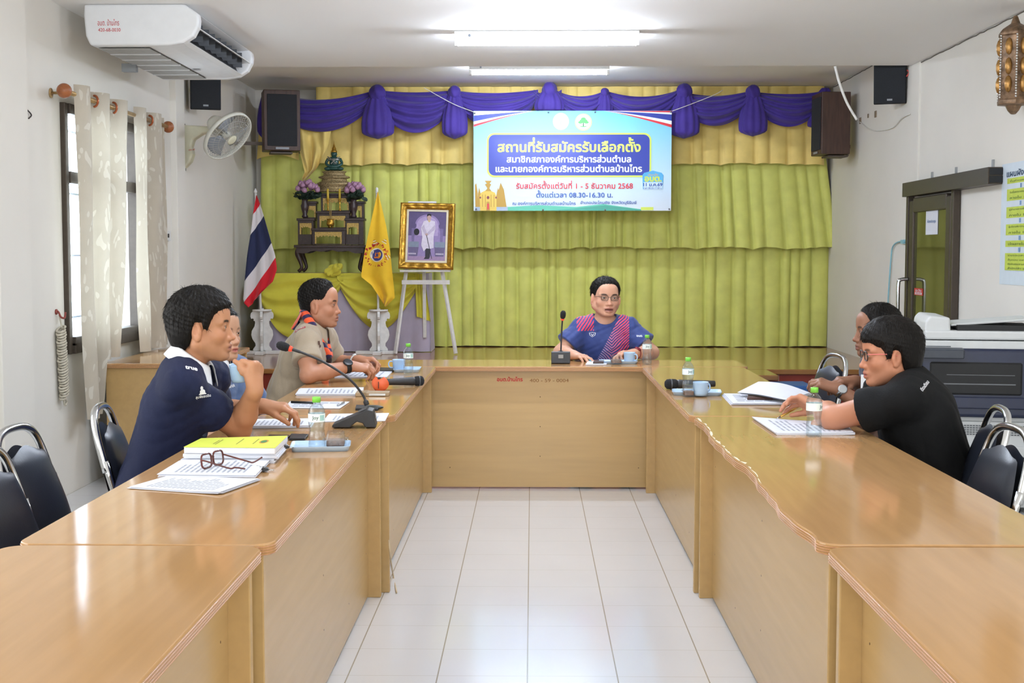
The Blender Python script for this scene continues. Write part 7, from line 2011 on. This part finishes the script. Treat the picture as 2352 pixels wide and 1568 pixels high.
# ---- left table, nearest group
papers('paper_sheets', 'loose printed white sheets lying nearest the camera on the left table', 'paper', [(297, 1118), (506, 1132), (594, 1101), (399, 1089)], th=.0045, layers=4, lines=16, seed=2, along='v', curl=.012)
_, q = papers('paper_stack', 'clipped stack of white pages under the brown spectacles', 'paper', [(364, 1087), (587, 1090), (626, 1049), (415, 1056)], th=.012, layers=5, lines=14, seed=3, along='v')
_, q2 = papers('paper_stack', 'thick ragged stack of white paper directly beneath the yellow book', 'paper', [(420, 1042), (634, 1042), (659, 1014), (455, 1020)], th=.030, layers=7, lines=0, seed=4, jit=.008)
zb0 = ZT + .0305
bk, qb = slab('book', 'thick lime yellow covered book on top of the paper stack', 'book', [(422, 1027), (632, 1029), (661, 1001), (462, 1007)], .020, mat('book_pages', '#d8d8de', .7, var=.02), z0=zb0)
mb = MB(); mb.prism([(p.x, p.y) for p in qb], .0012, z0=.0203); mb.build('cover', mat('lime_cover', '#d5df5b', .4, var=.02), bk)
Q = qb
mb = MB(); mb.smooth = False
def onq(u, v, d=.0218): p = bil(Q, u, v); return (p.x, p.y, d)
E_ = [onq(.80 + .05 * math.cos(a), .5 + .16 * math.sin(a)) for a in [2 * PI * i / 20 for i in range(20)]]; mb.add(E_, [tuple(range(20))])
mb.mi = 1; E_ = [onq(.80 + .035 * math.cos(a), .5 + .11 * math.sin(a), .0221) for a in [2 * PI * i / 20 for i in range(20)]]; mb.add(E_, [tuple(range(20))])
mb.mi = 2
for u0, v0, v1 in ((.26, .30, .70), (.29, .25, .75), (.52, .28, .80), (.70, .3, .75)): mb.add([onq(u0, v0), onq(u0 + .012, v0), onq(u0 + .012, v1), onq(u0, v1)], [(0, 1, 2, 3)])
mb.build('cover_print', [mat('seal_orange', '#c98a3a', .5), mat('seal_green', '#3f7f4a', .5), mat('cover_ink', '#7d7a3a', .6)], bk)
def clip(p, rz, label):
    t = thing('binder_clip', label, 'clip', p, rz, 'binder clips on the papers')
    MB().prism([(0, -.0075), (.0, .0075), (.018, .003), (.018, -.003)], .026, Matrix.Translation((0, .013, 0)) @ Matrix.Rotation(PI / 2, 4, 'X')).build('jaw', M_dark, t, bevel=.001)
    mb = MB(); mb.tube([(.012, -.009, .004), (-.018, -.004, .010), (-.018, .004, .010), (.012, .009, .004)], .0011, 6); mb.tube([(.014, -.009, -.003), (.034, -.004, -.004), (.034, .004, -.004), (.014, .009, -.003)], .0011, 6)
    mb.build('wire_handle', M_chrome, t); return t
c_ = at(603, 1072, z=.765); clip((c_.x, c_.y, .7585), .15, 'black binder clip with silver handles beside the brown spectacles')
c_ = at(651, 1024, z=.775); clip((c_.x, c_.y, .772), .35, 'black binder clip gripping the thick stack beneath the yellow book')
# spectacles lying on the pages
M_tort = mat('brown_tortoise_frame', '#5a241c', .22, var=.2, scale=30, coat=.3)
zs = ZT + .0125
g = at(488, 1072, z=zs); t = thing('eyeglasses', 'brown framed eyeglasses resting open on the clipped pages', 'glasses', (g.x, g.y, zs), -.02)
# local: front faces -x (to the left), lenses stand up, temples run to +x
fw = .066
mb = MB(); ln = MB()
pf_ = [at(473, 1056, y=g.y - .05), at(503, 1045, y=g.y + .03)]
dirx = Vector((.30, .95, 0)).normalized()          # across the face
for s_ in (-1, 1):
    cc = Vector((0, 0, .024)) + dirx * s_ * .033
    P = [cc + dirx * x_ + Vector((-.10 * z_, 0, z_)) for x_, z_ in rrect(-.0275, -.021, .0275, .021, .014, 6)]
    mb.tube(P, .0030, 8, closed=True); ln.add([tuple(p) for p in P], [tuple(range(len(P)))])
mb.tube(smooth_path([dirx * -.007 + Vector((0, 0, .030)), Vector((-.001, 0, .034)), dirx * .007 + Vector((0, 0, .030))]), .003, 8)
mb.build('front', M_tort, t); ln.build('lens', clear_mat('thin_lens', '#f4f7f8', .3, .03), t)
for s_ in (-1, 1):
    a = dirx * s_ * .063 + Vector((0, 0, .030)); e = Vector((.95, -.26 if s_ > 0 else .02, 0)).normalized()
    MB().tube(smooth_path([a, a + e * .02 + Vector((0, 0, -.004)), a + e * .085 + Vector((0, 0, -.018 if s_ > 0 else -.024)), a + e * .105 + Vector((0, 0, -.022 if s_ < 0 else -.020)), a + e * .135 + Vector((0, 0, -.003 if s_ > 0 else -.026))], 6), .0026, 8).build('temple', M_tort, t)
tray((737, 1030), 'pale blue tray under a bottle and cake box on the near left table', rz=.12, w=.205, d=.155)
bottle((728, 1030), 'water bottle with green cap on the near left tray', z=ZT + .0052)
cake_box((771, 1024), 'clear cake box beside the bottle on the near left tray', ZT + .0052, .1, .072)
slab('phone', 'dark phone in a flip cover behind the yellow book', 'phone', [(612, 1004), (658, 1005), (668, 998), (618, 997)], .009, mat('dark_brown_case', '#3a2720', .4, var=.1), bevel=.002)
slab('phone', 'black phone lying between the yellow book and the bottle', 'phone', [(664, 1006), (700, 1006), (709, 996), (668, 995)], .009, M_dark, bevel=.002)
papers('paper_stack', 'printed pages behind the bottle at the elbow of the man in navy', 'paper', [(562, 978), (712, 976), (722, 960), (580, 962)], th=.011, layers=4, lines=11, seed=6, along='v')
papers('paper_sheets', 'printed pages partly behind the base of the gooseneck microphone', 'paper', [(742, 967), (884, 965), (893, 948), (756, 950)], th=.003, layers=3, lines=12, seed=7, along='v')
mbp = at(812, 980, z=ZT)
path = [at(843, 930, y=mbp.y), at(832, 905, y=mbp.y), at(800, 868, y=mbp.y - .02), at(745, 832, y=mbp.y - .03), at(700, 812, y=mbp.y - .03), at(668, 801, y=mbp.y - .03)]
gooseneck((mbp.x, mbp.y, ZT), .05, path, 'gooseneck microphone leaning left in front of the man in navy')
papers('paper_sheets', 'white sheet with pens on it at the seam of the left tables', 'paper', [(655, 936), (781, 937), (803, 922), (668, 921)], th=.004, layers=3, lines=3, seed=8)
a, b = at(669, 923, z=.759), at(730, 925, z=.759); stick('pen', 'long black marker lying on the sheet beside the reaching hand', 'pen', a, b, .0055, M_dark)
a, b = at(776, 930, z=.759), at(792, 923, z=.759); stick('pen', 'short black and silver pen at the right edge of the sheet', 'pen', a, b, .0045, M_steel)
slab('phone', 'black phone lying flat behind the microphone base', 'phone', [(816, 937), (868, 938), (870, 930), (818, 929)], .010, M_dark, bevel=.002)
mb = MB(); c_ = at(862, 940, z=ZT); t = thing('key_pouch', 'small dark key pouch beside the black phone', 'pouch', c_)
MB().sphere((0, 0, .009), (.036, .022, .009), 16).build('pouch', mat('dark_green_leather', '#23281f', .5, var=.1), t)
papers('paper_stack', 'stack of printed pages with a yellow tab on the far left table', 'paper', [(681, 904), (829, 904), (836, 889), (690, 891)], th=.010, layers=4, lines=12, seed=9, along='v')
tb, qt = slab('tablet', 'tan covered tablet on the far left table', 'tablet', [(816, 902), (893, 901), (896, 897), (820, 896)], .018, mat('tan_cover', '#a08a6c', .5, var=.05))
M_p = MB(); M_p.box((0.02, (qt[0].y + qt[1].y) / 2 - .001, .009), (.09, .002, .009)); M_p.build('screen_edge', mat('silver_edge', '#b8b9b8', .3, .6), tb)
MB().box((-.035, (qt[0].y + qt[3].y) / 2, .009), (.018, abs(qt[3].y - qt[0].y) + .004, .020)).build('strap', mat('tan_strap', '#8e7757', .5), tb)
c_ = at(873, 896, z=ZT); t = thing('pouch', 'small bright orange zip pouch standing on the far left table', 'pouch', c_)
mb = MB()
def pch(u, v):
    a = 2 * PI * u; w = .041 * (math.sin(PI * min(1, .12 + v * .88) * .93) ** .5); pl = 1 + .08 * math.sin(a * 5 + v * 4)
    return (w * math.cos(a) * pl, .6 * w * math.sin(a) * pl, .062 * v + .006 * math.cos(2 * a) * v)
MB().grid(pch, 30, 12, None, True).build('bag', mat('orange_leather', '#dc6338', .5, var=.08, bump=.2), t)
MB().box((-.004, -.027, .028), (.003, .003, .034)).box((-.004, 0, .060), (.010, .03, .008)).build('zip', M_dark, t)
a, b = at(886, 889, z=ZT), at(974, 886, z=ZT); hand_mic(a, b, 'black handheld microphone pointing right beside the orange pouch')
papers('paper_sheets', 'white pages under the hands of the man in the scout shirt', 'paper', [(768, 866), (888, 865), (906, 847), (800, 850)], th=.004, layers=3, lines=8, seed=10, along='v')
a, b = at(838, 861, z=.757), at(868, 856, z=.757); stick('pen', 'blue pen on the pages of the man in the scout shirt', 'pen', a, b, .005, mat('blue_pen', '#3c6f86', .4))
slab('phone', 'black phone beyond the hands of the man in the scout shirt', 'phone', [(866, 850), (902, 850), (906, 844), (872, 843)], .010, M_dark, bevel=.002)
tray((936, 852), 'pale blue tray under a cup and bottle beside the man in the scout shirt', rz=.02, w=.15, d=.20)
p = at(916, 851, z=ZT + .005); cup((p.x, p.y, ZT + .0052), PI, 'pale blue cup on the tray beside the man in the scout shirt')
p = at(938, 859, z=ZT + .005); bottle((938, 859), 'water bottle with green cap beside the man in the scout shirt', z=ZT + .0052, H=.170)

# ---- head table
mb0 = at(1288, 835, z=ZT); y0 = mb0.y
gooseneck((mb0.x, y0 + .06, ZT), -PI / 2, [at(1288, 812, y=y0 + .02), at(1289, 790, y=y0 + .02), at(1290, 760, y=y0 + .02), at(1291.5, 738, y=y0 + .015), at(1292, 733, y=y0 + .01)], 'upright gooseneck microphone on the head table', L=.13, W=.115, Hh=.075)
papers('paper_sheets', 'white pages under the pen hand at the head table', 'paper', [(1345, 836), (1392, 836), (1395, 829), (1350, 829)], th=.006, layers=3, lines=0, seed=12)
slab('phone', 'dark phone lying on the pages at the head table', 'phone', [(1362, 831), (1386, 831), (1388, 827), (1365, 827)], .010, mat('dark_brown_case', '#3a2720', .4), z0=ZT + .0065, bevel=.002)
tray((1420, 834), 'pale blue tray under a cake box and cup at the head table', rz=0, w=.235, d=.13)
cake_box((1415, 834), 'clear cake box on the tray at the head table', ZT + .0052, .05, .070)
p = at(1446, 833, z=ZT + .005); cup((p.x, p.y, ZT + .0052), -.7, 'pale blue cup on the tray at the head table')
bottle((1486, 836), 'water bottle with green cap on the head table', H=.178)
tp = p4_['tips']['r']; a = Vector(tp[1]) + Vector((-.01, -.0, .012)); stick('pen', 'teal pen held by the man at the head table', 'pen', a + Vector((-.045, .085, .045)), a + Vector((.01, -.03, -.006)), .0045, mat('teal_pen', '#3f7f8c', .4))

# ---- right tables
tray((1600, 905), 'pale blue tray under a bottle, cake box and cup on the right table', rz=-.10, w=.235, d=.155)
bottle((1580, 903), 'water bottle with green cap on the right hand tray', z=ZT + .0052, H=.172, rz=.25)
cake_box((1581, 908), 'clear cake box squeezed beside the cup on the right hand tray', ZT + .0052, .1, .052)
p = at(1609, 908, z=ZT + .005); cup((p.x, p.y, ZT + .0052), .6, 'pale blue cup on the right hand tray')
a, b = at(1642, 893, z=ZT), at(1526, 894, z=ZT); hand_mic(a, b, 'black handheld microphone lying behind the right hand tray')
papers('paper_stack', 'stack of white pages beneath the raised sheets on the right table', 'paper', [(1683, 925), (1822, 925), (1838, 905), (1662, 903)], th=.010, layers=5, lines=5, seed=14, jit=.012)
slab('wallet', 'dark brown wallet under the raised sheets on the right table', 'wallet', [(1716, 912), (1776, 912), (1772, 905), (1718, 905)], .012, mat('brown_wallet', '#4b3028', .5, var=.12), z0=ZT + .0105)
q = [at(1693, 901, z=.778), at(1807, 917, z=.782), at(1861, 900, z=.785), at(1742, 876, z=.820)]
c_ = sum(q, Vector()) / 4; t = thing('paper_sheets', 'bent white sheets lifting off the stack on the right table', 'paper', c_)
mb = MB()
def sheet(k):
    def fn(u, v):
        p = bil([x - c_ for x in q], u, v); return (p.x + k * .006, p.y + k * .004, p.z + .010 * math.sin(PI * u) * v - k * .004 + .004 * math.sin(4 * u))
    return fn
for k in range(3): mb.grid(sheet(k), 14, 14)
mb.build('sheets', M_paper, t)
papers('paper_stack', 'open printed pages under the forearm of the man in black', 'paper', [(1780, 993), (1960, 993), (1938, 972), (1727, 957)], th=.009, layers=4, lines=12, seed=15, along='v', curl=.01)
bottle((1869, 1001), 'water bottle with green cap nearest the man in black on the right table', H=.180, rz=.9)
tp = p5_['tips']['l']; a = Vector(tp[0]); stick('pen', 'gold pen held by the man in black', 'pen', a + Vector((.09, .05, .035)), a + Vector((-.035, -.03, -.018)), .0042, mat('gold_pen', '#c79a4a', .3, .7))

# thin beige wire end on the floor by the left tables
mb = MB(); mb.tube(smooth_path([at(893, 1240, x=-.575), at(896, 1275, x=-.572), at(903, 1320, z=.012), at(911, 1360, z=.006)]), .0035, 6)
tag(mb.build('floor_wire', mat('beige_wire', '#c2ad8b', .6)), 'thin beige wire end trailing onto the white floor tiles on the left', 'wire')
